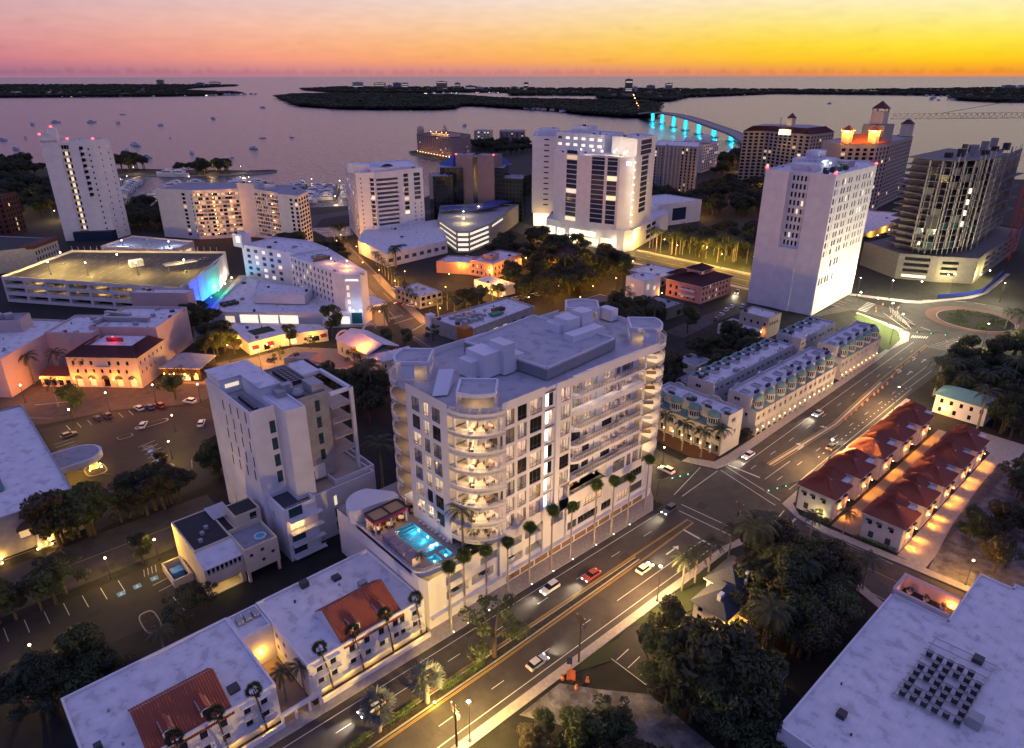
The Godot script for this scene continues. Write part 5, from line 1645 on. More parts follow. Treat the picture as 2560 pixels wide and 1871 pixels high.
	for q in [[55,-392,30],[68,-378,26],[64,-410,34],[84,-386,26],[86,-362,26],[105,-352,16]]:
		var lp := thing("garage_lamp_post","lamp post on the parking garage roof, %s" % ["nearest the grey block","third from the grey block","by the rear corner","beside the stair hut","over the front ramp","under the canopy"][[55,68,64,84,86,105].find(q[0])],"lamp post",Vector3(q[0],11.5,q[1]),"lamp posts on the garage roof")
		var pm := MB.new()
		pm.tube(Vector3.ZERO,Vector3(0,6.4,0),0.12,0.09,6)
		part(lp,"pole",pm,"metal_dark")
		part(lp,"base",bx(-0.4,0.4,0,0.9,-0.4,0.4),"concrete")
		lamp_on(lp,Vector3(0,6.3,0),q[2]*9.0,Color(1.0,0.84,0.45),"glow_white",0.24)
	part(g,"stair_hut",bx(88,94,11.5,14.6,-384,-380),"white")
	var pl := MB.new()
	for r in 5:
		for k in 16:
			var p := Vector2(48,-398).lerp(Vector2(98,-330),k/16.0)+Vector2(4,-4.4)*r*1.6
			var dd := Vector2(5,-5.0).normalized()*4.0
			line(pl,p.x,p.y,p.x+dd.x,p.y+dd.y,0.14,11.52)
	part(g,"bay_line",pl,"paint_white").set_meta("kind","stuff")
	# second garage,grey block,brick block
	var g2 := thing("low_parking_garage","pinkish low garage with blue-grey lit roof before the curved apartment block","parking garage",Vector3.ZERO)
	polyblock(g2,[90,-447,117.4,-409.4,134,-424,112,-465],0,11,"pinkish","roof_grey",{0: [[3,6.6,9,1.8,"pane_lit_b",1.0],[14,6.6,9,1.8,"pane_dark",1.0],[26,6.6,9,1.8,"pane_lit_c",1.0],[36,6.6,8,1.8,"pane_lit_b",1.0]],1: [[2,4,8,1.8,"pane_lit_a",1.0],[2,7,8,1.8,"pane_lit_a",1.0],[12,6,8,1.8,"pane_lit_b",1.0]]},0.9)
	for q in [Vector3(100,13.6,-441),Vector3(119,13.6,-420)]:
		var pm := MB.new()
		pm.tube(Vector3(q.x,10,q.z),q,0.12,0.1,6)
		part(g2,"lamp_pole",pm,"metal_dark")
		lamp_on(g2,q,60.0,Color(0.9,0.95,1.0),"glow_white",0.22)
	var gb := thing("grey_office_block","grey windowless block with dark roof and maroon cornice, left of the garage","building",Vector3.ZERO)
	polyblock(gb,[-20,-470,59.6,-462,75,-479,50,-512,-20,-512],0,12.4,"grey_wall","roof_dark",{1: grid(1.5,2.6,8,4.0,3.6,3,1.3,2.0,0.0)},0.6)
	polyblock(gb,[54,-463,60.4,-461.2,76,-479,70,-482],11.4,13.4,"tile_maroon","tile_maroon",{},0.0)
	var br := thing("brick_block","red brick block cut by the left edge of the view","building",Vector3.ZERO)
	polyblock(br,[20,-575,65.4,-577,76,-590,20,-600],0,27,"brick_red","roof_dark",{0: grid(2,3.4,13,2,3.4,7,1.5,2.0,0.15),1: grid(1.5,3.2,5,2,3.4,7,1.3,2.0,0.2)},0.8)
	# hotel on its podium
	var h := thing("arts_hotel","white L-shaped hotel with lit sign wall and rooftop terrace","hotel",Vector3.ZERO)
	var wh := []
	for r in 5:
		for k in 5:
			wh.append([3.2+k*5.4,7.2+r*3.0,2.6,1.7,["pane_teal","pane_grey","pane_lit_b","pane_teal","pane_grey","pane_teal"][rng.randi() % 6]])
	polyblock(h,[131.5,-345,142.6,-309,160,-309,161,-330,152,-350],0,22.5,"white","roof_white",{0: wh},0.7)
	polyblock(h,[139.5,-309.4,139.9,-268,140.0,-260,145.6,-255,151.4,-259,160.6,-309.2],0,22.0,"white","roof_white",{0: grid(2.0,3.6,11,7.2,3.0,5,1.4,1.8,0.08,"pane_teal"),2: [[1.2,6.0,1.1,1.9,"pane_lit_a"],[1.2,9.2,1.1,1.9,"pane_lit_a"],[1.2,12.4,1.1,1.9,"pane_lit_a"],[1.2,15.6,1.1,1.9,"pane_lit_a"]]},0.7)
	polyblock(h,[129.5,-350,131.5,-343.5,137,-345.5,135,-352],21,27.5,"white","roof_white",{0: [[2.2,2.2,3.0,3.2,"pane_white"]]},0.5)
	polyblock(h,[97.6,-297.6,130.4,-263.6,137,-262,145.2,-254,151.4,-258,139,-309,131,-345,108,-316],0,6.2,"white","roof_white",{0: [[10.5,1.2,8.2,3.8,"pane_white"],[19.4,1.2,8.2,3.8,"pane_white"],[28.3,1.2,8.2,3.8,"pane_white"],[4.0,1.2,4.2,3.0,"pane_lit_b"]],2: [[1.0,0.3,4.0,3.4,"pane_white"],[6.0,0.5,4.6,5.0,"pane_teal"]]},0.6)
	polyblock(h,[115.7,-298,131.5,-281,139,-288,126,-318],6,10.4,"white","roof_white",{},0.5)
	part(h,"entrance_canopy",bx(151,160.5,5.4,6.2,-272,-258),"white")
	for q in [Vector3(153,4.6,-262),Vector3(157,4.6,-268),Vector3(153.6,4.0,-255)]:
		lamp_on(h,q,14.0,Color(1.0,0.62,0.2),"glow_warm")
	for k in 9:
		part(h,"roof_unit",bx(146+(k % 3)*2.2,147.6+(k % 3)*2.2,21.3,22.6+0.3*(k % 2),-300+(k/3)*3.0,-298.2+(k/3)*3.0),"metal_duct")
	for q in [Vector3(148,23.6,-284),Vector3(151,23.6,-275),Vector3(147,23.4,-268)]:
		lamp_on(h,q,12.0,Color(1.0,0.66,0.28),"glow_warm")
	part(h,"terrace_screen",bx(143,152,21.3,23.2,-292,-291.8),"frame_dark")
	for k in 6:
		part(h,"rooftop_unit",bx(103+(k % 3)*2.6,105+(k % 3)*2.6,5.7,7.0,-304-(k/3)*3.0,-302.4-(k/3)*3.0),"metal_dark")
	var tm := TextMesh.new()
	tm.text = "ART OVATION"
	tm.font_size = 64
	tm.pixel_size = 0.0128
	tm.depth = 0.1
	var sg := part(h,"sign_lettering",tm,"glow_sign")
	var sd := Vector2(5.6,5.0).normalized()
	sg.transform = Transform3D(Basis(Vector3(sd.x,0,sd.y),UP,Vector3(-sd.y,0,sd.x)),Vector3(142.8-sd.y*0.2,19.9,-257.5+sd.x*0.2))
	for q in [Vector3(140.4,7.4,-254.4),Vector3(143.0,7.4,-252.6)]:
		lamp_on(h,q,9.0,Color(0.8,0.85,1.0),"glow_white",0.2)
	# shop with red awnings
	var sh := thing("awning_shop","white three-sided shop with a planted courtyard and red awnings","shop",Vector3.ZERO)
	polyblock(sh,[94.4,-276.6,93.2,-253.0,106.4,-253.6,123.6,-246.6,124.0,-254.4,99,-280.4],0,5.0,"white_warm","roof_white",{0: [[2,0.6,3,2.2,"pane_grey"],[12,0.6,3,2.2,"pane_lit_c"]],1: [[2,0.4,2.4,2.6,"pane_lit_b"],[6,0.4,2.4,2.4,"pane_dark"]],2: [[3,0.6,3,2.2,"pane_lit_b"],[12,0.6,3,2.2,"pane_dark"]]},0.5)
	for q in [[93.0,-272.0],[93.0,-260.0],[95.4,-252.6],[101.6,-252.8],[121.4,-246.8]]:
		var aw := MB.new()
		var ad := Vector2(-1,0) if q[1] < -255 else Vector2(-0.1,1)
		var sx := Vector3(-ad.y,0,ad.x)*1.3
		var p := Vector3(q[0],3.6,q[1])
		var o := Vector3(ad.x,0,ad.y)
		aw.quad(p+sx,p-sx,p-sx+o*1.6-UP*1.0,p+sx+o*1.6-UP*1.0)
		part(sh,"awning",aw,"awning_red")
	for q in [Vector3(93,3.2,-250.8),Vector3(99.4,3.6,-250.6),Vector3(107,3.6,-250.8),Vector3(116.7,3.8,-246.0),Vector3(91.6,3.0,-264)]:
		lamp_on(sh,q,16.0,Color(1.0,0.72,0.24))
	part(sh,"courtyard_well",bx(99,108,4.6,4.7,-268,-261),"grass_dark")
	for q in [[100,-272],[98,-258],[110,-256]]:
		part(sh,"roof_unit",bx(q[0],q[0]+1.0,4.5,5.4,q[1],q[1]+1.0),"metal_dark")
	# mission style hall with metal roofs
	var ms := thing("mission_hall","cream mission style hall with scrolled gables and metal roofs","hall",Vector3.ZERO)
	polyblock(ms,[119.4,-231.6,119.6,-209,128,-207,133,-231],0,6.0,"cream","roof_grey",{0: grid(3,4.4,4,1.4,3,1,1.2,2.2,0.2)},0.0)
	tile_roof(ms,"metal_roof",Vector3(119,6,-232),Vector3(119,6,-208.6),Vector3(126,8.6,-208.6),Vector3(126,8.6,-232),"roof_white",1.2)
	tile_roof(ms,"metal_roof",Vector3(133,6,-208.6),Vector3(133,6,-232),Vector3(126,8.6,-232),Vector3(126,8.6,-208.6),"roof_white",1.2)
	polyblock(ms,[119.6,-208.6,120.2,-200.8,134,-199,134,-206],0,5.4,"cream","roof_white",{1: grid(1.2,1.9,7,2.8,2,1,0.7,1.2,0.0),0: grid(1.0,2.2,3,2.8,2,1,0.7,1.2,0.0)},0.0)
	tile_roof(ms,"metal_roof",Vector3(120,5.4,-200.4),Vector3(134.4,5.4,-198.6),Vector3(134.4,7.0,-204),Vector3(120,7.0,-205),"roof_white",1.2)
	for q in [[119.2,-231.8],[131.0,-232.0]]:
		var gm := MB.new()
		for j in 10:
			var a0 := PI*j/10; var a1 := PI*(j+1)/10
			gm.bar(Vector3(q[0]+3.4-cos(a0)*3.0,6.0+sin(a0)*2.6,q[1]),Vector3(q[0]+3.4-cos(a1)*3.0,6.0+sin(a1)*2.6,q[1]),0.5,0.7)
		part(ms,"scrolled_gable",gm,"cream")
	# low shed roofs behind the stucco tower
	var sd2 := thing("stage_sheds","low grey flat roofed sheds behind the stucco tower","shed",Vector3.ZERO)
	polyblock(sd2,[90,-222,100,-210,109,-216,100,-230],0,3.4,"concrete","roof_grey",{},0.5)
	polyblock(sd2,[97,-231,104,-224,110,-227,103,-234],0,4.4,"concrete","roof_grey",{},0.5)
	polyblock(sd2,[99,-212,106,-205,111,-210,104,-216],0,3.0,"cream","paver",{},0.4)
func middle() -> void:
	var t: Node3D
	# pink apartments
	t = thing("pink_apartments","salmon pink apartment block with stepped white roofs among dark trees","apartment building",Vector3.ZERO)
	polyblock(t,[221,-303,232,-287,246,-294,234,-309],0,6.6,"pink","roof_white",{},0.6)
	polyblock(t,[232,-287,234.5,-271,262,-278,259,-294],0,8.6,"pink","roof_white",{0: grid(1.5,3.0,5,1.5,3.2,2,1.1,1.6,0.2),1: grid(2,3.4,7,1.5,3.2,2,1.2,1.7,0.25)},0.7)
	polyblock(t,[238,-283,239,-277,246,-279,245,-285],8,11,"pink","roof_white",{},0.6)
	lamp_on(t,Vector3(233.2,5,-272),34.0,Color(1.0,0.7,0.28)); lamp_on(t,Vector3(264,6,-276.6),60.0,Color(1.0,0.72,0.28))
	t = house("flat_roof_office","white flat roofed office beside the diagonal street","office",[176,189,-276,-255.6],6.2,"grey_wall","roof_white",grid(2,3.4,5,1,2.8,2,2.0,1.6,0.3),grid(1,3.2,4,1,2.8,2,2.0,1.6,0.15),0.5)
	for k in 4: duct_box(t,3.0+k*2.0,4.2+k*2.0,-14+(k % 2)*4.0,-12.6+(k % 2)*4.0,5.7,1.0)
	t = house("lit_porch_office","small white office with a row of glowing porch bays","office",[215.6,226,-264,-244.4],5.2,"white_warm","roof_white",[[1,0.3,2.6,3,"pane_lit_a",0.8],[5.4,0.3,2.6,3,"pane_lit_a",0.8],[9.8,0.3,2.6,3,"pane_lit_a",0.8],[14.2,0.3,2.6,3,"pane_lit_a",0.8]],[[2,0.6,2,2,"pane_lit_b"]],0.5)
	for z in [-16.0,-10.0,-4.0]: lamp_on(t,Vector3(-1.2,3.4,z),16.0,Color(1.0,0.7,0.26))
	t = thing("flat_roof_restaurant","flat roofed restaurant crowded with rooftop units and an orange corner","restaurant",Vector3.ZERO)
	polyblock(t,[161,-226,163,-203.6,205,-209,205,-227],0,6.4,"grey_wall","roof_white",{1: grid(3,6,6,0.8,3,1,3,2.4,0.1)},0.7)
	part(t,"orange_corner",bx(160.4,164.6,0,7.6,-208,-203),"orange_wall")
	part(t,"corner_drum",bx(160.0,163.0,0,7.8,-229,-225.8),"white")
	part(t,"green_roof_sheet",bx(182,188,6.2,7.0,-213.6,-210.4),"green_sheet")
	part(t,"red_roof_sheet",bx(186,192,6.2,7.4,-216.6,-213.8),"tile_maroon")
	for k in 14: duct_box(t,167+(k % 5)*2.8,168.8+(k % 5)*2.8,-222+(k/5)*4.4,-219.8+(k/5)*4.4,5.7,1.2+0.3*(k % 3))
	t = house("modernist_house","white boxy house with stacked bay windows behind the tower","house",[259,271.5,-201,-190],11.6,"white","roof_white",[[3,7,2,1.6,"pane_lit_c"]],[[2,6.6,2.4,2.6,"pane_lit_c"],[7.4,5.4,2.0,2.0,"pane_lit_b"],[3,1.0,3,2,"pane_dark"]],0.5)
	lamp_on(t,Vector3(13.4,3.0,1.0),20.0,Color(1.0,0.6,0.2))
	t = house("blue_grey_block","low blue-grey block before the modernist house","building",[247.5,260.5,-183.4,-168.4],5.6,"roof_blue","roof_grey",[],[[8,0.4,3,2.4,"pane_dark"]],0.5)
	# pink hall with maroon hipped roofs
	t = thing("hip_roof_hall","pink three storey hall with double maroon hipped roof","building",Vector3(279,0,-171.6))
	block(t,[0,26,-20,0],0,8.8,"pink","roof_dark",grid(2,3.4,5,1.2,3.4,2,1.4,1.8,0.05),grid(1.5,2.9,8,1.0,2.8,3,1.3,1.5,0.1),-1.0)
	hip_roof(t,0,26,-20,0,8.8,4.0,"tile_maroon",true,1.0)
	block(t,[8,18,-14,-6],11.6,13.6,"pink","roof_dark",[],grid(1,2,4,0.4,1,1,1.2,1.0,0.1),-1.0)
	hip_roof(t,8,18,-14,-6,13.6,2.2,"tile_maroon",true,0.8)
	part(t,"balcony",bx(-1.2,0,5.2,6.0,-12,-3),"white"); part(t,"balcony",bx(-1.2,0,2.4,3.2,-12,-3),"white")
	house("low_white_office","low white flat roofed office beside the parked cars","office",[249.6,260.6,-143.6,-128],4.2,"white_warm","roof_white",[],[[2,0.8,2,1.6,"pane_dark"],[6,0.8,2,1.6,"pane_dark"]],0.4)
	t = house("parapet_house","beige two storey house with stepped parapet at the blank tower's foot","house",[258,268.6,-139,-126],9.2,"tan","roof_white",grid(2,3,4,5.4,1,1,1.0,1.4,0.0),grid(1.4,2.0,4,5.4,1,1,0.9,1.4,0.0),0.6)
	for z in [-9.0,-5.0,-2.0]: lamp_on(t,Vector3(-1.0,3.0,z),7.0,Color(1.0,0.68,0.25))
	# flat pale roofs and a maroon roofed house by the boulevard
	house("boulevard_shop","wide low shop with pale roof near the boulevard","shop",[288,309,-223.6,-202],5.2,"grey_wall","roof_white",grid(2,4,5,0.8,2,1,2.4,2,0.1),grid(2,4,5,0.8,2,1,2.4,2,0.1),0.5)
	t = thing("maroon_roof_house","maroon roofed house half hidden by trees before the white hotel tower","house",Vector3(277,0,-258))
	block(t,[0,15,-18,0],0,7.4,"wood","roof_dark",grid(2,4,4,1,3,2,1.4,1.6,0.1),grid(2,4,3,1,3,2,1.4,1.6,0.2),-1.0)
	hip_roof(t,0,15,-18,0,7.4,3.4,"tile_maroon",true,1.0)
	lamp_on(t,Vector3(3,4,3),30.0,Color(1.0,0.66,0.2))
	t = thing("dark_hip_house","small dark hipped house by the boulevard shop","house",Vector3(300,0,-196))
	block(t,[0,11,-10,0],0,4.6,"tan","roof_dark",[],grid(1,3,3,0.8,2,1,1.4,1.6,0.2),-1.0)
	hip_roof(t,0,11,-10,0,4.6,2.6,"tile_maroon",true,0.8)
	house("grove_cottage","white roofed cottage among trees behind the terraces","house",[204,214,-133,-124],3.6,"white_warm","roof_grey",[],[[2,0.8,1.6,1.6,"pane_lit_c"]],0.2)
	house("grove_shed","grey roofed shed among trees behind the terraces","shed",[190,200,-123,-115],3.2,"grey_wall","roof_grey",[],[],0.2)
	house("grove_bungalow","blue-grey roofed bungalow among trees near the modernist house","house",[234,246,-206,-196],4.2,"grey_wall","roof_blue",[],[[2,0.8,2,1.6,"pane_dark"]],0.2)
func foliage_part(parent: Node,called: String,blobs: Array,per: int,size: float,m: String) -> MeshInstance3D:
	var mb := MB.new()
	for b in blobs:
		leaf_blob(mb,b[0],b[1],per,size)
	return part(parent,called,mb,m)
func leaf_blob(mb: MB,c: Vector3,r: float,k: int,size: float,squash := 0.75) -> void:
	for i in k:
		var d := Vector3(rng.randfn(),rng.randfn()*0.9+0.15,rng.randfn()).normalized()
		var p := c+Vector3(d.x,d.y*squash,d.z)*r*(0.62+0.42*sqrt(rng.randf()))
		var nn := (d+Vector3(rng.randfn(),rng.randfn(),rng.randfn())*0.45).normalized()
		var u := nn.cross(Vector3(rng.randf()-0.5,rng.randf()-0.5,rng.randf()-0.5)).normalized()*size*rng.randf_range(0.6,1.3)
		var v := nn.cross(u).normalized()*size*rng.randf_range(0.35,0.7)
		mb.tri(p-u,p+v,p+u)
		mb.tri(p-u,p+u,p-v*0.8)
func spread(l: float,nc: int,nr: int,y0: float,dy: float,w: float,h: float,lit := 0.05,dark := "pane_dark",a := 0.0,b := 1.0,bright := "") -> Array:
	var L := l*(b-a)
	return grid(l*a+(L/nc-w)/2,L/nc,nc,y0,dy,nr,w,h,lit,dark,bright)
func elen(p: Array,i: int) -> float:
	var n := p.size()/2
	var j := (i+1) % n
	return Vector2(p[i*2],p[i*2+1]).distance_to(Vector2(p[j*2],p[j*2+1]))
# a row of three storey houses; local front faces +Z
func terrace(called: String,label: String,at: Vector3,turn: float,n: int,uw: float,D: float,dome_back: bool,grp: String) -> void:
	var t := thing(called,label,"terrace",at,grp,turn)
	var L := n*uw
	var wf := []; var wb := []
	for k in n:
		var x := k*uw
		if not dome_back:
			wf.append([x+0.8,4.3,1.9,1.7,"pane_dark"]); wf.append([x+4.2,4.3,1.5,1.7,"pane_dark"]); wf.append([x+0.8,0.4,2.2,2.4,"pane_lit_c" if k % 3 == 1 else "pane_dark",1.2]); wf.append([x+4.0,0.3,1.6,2.6,"pane_dark",1.2])
		else:
			wf.append([x+0.9,8.8,2.0,1.3,"pane_dark"]); wf.append([x+4.0,8.8,1.4,1.3,"pane_dark"]); wf.append([x+0.9,5.2,2.0,1.3,"pane_dark"])
	var side := [[D*0.3,8.8,2.0,1.3,"pane_dark"],[D*0.62,5.0,1.0,1.4,"pane_dark"],[D*0.15,5.0,1.0,1.4,"pane_dark"]]
	polyblock(t,[0,0,L,0,L,-D,0,-D],0,8.2 if not dome_back else 12.0,"stucco_grey","roof_white",{0: wf,1: side.slice(1) if not dome_back else side,3: side.slice(1) if not dome_back else side},0.1 if not dome_back else 0.7,"frame_white")
	if not dome_back:
		polyblock(t,[0,-2.2,L,-2.2,L,-D+0.02,0,-D+0.02],8.2,12.0,"stucco_grey","roof_white",{3: [[2.0,0.9,2.0,1.3,"pane_dark"]],1: [[2.0,0.9,2.0,1.3,"pane_dark"]]},0.7,"frame_white")
		tile_roof(t,"shade_roof",Vector3(-0.1,7.9,0.5),Vector3(L+0.1,7.9,0.5),Vector3(L+0.1,8.9,-2.2),Vector3(-0.1,8.9,-2.2),"dome_teal",0.8)
	for k in n:
		var cx := (k+0.36)*uw
		var cz := -1.3 if not dome_back else -D+0.9
		var s := 1.0 if not dome_back else -1.0
		var bay := MB.new()
		var pts := []
		for j in 9:
			var a := PI*j/8
			pts.append(Vector2(cx-cos(a)*1.75,cz+s*sin(a)*1.5))
		for j in 8:
			bay.bar(Vector3(pts[j].x,8.7,pts[j].y),Vector3(pts[j+1].x,8.7,pts[j+1].y),0.2,0.9)
			bay.bar(Vector3(pts[j].x,10.95,pts[j].y),Vector3(pts[j+1].x,10.95,pts[j+1].y),0.2,0.4)
			bay.bar(Vector3(pts[j].x,9.1,pts[j].y),Vector3(pts[j].x,10.8,pts[j].y),0.2,0.2)
		var bp := part(t,"bay",bay,"stucco_grey")
		var gl := MB.new()
		for j in 8:
			gl.quad(Vector3(pts[j].x,9.1,pts[j].y),Vector3(pts[j+1].x,9.1,pts[j+1].y),Vector3(pts[j+1].x,10.8,pts[j+1].y),Vector3(pts[j].x,10.8,pts[j].y))
		part(bp,"pane",gl,"pane_dark")
		var dm := MB.new()
		for i in 4:
			var p0 := PI/2*i/4; var p1 := PI/2*(i+1)/4
			for j in 12:
				var a0 := PI*1.3*(j/12.0)-PI*0.15; var a1 := PI*1.3*((j+1)/12.0)-PI*0.15
				var f := func(a: float,p: float) -> Vector3: return Vector3(cx-cos(a)*cos(p)*2.0,11.1+sin(p)*1.7,cz+s*(sin(a)*cos(p)*1.8-0.1))
				dm.quad(f.call(a0,p0),f.call(a1,p0),f.call(a1,p1),f.call(a0,p1))
		part(bp,"dome",dm,"dome_teal")
		# roof furniture: skylight frame,three condensers on a rack
		var sk := MB.new()
		for e in [[0.6,-D*0.75,2.6,-D*0.75],[0.6,-D*0.5,2.6,-D*0.5],[0.6,-D*0.75,0.6,-D*0.5],[2.6,-D*0.75,2.6,-D*0.5]]:
			sk.bar(Vector3(k*uw+e[0]+1.5,11.6,e[1]),Vector3(k*uw+e[2]+1.5,11.6,e[3]),0.2,0.5)
		part(t,"skylight",sk,"stucco_grey")
		for j in 3:
			var zz := -D*0.36 if not dome_back else -D*0.66
			part(t,"condenser",bx(cx+1.9+j*0.7,cx+2.5+j*0.7,11.3,12.3,zz-0.35,zz+0.35),"metal_dark")
		if k % 2 == 0:
			var gm := MB.new()
			var zb := -0.35 if dome_back else -D+0.35
			for j in 8:
				var a0 := PI*j/8; var a1 := PI*(j+1)/8
				gm.bar(Vector3(cx+1.6-cos(a0)*1.7,12+sin(a0)*0.8,zb),Vector3(cx+1.6-cos(a1)*1.7,12+sin(a1)*0.8,zb),0.3,0.5)
			part(t,"parapet_scroll",gm,"stucco_grey")
		if not dome_back:
			part(t,"gable",bx(k*uw+4.3,k*uw+5.6,6.4,7.9,0,0.25),"pinkish")
			for px in [0.3,3.5]:
				part(t,"pier",bx(k*uw+px-0.25,k*uw+px+0.25,0,3.2,0,0.7),"stucco_grey")
				lamp_on(t,Vector3(k*uw+px,2.2,0.95),1.0,Color(1.0,0.66,0.26),"glow_warm",0.1)
func terraces() -> void:
	var grp := "terraces of domed houses"
	terrace("domed_terrace","terrace of domed houses along the avenue, eight teal domes facing it",Vector3(178.5,0,-86.4),0,8,6.75,10.0,false,grp)
	terrace("domed_terrace","short terrace of four domed houses facing the crossing",Vector3(160.0,0,-112.0),-PI/2,4,6.4,10.0,false,grp)
	terrace("domed_terrace","rear terrace with eight domes on its far side",Vector3(178.5,0,-101.4),0,8,6.35,9.6,true,grp)
	terrace("domed_terrace","small rear terrace with four domes near the blank tower",Vector3(237.0,0,-102.2),0,4,7.0,9.6,true,grp)
	terrace("domed_terrace","terrace of five domed houses nearest the roundabout lawn",Vector3(239.0,0,-87.4),0,5,6.8,9.6,false,grp)
func red_house(label: String,x: float,z: float,last: bool,warm: bool) -> void:
	var t := thing("red_roof_townhouse",label,"townhouse",Vector3(x,0,z),"townhouses with red tiled roofs")
	block(t,[0,8.4,-8.6,0],0,6.8,"white_warm","roof_dark",[[1.0,4.2,0.9,1.3,"pane_dark"],[3.2,4.2,0.9,1.3,"pane_dark"],[5.8,4.2,0.9,1.3,"pane_dark"],[1.6,0.8,1.2,1.8,"pane_grey"],[5.4,0.8,1.2,1.8,"pane_grey"]],[[1.6,4.2,1.1,1.4,"pane_dark"],[5.2,4.2,1.1,1.4,"pane_dark"],[1.0,0.1,2.6,2.3,"frame_white"],[4.8,0.1,2.6,2.3,"frame_white"]],-1.0,0.2)
	hip_roof(t,0,8.4,-8.6,0,6.8,2.6,"tile_red",true,0.6)
	block(t,[8.4,13.8,-8.0,-1.4],0,6.0,"white_warm","roof_dark",[],[[2.0,3.6,1.2,1.4,"pane_dark"],[1.6,0.1,2.6,2.3,"frame_white"]],-1.0,0.2)
	hip_roof(t,7.0,13.8,-8.6,-3.4,6.3,2.2,"tile_red",true,0.5)
	part(t,"terrace",bx(8.6,13.6,6.0,6.12,-3.2,-1.4),"roof_white")
	for q in [[-0.5,5.6,-7.4],[-0.5,5.6,-5.2],[-0.5,5.6,-2.6]]:
		part(t,"awning",bx(-0.6,0,5.3,5.6,q[2]-0.5,q[2]+0.5),"frame_dark")
	for q in [2.1,5.7,10.8]:
		part(t,"awning",bx(q-0.7,q+0.7,5.4,5.7,0 if q < 8.4 else -1.4,0.7 if q < 8.4 else -0.7),"frame_dark")
	part(t,"vent",bx(4.0,4.4,8.4,9.1,-3.4,-3.0),"metal_duct")
	for q in [[4.2,0.35],[8.7,0.35]]:
		lamp_on(t,Vector3(q[0],2.7,q[1]),2.6,Color(1.0,0.62,0.2),"glow_warm",0.1)
		var s := SpotLight3D.new()
		s.light_energy = 90.0
		s.light_color = Color(1.0,0.62,0.22)
		s.spot_angle = 40.0
		s.spot_range = 20.0
		s.light_size = 0.1
		s.shadow_enabled = true
		s.name = "lamp_light"
		t.add_child(s,true)
		s.position = Vector3(q[0],2.6,q[1]+0.3)
		s.rotation_degrees = Vector3(-68,180,0)
func right_side() -> void:
	for k in 5:
		var pos: String = ["nearest the crossing","second from the crossing","third from the crossing","fourth from the crossing","farthest from the crossing"][k]
		red_house("white townhouse with red tiled roof, avenue row, "+pos,151.6+k*14.1,-50.6,k == 4,true)
		if k < 5:
			red_house("white townhouse with red tiled roof, alley row, "+pos,151.4+k*12.9,-34.8,k == 4,true)
	sheet("townhouse_alley_ground",[150.6,-49.8,224,-49.6,224,-44.4,216,-43.8,150.6,-43.8],0.036,"paver")
	sheet("rear_drive_ground",[150.4,-34.6,219,-34.4,226,-44,232,-44,232,-28,150.4,-28.6],0.030,"pavement")
	var t := thing("hedge_floodlight","floodlight in the hedge at the corner townhouse","floodlight",Vector3(150.2,0,-53.4))
	part(t,"housing",bx(-0.2,0.2,0,0.5,-0.2,0.2),"metal_dark")
	lamp_on(t,Vector3(0.3,0.9,0.5),12.0,Color(1.0,0.9,0.5))
	# teal hipped house
	t = thing("teal_roof_house","white two storey house with teal hipped roof behind the townhouses","house",Vector3(236,0,-41))
	block(t,[0,9.5,-14.5,0],0,6.4,"white","roof_dark",grid(1.4,2.8,5,3.8,1,1,1.0,1.5,0.0)+grid(1.4,4.2,3,0.8,1,1,1.0,1.6,0.0),grid(1.2,3.0,3,3.8,1,1,1.0,1.5,0.0)+grid(1.2,3.0,3,0.8,1,1,1.0,1.6,0.0),-1.0)
	hip_roof(t,0,9.5,-14.5,0,6.4,2.4,"roof_teal",false,0.7)
	lamp_on(t,Vector3(-1.2,2.6,-11),9.0,Color(1.0,0.62,0.2))
	house("low_blue_house","low blue-roofed house by the pale canopy, right of the roundabout","house",[286,299,-50,-40],4.0,"white_warm","roof_grey",[],[],0.2)
	house("edge_cottage","small grey cottage at the right edge among trees","house",[208,216,-26,-20],3.4,"white_warm","roof_grey",[],[],0.2)
	# big pale roof at bottom right
	t = thing("warehouse_building","huge pale roofed building filling the bottom right corner","building",Vector3.ZERO)
	polyblock(t,[81.4,12,125.4,12,146,12,146,-12.6,144.4,-12.6,144.4,-18.2,125.4,-18.2,125.4,-28.0,81.4,-28.0].slice(0),0,8.3,"white","roof_white",{},0.35)
	var tm := MB.new()
	for q in [[125.4,126.0,-28,-18.2],[126.0,132.2,-28.2,-27.6],[131.6,132.2,-27.6,-18.2]]:
		tm.box(Vector3(q[0],0,q[2]),Vector3(q[1],9.2,q[3]))
	part(t,"terrace_wall",tm,"pinkish")
	part(t,"terrace_floor",bx(126,131.6,6.0,6.2,-27.6,-18.2),"pinkish")
	part(t,"terrace_bed",bx(129.4,131.4,6.2,6.5,-27.4,-18.4),"soil")
	lamp_on(t,Vector3(126.6,7.4,-27.0),3.0,Color(1.0,0.62,0.3),"glow_warm",0.1)
	lamp_on(t,Vector3(131.0,7.2,-19.2),7.0,Color(1.0,0.58,0.22),"glow_warm",0.1)
	var rack := MB.new()
	for k in 10:
		var x := 100.6+k*2.0
		rack.bar(Vector3(x,8.5,-18.6),Vector3(x+0.6,8.5,-9.0),0.12,0.12)
	rack.bar(Vector3(100,8.5,-18.4),Vector3(119,8.5,-18.0),0.12,0.12)
	rack.bar(Vector3(101,8.5,-9.2),Vector3(119.4,8.5,-9.0),0.12,0.12)
	part(t,"unit_rack",rack,"metal")
	part(t,"roof_unit",bx(103.0,105.0,8.0,9.8,-8.8,-6.9),"metal_duct")
	part(t,"roof_vent",bx(124.4,125.0,8.0,8.9,-13.4,-12.8),"white")
	part(t,"roof_vent",bx(88.0,88.3,8.0,8.3,-20,-19.7),"metal_dark")
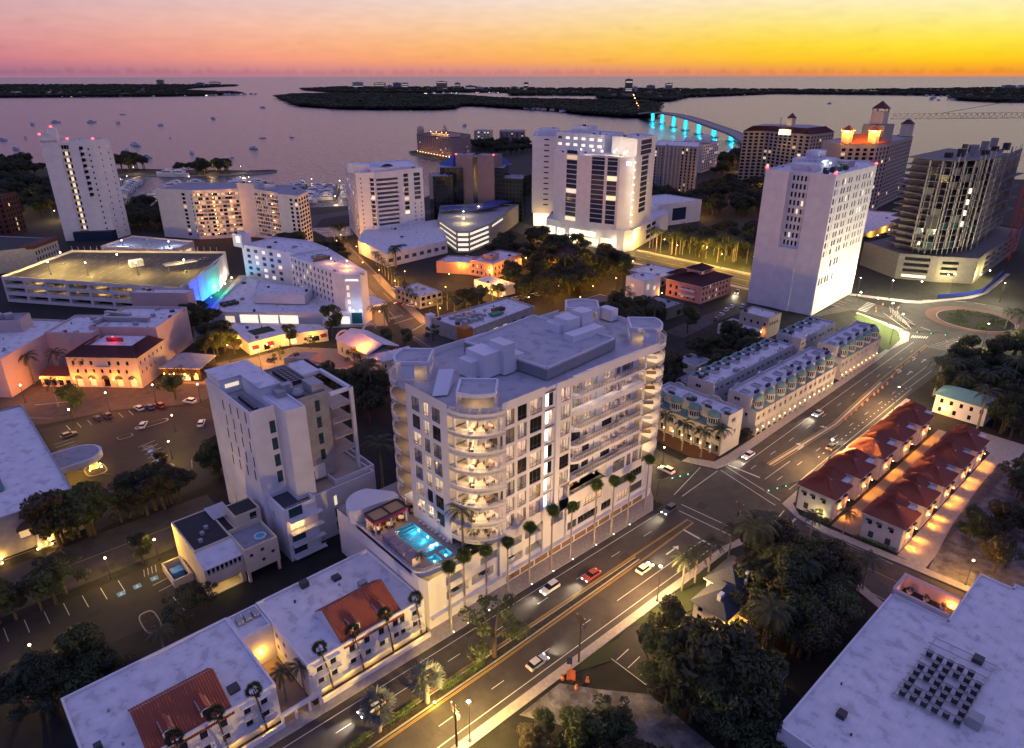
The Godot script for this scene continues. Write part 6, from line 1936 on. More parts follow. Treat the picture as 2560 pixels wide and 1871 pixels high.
	for i in 7:
		for j in 6:
			if (i+j*3) % 8 == 5: continue
			condenser(Vector3(101.4+i*2.0+j*0.12,8.35,-17.4+j*1.55),"dark condenser in the grid on the huge pale roof","condensers on the huge pale roof",1.0)
	var pots := ["nearest the inner wall","middle of the three","nearest the outer corner"]
	for k in 3:
		var pt := thing("potted_shrub","round potted shrub on the pale building's sunken terrace, "+pots[k],"potted plant",Vector3(130.2,6.5,-26.2+k*3.0),"potted shrubs on the sunken terrace")
		var pm := MB.new()
		pm.lathe(Vector3.ZERO,[Vector2(0.45,0),Vector2(0.6,0.6),Vector2(0.45,0.6),Vector2(0.0,0.55)],12)
		part(pt,"pot",pm,"pinkish")
		foliage_part(pt,"foliage",[[Vector3(0,1.0,0),0.6]],60,0.2,"leaf_dark")
	# blue shingled house
	t = thing("blue_roof_house","grey house with blue shingled cross-hipped roof among dark trees","house",Vector3(98.6,0,-47.4))
	block(t,[0,9.0,-7.0,0],0,5.2,"white_warm","roof_dark",[[1.0,0.8,1.0,1.7,"pane_dark"],[1.0,3.3,1.0,1.4,"pane_dark"],[4.6,0.6,1.1,1.9,"pane_lit_b"]],[[1.0,3.2,1.2,1.3,"pane_lit_a"],[1.0,0.6,1.2,1.8,"pane_lit_b"],[5.0,0.8,1.4,1.6,"pane_dark"]],-1.0)
	hip_roof(t,0,9.0,-7.0,0,5.2,3.0,"roof_blue",false,0.6)
	block(t,[7.0,16.6,-8.6,-2.0],0,5.8,"white_warm","roof_dark",[],[[2,1,1.4,1.6,"pane_dark"]],-1.0)
	hip_roof(t,7.0,16.6,-8.6,-2.0,5.8,3.2,"roof_blue",false,0.6)
	block(t,[5.4,9.0,0,2.6],0,3.2,"white_warm","roof_dark",[],[],-1.0)
	hip_roof(t,5.4,9.0,-1.0,2.6,3.2,1.6,"roof_blue",false,0.5)
	part(t,"chimney",bx(1.6,3.0,5.6,8.2,-3.2,-2.4),"white"); part(t,"chimney",bx(10.2,10.8,6.0,9.4,-2.4,-1.8),"white")
	part(t,"rust_patch",bx(12.0,15.0,8.86,9.06,-6.0,-4.8),"mulch")
	lamp_on(t,Vector3(-0.5,3.2,0.6),7.0,Color(1.0,0.74,0.28)); lamp_on(t,Vector3(1.6,2.8,1.2),7.0,Color(1.0,0.74,0.28))
	t = thing("garden_garage","blue shingled garden garage under the trees","garage",Vector3(90.6,0,-34.4))
	block(t,[0,6.6,-6.4,0],0,2.8,"grey_wall","roof_dark",[],[],-1.0)
	hip_roof(t,0,6.6,-6.4,0,2.8,1.9,"roof_blue",false,0.5)
func far_towers() -> void:
	var t: Node3D
	var p: Array
	# white tower with red beacons at the left
	p = [88,-533,96.4,-528.4,97.4,-529.8,102.4,-527,101.4,-525.6,114.6,-518.2,126,-526,100,-545]
	t = thing("beacon_tower","slim white apartment tower with red roof beacons by the marina","apartment building",Vector3.ZERO)
	var bays := []
	for r in 15:
		bays.append([0.5,3.0+r*3.9,1.4,2.4,"pane_dark",0.9]); bays.append([1.9,3.0+r*3.9,1.7,2.4,"pane_lit_a" if r < 14 else "pane_dark",0.9]); bays.append([3.6,3.0+r*3.9,1.3,2.4,"pane_dark",0.9])
	var rc := []
	for r in 16:
		if r > 6: rc.append([5.4,2.6+r*3.6,2.6,2.6,"pane_dark",1.0])
		rc.append([10.4,2.8+r*3.6,1.0,1.3,"pane_dark"])
	polyblock(t,p,0,63,"white","roof_white",{2: bays,4: rc,5: spread(13.8,2,15,3,3.9,0.8,1.2,0.06)},0.8)
	polyblock(t,[88,-533,96.4,-528.4,100,-536,92,-540],62,66.5,"white","roof_white",{},0.5)
	polyblock(t,[93,-531.5,97,-529.4,99,-533,95,-535],66,70.5,"white","roof_white",{},0.4)
	for q in [Vector3(88.6,67,-533.2),Vector3(95.5,71.2,-532),Vector3(102,64,-527),Vector3(114.4,63.8,-518.8)]:
		part(t,"beacon_lamp",bx(q.x-0.6,q.x+0.6,q.y-0.5,q.y+0.5,q.z-0.6,q.z+0.6),"glow_red")
	for r in 9: part(t,"balcony",bx(107.0,109.6,27.4+r*3.6,28.4+r*3.6,-522.6,-519.6),"white")
	polyblock(t,[92,-527,112,-514,116,-519,96,-533],0,6,"pane_blue","roof_dark",{},0.0)
	# curved apartment block with warm balconies
	p = [141,-503,149.4,-489,155.7,-478.6,162,-474.6,171,-470.4,181.4,-466.2,184.6,-463.6,187.6,-456.8,190.4,-444,192.1,-431,190,-426,193,-418,196,-410.5,209,-422.6,215.2,-454.7,196,-488,166,-520]
	t = thing("curved_apartments","curved twelve storey apartment block with glowing amber balconies","apartment building",Vector3.ZERO)
	var W := {}
	W[1] = spread(elen(p,1),1,11,2.2,2.6,2.6,1.7,0.2,"pane_dark",0.2,0.6)+spread(elen(p,1),1,11,2.2,2.6,0.8,1.3,0.1,"pane_dark",0.8,1.0)
	for e in [2,3,4]:
		var l := elen(p,e)
		for r in 11:
			for c in 5: W[e] = W.get(e,[])+[[0.3+c*(l-0.6)/5,2.0+r*2.6,(l-0.6)/5,1.75,["pane_lit_c","pane_lit_d","pane_dark","cream","pane_dark","tan"][rng.randi() % 6],1.0]]
	for e in [7,8]:
		var l := elen(p,e)
		for r in 11:
			for c in 5: W[e] = W.get(e,[])+[[0.4+c*(l-0.8)/5,2.0+r*2.6,(l-0.8)/5,1.75,["pane_lit_d","pane_dark","pane_dark","cream"][rng.randi() % 4],1.0]]
	W[9] = spread(elen(p,9),1,11,2.2,2.6,2.0,1.6,0.0)
	W[11] = spread(elen(p,11),2,11,2.2,2.6,2.2,1.7,0.02)
	W[12] = spread(elen(p,12),4,11,2.2,2.6,3.4,1.8,0.0)
	polyblock(t,p,0,32,"white_warm","roof_grey",W,0.6)
	polyblock(t,[181.0,-466.8,187.8,-456.4,192,-459,186,-470],0,35.5,"white_warm","roof_grey",{},0.4)
	polyblock(t,[193,-452,199,-448,203,-456,197,-460],31,35,"white_warm","roof_grey",{},0.3)
	for e in [2,3,4,7,8]:
		var a := Vector2(p[e*2],p[e*2+1]); var b := Vector2(p[e*2+2],p[e*2+3])
		var m := (a+b)/2; var d := (b-a).normalized(); var o := Vector2(-d.y,d.x)*0.7
		for r in range(0,11,2 if e > 6 else 1):
			if (r+e) % 2 == 0 or e == 3:
				lamp_on(t,Vector3(m.x+o.x,3.4+r*2.6,m.y+o.y),5.0 if e < 6 else 3.0,Color(1.0,0.6,0.2),"glow_warm",0.15)
	# white apartment tower with long podium
	p = [231,-399,240,-391.5,242,-393.4,258,-391.4,259,-393,278,-392,300,-440,250,-446]
	t = thing("balcony_tower","white apartment tower with central balconies on a long blank podium","apartment building",Vector3.ZERO)
	W = {0: spread(elen(p,0),2,12,9,2.8,0.8,0.9,0.0)+spread(elen(p,0),1,11,10.5,2.8,2.4,2.0,0.15,"pane_dark",0.7,1.0),4: spread(elen(p,4),1,9,15,3.0,3.6,2.2,0.2,"pane_dark",0.1,0.5)+spread(elen(p,4),1,6,24,3.0,5.0,2.2,0.1,"pane_blue",0.5,1.0)+spread(elen(p,4),2,5,9.5,2.8,1.0,1.0,0.0,"pane_dark",0.5,1.0),7: spread(elen(p,7),7,13,4,3.0,3.4,2.0,0.03)}
	var bw := []
	for r in 11: bw.append([0.4,9.6+r*2.85,elen(p,2)-0.8,1.6,"pane_grey",1.6])
	W[2] = bw
	polyblock(t,p,0,44,"white","roof_white",W,0.6)
	for q in [[240,258,-400,-392.6,46],[258,276,-404,-394,45.5],[233,241,-404,-396,48.5]]:
		part(t,"penthouse",bx(q[0],q[1],43,q[4],q[2]-8,q[3]-2),"white")
	var vd := MB.new()
	for j in 8:
		var a0 := PI*j/8; var a1 := PI*(j+1)/8
		vd.quad(Vector3(253-cos(a0)*5,45.5+sin(a0)*2.6,-396),Vector3(253-cos(a1)*5,45.5+sin(a1)*2.6,-396),Vector3(253-cos(a1)*5,45.5+sin(a1)*2.6,-410),Vector3(253-cos(a0)*5,45.5+sin(a0)*2.6,-410))
	part(t,"vaulted_roof",vd,"roof_white")
	polyblock(t,[213,-372,207,-331,254,-336,292,-393,232,-397],0,8,"white","roof_white",{1: spread(47,8,1,2.5,2,3.4,2.2,0.0,"pane_grey")},0.4)
	part(t,"solar_panel",bx(219,228,7.7,8.2,-345,-341),"pane_blue")
	# brown slab tower wrapped in dark glass
	t = thing("glass_slab_tower","tower of two brown slabs between dark glass wings with blue roofs","office tower",Vector3.ZERO)
	polyblock(t,[328,-420,337.4,-411.4,350,-424,340,-434],0,46.6,"brownpink","roof_grey",{},0.4)
	polyblock(t,[339.8,-409,346.2,-397.4,360,-404,352,-418],0,46.6,"brownpink","roof_grey",{},0.4)
	var gw := []
	polyblock(t,[337.6,-412.4,340.6,-409.8,352,-420,348,-424],0,45,"pane_grey","roof_grey",{},0.0)
	polyblock(t,[318,-426,330,-414,345,-440,330,-446],0,38,"glass_facade","roof_grey",{},0.0)
	polyblock(t,[308,-422,319,-412,330,-432,316,-438],0,33,"glass_facade","roof_grey",{},0.0)
	polyblock(t,[346.4,-402,350,-391,372,-410,364,-424],0,38,"glass_facade","roof_grey",{},0.0)
	polyblock(t,[349,-392,356,-377,374,-392,366,-404],0,31,"glass_facade","roof_grey",{},0.0)
	for q in [[328,345,-440,-424,38.0],[352,370,-420,-404,38.5]]:
		hip_roof(t,q[0],q[1],q[2],q[3],q[4],8.0,"roof_royal",false,0.3)
	var fl := MB.new()
	for q in [[[318,-426],[330,-414],38.0],[[308,-422],[319,-412],33.0],[[346.4,-402],[350,-391],38.0],[[349,-392],[356,-377],31.0]]:
		for r in range(3,int(q[2]),3):
			fl.bar(Vector3(q[0][0]-0.1,r,q[0][1]+0.1),Vector3(q[1][0]-0.1,r,q[1][1]+0.1),0.2,0.25)
		for k in 7:
			var m := Vector2(q[0][0],q[0][1]).lerp(Vector2(q[1][0],q[1][1]),k/6.0)
			fl.bar(Vector3(m.x-0.1,0,m.y+0.1),Vector3(m.x-0.1,q[2],m.y+0.1),0.2,0.2)
	part(t,"mullion_grid",fl,"metal_dark")
	for q in [Vector3(328.6,47.2,-420),Vector3(346,47.2,-397.8)]:
		part(t,"beacon_lamp",bx(q.x-0.5,q.x+0.5,q.y-0.4,q.y+0.4,q.z-0.5,q.z+0.5),"glow_red")
	t = thing("striped_garage","parking garage with brightly lit horizontal decks before the glass tower","parking garage",Vector3.ZERO)
	p = [274,-372,258,-332,264,-326.5,290,-337,352,-377,340,-398,306,-412]
	W = {}
	for e in [0,1,2]:
		for r in 4: W[e] = W.get(e,[])+[[0.6,1.0+r*3.1,elen(p,e)-1.2,1.9,"pane_white" if r < 3 or e > 0 else "pane_lit_b",1.2]]
	W[3] = [[4,9.4,30,1.9,"pane_white",1.2]]
	polyblock(t,p,0,13.2,"concrete","roof_grey",W,0.9)
	for q in [[296,-372],[316,-380],[280,-352]]: lamp_on(t,Vector3(q[0],15.5,q[1]),50.0,Color(1.0,0.85,0.5),"glow_white",0.3)
	for q in [[292,306,-396,-384],[308,330,-384,-372],[330,348,-392,-380]]: part(t,"blue_canopy",bx(q[0],q[1],15.0,15.4,q[2],q[3]),"roof_royal")
	# white hotel and residence towers by the boulevard
	t = thing("residence_tower","white residence tower with small slot windows beside the hotel","apartment building",Vector3.ZERO)
	p = [351,-362,362,-345,366,-349,398,-376,384,-394]
	polyblock(t,p,9,62,"white","roof_white",{0: spread(elen(p,0),1,13,6,3.7,3.6,0.9,0.0,"pane_dark",0.3,0.7),1: spread(elen(p,1),1,14,1.5,3.5,4.6,2.8,0.0,"pane_blue")},0.7)
	polyblock(t,[352,-361,361.4,-346.4,385,-372,376,-386],0,9,"pane_white","roof_white",{},0.0)
	polyblock(t,[360,-366,368,-352,380,-364,372,-376],61,66,"white","roof_white",{},0.4)
	for q in [Vector3(349,5,-352),Vector3(354,6,-342)]: lamp_on(t,q,60.0,Color(1.0,0.8,0.4),"glow_white",0.35)
	t = thing("boulevard_hotel","white hotel tower of dark glass bays with glowing roof terrace and lit base","hotel",Vector3.ZERO)
	p = [327.6,-309,328.6,-297,329.4,-288,331.6,-279,334.6,-270,341,-265,346,-266.4,372,-274,366,-332,336,-326]
	W = {0: spread(elen(p,0),1,15,3,2.9,8.4,2.5,0.12,"pane_blue"),2: spread(elen(p,2),1,14,4,2.9,8.8,2.6,0.06,"pane_blue"),3: spread(elen(p,3),1,14,4,2.9,6.4,2.6,0.12,"pane_blue"),5: [],6: spread(elen(p,6),1,11,9,3.2,12,2.7,0.03,"pane_blue",0.25,0.8)}
	polyblock(t,p,12,56,"white","roof_white",W,0.8,"",0.4)
	polyblock(t,[346,-267,376,-275.6,382,-296,350,-290],12,66,"white","roof_white",{0: spread(31,1,13,14,3.0,18,2.6,0.02,"pane_blue")},0.7)
	polyblock(t,[350,-338,352,-298,382,-306,380,-346],12,66,"white","roof_white",{0: spread(40,6,2,46,4,3.4,1.6,0.9,"pane_grey",0,1,"pane_white")},0.8)
	polyblock(t,[356,-330,357,-316,368,-318,368,-334],65,70,"white","roof_white",{},0.4)
	W = {0: spread(20,2,1,3,4,8,5.5,1.0,"pane_white",0,1,"pane_white"),1: [[2,6.5,20,3.2,"pane_white"],[2,1.0,22,4.4,"pane_lit_a"],[26,2.0,9,5.0,"pane_lit_b"]],4: spread(46,2,3,2,3.4,9,2.6,0.0,"pane_blue",0.55,1.0)}
	polyblock(t,[331,-327,329,-306,333.8,-269,336,-264.6,342,-262.4,412,-286,424,-340,366,-352],0,13,"white","roof_white",W,0.6)
	polyblock(t,[388,-290,414,-296.6,456,-288.6,458,-322,400,-336],0,16,"white","roof_white",{0: [[20,2,2.6,10,"pane_white",0.8]],1: [[4,2,2.4,10,"pane_white",0.8],[14,3,14,9,"pane_blue",0.5]]},0.6)
	for k in 9: lamp_on(t,Vector3(340.4,18.0+k*4.4,-263.4),5.0,Color(1.0,0.92,0.75),"glow_white",0.22)
	for q in [[332,-299],[333,-290],[334,-284],[336,-276],[338,-270],[343,-272],[348,-284]]: lamp_on(t,Vector3(q[0],58.6,q[1]),20.0,Color(1.0,0.88,0.66),"glow_white",0.3)
	for q in [[325,-318],[325,-300],[328,-284],[331,-270],[337,-260]]: lamp_on(t,Vector3(q[0],5.5,q[1]),18.0,Color(1.0,0.9,0.68),"glow_white",0.25)
	part(t,"sign_plate",bx(337.6,338.0,51.4,53.4,-267.4,-264.4),"glow_sign")
	# fluted condominium,domed condominium
	p = [541,-398,546,-390,548,-389,553,-377,556,-362,562,-364,600,-389,586,-426]
	t = thing("fluted_condominium","grey condominium of vertical fins with one amber lit stair","apartment building",Vector3.ZERO)
	polyblock(t,p,0,42.5,"grey_wall","roof_white",{0: spread(elen(p,0),2,14,2,2.8,2.4,1.9,0.1),1: spread(elen(p,1),1,14,2,2.8,1.4,2.2,1.0),3: spread(elen(p,3),4,14,2,2.8,1.6,2.0,0.02)},0.5)
	for k in 12:
		var m := Vector2(541,-398).lerp(Vector2(556,-362),k/11.0)
		part(t,"fin",bx(m.x-0.9,m.x+0.2,0,42.5,m.y-0.5,m.y+0.5),"grey_wall")
	t = thing("domed_condominium","pale condominium with two white rooftop domes near the bridge","apartment building",Vector3.ZERO)
	p = [660,-440,697,-452.6,700,-448,755,-463,764,-492,690,-490]
	polyblock(t,p,0,30,"white_warm","roof_grey",{0: spread(elen(p,0),5,9,2,3.0,3.2,1.9,0.05),2: spread(elen(p,2),8,9,2,3.0,3.4,1.9,0.08)},0.6)
	for q in [[676,-452],[728,-464]]:
		var dm := MB.new()
		dm.lathe(Vector3(q[0],30,q[1]),[Vector2(6,0),Vector2(6,4),Vector2(5.4,7),Vector2(3.4,9.4),Vector2(0,10.4)],16)
		part(t,"dome",dm,"white_warm")
	# broad maroon-roofed condominium
	p = [676,-388,692,-372,682,-338,679,-318,728,-318,752,-352,722,-398]
	t = thing("broad_condominium","broad tan condominium with maroon mansard roof and lit belvedere","apartment building",Vector3.ZERO)
	W = {}
	for e in 4: W[e] = spread(elen(p,e),maxi(3,int(elen(p,e)/5.6)),14,2,3.3,3.6,2.2,0.03)
	polyblock(t,p,0,49,"tan","roof_grey",W,0.4)
	var cx := 704.0; var cz := -356.0
	for e in 4:
		var a := Vector2(p[e*2],p[e*2+1]); var b := Vector2(p[e*2+2],p[e*2+3])
		var a2 := a.lerp(Vector2(cx,cz),0.2); var b2 := b.lerp(Vector2(cx,cz),0.2)
		tile_roof(t,"mansard",Vector3(a.x,49,a.y),Vector3(b.x,49,b.y),Vector3(b2.x,54,b2.y),Vector3(a2.x,54,a2.y),"tile_maroon",2.0)
	var fm := MB.new()
	fm.flat(PackedVector2Array([Vector2(682,-381),Vector2(694,-369),Vector2(686,-342),Vector2(684,-326),Vector2(722,-326),Vector2(742,-352),Vector2(718,-389)]),53.9)
	part(t,"roof_deck",fm,"roof_grey")
	part(t,"lit_gable",bx(680,682,47,52,-352,-340),"pane_lit_b")
	lamp_on(t,Vector3(677,52,-347),90.0,Color(1.0,0.82,0.4),"glow_white",0.5)
	part(t,"cupola",bx(694,700,54,62,-352,-346),"cream")
	hip_roof(t,694,700,-352,-346,62,5,"tile_maroon",false,0.6)
	for q in [[688,-344],[700,-362]]: part(t,"finial",bx(q[0],q[0]+0.6,54,62,q[1],q[1]+0.6),"metal")
	# belvedere tower with golden lanterns
	p = [563,-239,583,-220,607,-219,612,-221,688,-231,690,-264,590,-266]
	t = thing("lantern_tower","tan condominium tower with gold lit corner lanterns and belvedere","apartment building",Vector3.ZERO)
	W = {}
	for e in [0,1,3]: W[e] = spread(elen(p,e),maxi(4,int(elen(p,e)/5.0)),15,2,3.2,3.0,2.2,0.02)
	polyblock(t,p,0,52,"tan","roof_grey",W,0.5)
	tile_roof(t,"mansard",Vector3(563,52,-239),Vector3(583,52,-220),Vector3(590,58,-236),Vector3(576,58,-246),"tile_red",1.6)
	tile_roof(t,"mansard",Vector3(583,52,-220),Vector3(607,52,-219),Vector3(606,58,-236),Vector3(590,58,-236),"tile_red",1.6)
	for q in [[569,-238],[584,-224]]:
		part(t,"lantern",bx(q[0]-3,q[0]+3,52,60,q[1]-3,q[1]+3),"cream")
		hip_roof(t,q[0]-3,q[0]+3,q[1]-3,q[1]+3,62,4,"tile_red",false,0.8)
		for s in [[-2.6,-2.6],[2.6,-2.6],[-2.6,2.6],[2.6,2.6]]: part(t,"lantern_post",bx(q[0]+s[0]-0.4,q[0]+s[0]+0.4,60,62,q[1]+s[1]-0.4,q[1]+s[1]+0.4),"cream")
		part(t,"lantern_lamp",bx(q[0]-2,q[0]+2,60.1,61.6,q[1]-2,q[1]+2),"glow_lantern")
		for s in [Vector3(-6,59,4),Vector3(3,61,6),Vector3(-5,61,-4)]: omni(Vector3(q[0],0,q[1])+s,60.0,Color(1.0,0.66,0.18),0.6,t)
	polyblock(t,[612,-228,640,-231,642,-248,614,-246],51,64,"tan","roof_grey",{},0.5)
	part(t,"belvedere",bx(622,632,64,74,-244,-234),"cream")
	hip_roof(t,622,632,-244,-234,76,6,"tile_maroon",false,0.6)
	for s in [[622.6,-234.6],[631.4,-234.6],[622.6,-243.4],[631.4,-243.4]]: part(t,"belvedere_post",bx(s[0]-0.6,s[0]+0.6,74,76,s[1]-0.6,s[1]+0.6),"cream")
	part(t,"corner_turret",bx(680,688,52,62,-240,-232),"cream")
	hip_roof(t,680,688,-240,-232,62,5,"tile_maroon",false,0.6)
	house("waterside_block","small white apartment block beyond the lantern tower","apartment building",[688,720,-246,-222],15.5,"white_warm","roof_white",grid(2,4.4,5,2,3.2,4,2.4,1.8,0.05),grid(2,4.4,7,2,3.2,4,2.4,1.8,0.05),0.5)
	t = thing("box_store","big box store with blue-grey roof and lit yellow forecourt","store",Vector3.ZERO)
	polyblock(t,[448,-196,462,-170,512,-172,520,-158,560,-164,546,-206],0,8.4,"cream","roof_white",{0: spread(29,3,1,1,2,4,4,0.9,"pane_dark",0,1,"pane_lit_b"),2: [[2,1,12,4,"pane_lit_a"]]},0.6)
	for q in [[470,-166],[494,-168],[516,-166],[456,-178]]: lamp_on(t,Vector3(q[0],6.5,q[1]),34.0,Color(1.0,0.76,0.3),"glow_white",0.3)
	# blank white tower
	t = thing("blank_white_tower","tall blank white tower with one recessed strip of windows","office tower",Vector3.ZERO)
	p = [298.5,-158,299.6,-147.4,303,-147.4,303,-138.4,300.4,-138.4,301.4,-127.6,351,-130.6,368,-142,354,-166]
	W = {2: spread(9.0,5,9,29.5,3.55,1.0,2.2,0.06)}
	var wf := []
	for c in [1.2,4.6,8.6,11.6,16.0,19.0,25.0,28.2,33.6,36.8,41.0,44.4]:
		for r in 9: wf.append([c,26.6+r*3.8,1.6 if c != 4.6 else 0.6,2.5,"pane_dark" if rng.randf() > 0.05 else "pane_white"])
	for c in [1.6,4.6,8.4,11.4,16.4,19.4]:
		wf.append([c,20.4,1.7,3.4,["pane_white","pane_dark"][rng.randi() % 2]]); wf.append([c,13.6,1.7,3.2,["pane_white","pane_blue","pane_dark"][rng.randi() % 3]])
	W[5] = wf
	polyblock(t,p,0,62,"white","roof_white",W,0.8)
	part(t,"recess_sill",bx(299.7,303,28.2,28.8,-147.3,-138.5),"white")
	part(t,"recess_infill",bx(299.75,303.0,0,28.2,-147.4,-138.4),"white")
	for q in [[306,316,-150,-140,64.6],[318,334,-156,-142,65.6],[322,330,-152,-146,69],[336,344,-148,-138,64]]: part(t,"roof_plant",bx(q[0],q[1],61,q[4],q[2],q[3]),"roof_white" if q[4] > 64.2 else "metal_duct")
	for k in 8: part(t,"roof_unit",bx(308+k*3.2,310+k*3.2,61.2,63.0+(k % 3)*0.4,-136-(k % 2)*2.0,-134.4-(k % 2)*2.0),"metal_dark")
	for q in [Vector3(298.8,62.8,-157.6),Vector3(301.6,62.8,-128),Vector3(350.6,62.8,-131),Vector3(353.6,62.8,-165)]: part(t,"beacon_lamp",bx(q.x-0.5,q.x+0.5,q.y-0.4,q.y+0.4,q.z-0.5,q.z+0.5),"glow_red")
	lamp_on(t,Vector3(320,64.5,-139),14.0,Color(0.9,0.95,1.0),"glow_white",0.2)
	construction()
func construction() -> void:
	var t := thing("unfinished_tower","unfinished concrete tower with bare floors and scaffold above a grey podium","construction site",Vector3.ZERO)
	var p := [396,-127,404,-110,414.6,-95,430,-96,522,-101,532,-140,412,-152]
	var wf := []
	for r in 4: wf.append([3.0,1.0+r*3.1,12.0,1.8,"pane_dark" if r > 0 else "pane_lit_b",1.4])
	var wg := []
	for r in 3: wg.append([2.0,3.6+r*3.0,8.0,1.6,"pane_dark",1.4])
	var wh := []
	for k in 6:
		for r in 3: wh.append([4+k*14.0,3.2+r*3.1,11,1.5,"pane_dark",1.4])
	polyblock(t,p,0,13.6,"concrete_dark","concrete_dark",{0: wf,1: wg,3: wh},0.8)
	var q := [403,-125,405.5,-114,418,-108,434,-104,516,-111,522,-146,463,-142,410,-140]
	var Q := vv(q)
	for r in 14:
		var y := 16.6+r*3.42
		var s := MB.new()
		s.prism(Q if r < 12 else vv([405,-124,407,-114.5,420,-108.6,434,-105,470+(13-r)*30,-108,478+(13-r)*30,-140,410,-138]),y-0.35,y,true)
		part(t,"floor_slab",s,"concrete_dark")
		if r < 13:
			for e in 5:
				var a: Vector2 = Q[e]; var b: Vector2 = Q[e+1]
				var l := a.distance_to(b)
				var k := maxi(2,int(l/5.0))
				for j in k:
					var m := a.lerp(b,(j+0.1)/k); var m2 := a.lerp(b,(j+0.75)/k)
					var inn := Vector2((b-a).y,-(b-a).x).normalized()*0.5
					m += inn; m2 += inn
					part(t,"column",bx(m.x-0.35,m.x+0.35,y,y+3.1,m.y-0.35,m.y+0.35),"concrete")
					if rng.randf() < (0.6 if r < 5 else 0.28):
						var w := MB.new()
						w.bar(Vector3(m.x,y+1.55,m.y),Vector3(m2.x,y+1.55,m2.y),0.2,3.0)
						part(t,"infill_panel",w,["pane_dark","concrete_dark","pane_dark","concrete_dark","pane_grey"][rng.randi() % 5] if r > 3 else ["pane_teal","pane_teal","pane_dark"][rng.randi() % 3])
		if r < 11 and r > 1 and r % 2:
			for e in [3]:
				part(t,"balcony_slab",bx(434+6,510,y-0.3,y,-109,-105.6),"concrete_dark")
	var core := MB.new()
	core.box(Vector3(412,13,-136),Vector3(510,60,-120))
	part(t,"core",core,"concrete")
	for r in 4: part(t,"work_lamp",bx(416.6,417.0,28+r*5.6,30.6+r*5.6,-107.8,-106.6),"pane_white")
	for k in 9: part(t,"formwork",bx(420+k*9.6,424+k*9.6,61.2,63.5+(k % 3)*1.6,-124+(k % 4)*3.0,-121+(k % 4)*3.0),["wood","metal_dark","concrete"][k % 3])
	for k in 16:
		var pp := (Q[k % 4] as Vector2).lerp(Q[k % 4+1],(k/4)/4.0+0.1)
		part(t,"scaffold_pole",bx(pp.x-1.3,pp.x-1.1,14,58+(k*7) % 9,pp.y+0.9,pp.y+1.1),"metal")
	part(t,"debris_net",bx(404.2,404.6,27,33,-121,-114.6),"metal_dark")
	for k in 14: part(t,"guard_post",bx(406+k*7.6,406.2+k*7.6,61,63.2,-113+k*0.2,-112.8+k*0.2),"metal")
	for z in [[404,-104],[418,-93],[430,-92]]: lamp_on(t,Vector3(z[0],5.0,z[1]),70.0,Color(1.0,0.9,0.55),"glow_white",0.35)
	t = thing("hoist_mast","red lattice hoist mast on the side of the unfinished tower","hoist",Vector3(488,0,-98))
	var m := MB.new()
	for s in [[-1.6,-1.6],[1.6,-1.6],[1.6,1.6],[-1.6,1.6]]: m.bar(Vector3(s[0],0,s[1]),Vector3(s[0],62,s[1]),0.3,0.3)
	for k in 20:
		m.bar(Vector3(-1.6,k*3.1,1.6),Vector3(1.6,k*3.1+3.1,1.6),0.25,0.25)
		m.bar(Vector3(-1.6,k*3.1,-1.6),Vector3(-1.6,k*3.1+3.1,1.6),0.25,0.25)
	part(t,"lattice",m,"awning_red")
	t = thing("tower_crane","tower crane jib of pale lattice reaching in over the bay","crane",Vector3(482,0,-76))
	var j := MB.new()
	var A := Vector3(-87,80,-68.6); var B := Vector3(26,80.6,20.4)
	var d := (B-A).normalized(); var sd := d.cross(UP).normalized()
	for o in [sd*0.9,-sd*0.9]: j.bar(A+o,B+o,0.25,0.3)
	j.bar(A+UP*2.6,B+UP*2.6,0.3,0.3)
	for k in 46:
		var c := A.lerp(B,k/46.0); var e := A.lerp(B,(k+0.5)/46.0)+UP*2.6; var f := A.lerp(B,(k+1)/46.0)
		for o in [sd*0.9,-sd*0.9]:
			j.bar(c+o,e,0.16,0.16); j.bar(e,f+o,0.16,0.16)
	part(t,"jib",j,"jib_pale")
	var tie := MB.new()
	tie.bar(A.lerp(B,0.18)+UP*2.6,Vector3(0,96,0),0.18,0.18); tie.bar(A.lerp(B,0.6)+UP*2.6,Vector3(0,96,0),0.18,0.18)
	part(t,"tie_bar",tie,"metal_dark")
	var ms := MB.new()
	for s in [[-1.2,-1.2],[1.2,-1.2],[1.2,1.2],[-1.2,1.2]]: ms.bar(Vector3(s[0],0,s[1]),Vector3(s[0],96,s[1]),0.3,0.3)
	for k in 30:
		ms.bar(Vector3(-1.2,k*3.2,1.2),Vector3(1.2,k*3.2+3.2,1.2),0.2,0.2); ms.bar(Vector3(-1.2,k*3.2,-1.2),Vector3(-1.2,k*3.2+3.2,1.2),0.2,0.2)
	part(t,"mast",ms,"jib_pale")
	var tp := A.lerp(B,0.62)
	part(t,"trolley",bx(tp.x-1.4,tp.x+1.4,77.0,80.0,tp.z-1.2,tp.z+1.2),"metal_dark")
	var hk := MB.new()
	hk.bar(tp-UP*3,tp-UP*8,0.15,0.15)
	part(t,"hook_cable",hk,"metal_dark")
	var fn := thing("blue_hoarding","blue hoarding fence round the building site by the roundabout","fence",Vector3.ZERO)
	var fp := vv([373,-98.2,386.4,-90.9,399,-86.6,420,-88,451,-90.4])
	for k in 4:
		for i in 5:
			var a: Vector2 = (fp[k] as Vector2).lerp(fp[k+1],i/5.0); var b: Vector2 = (fp[k] as Vector2).lerp(fp[k+1],(i+0.97)/5.0)
			var pm := MB.new()
			pm.bar(Vector3(a.x,1.1,a.y),Vector3(b.x,1.1,b.y),0.12,1.9)
			part(fn,"panel",pm,"hoarding_blue")
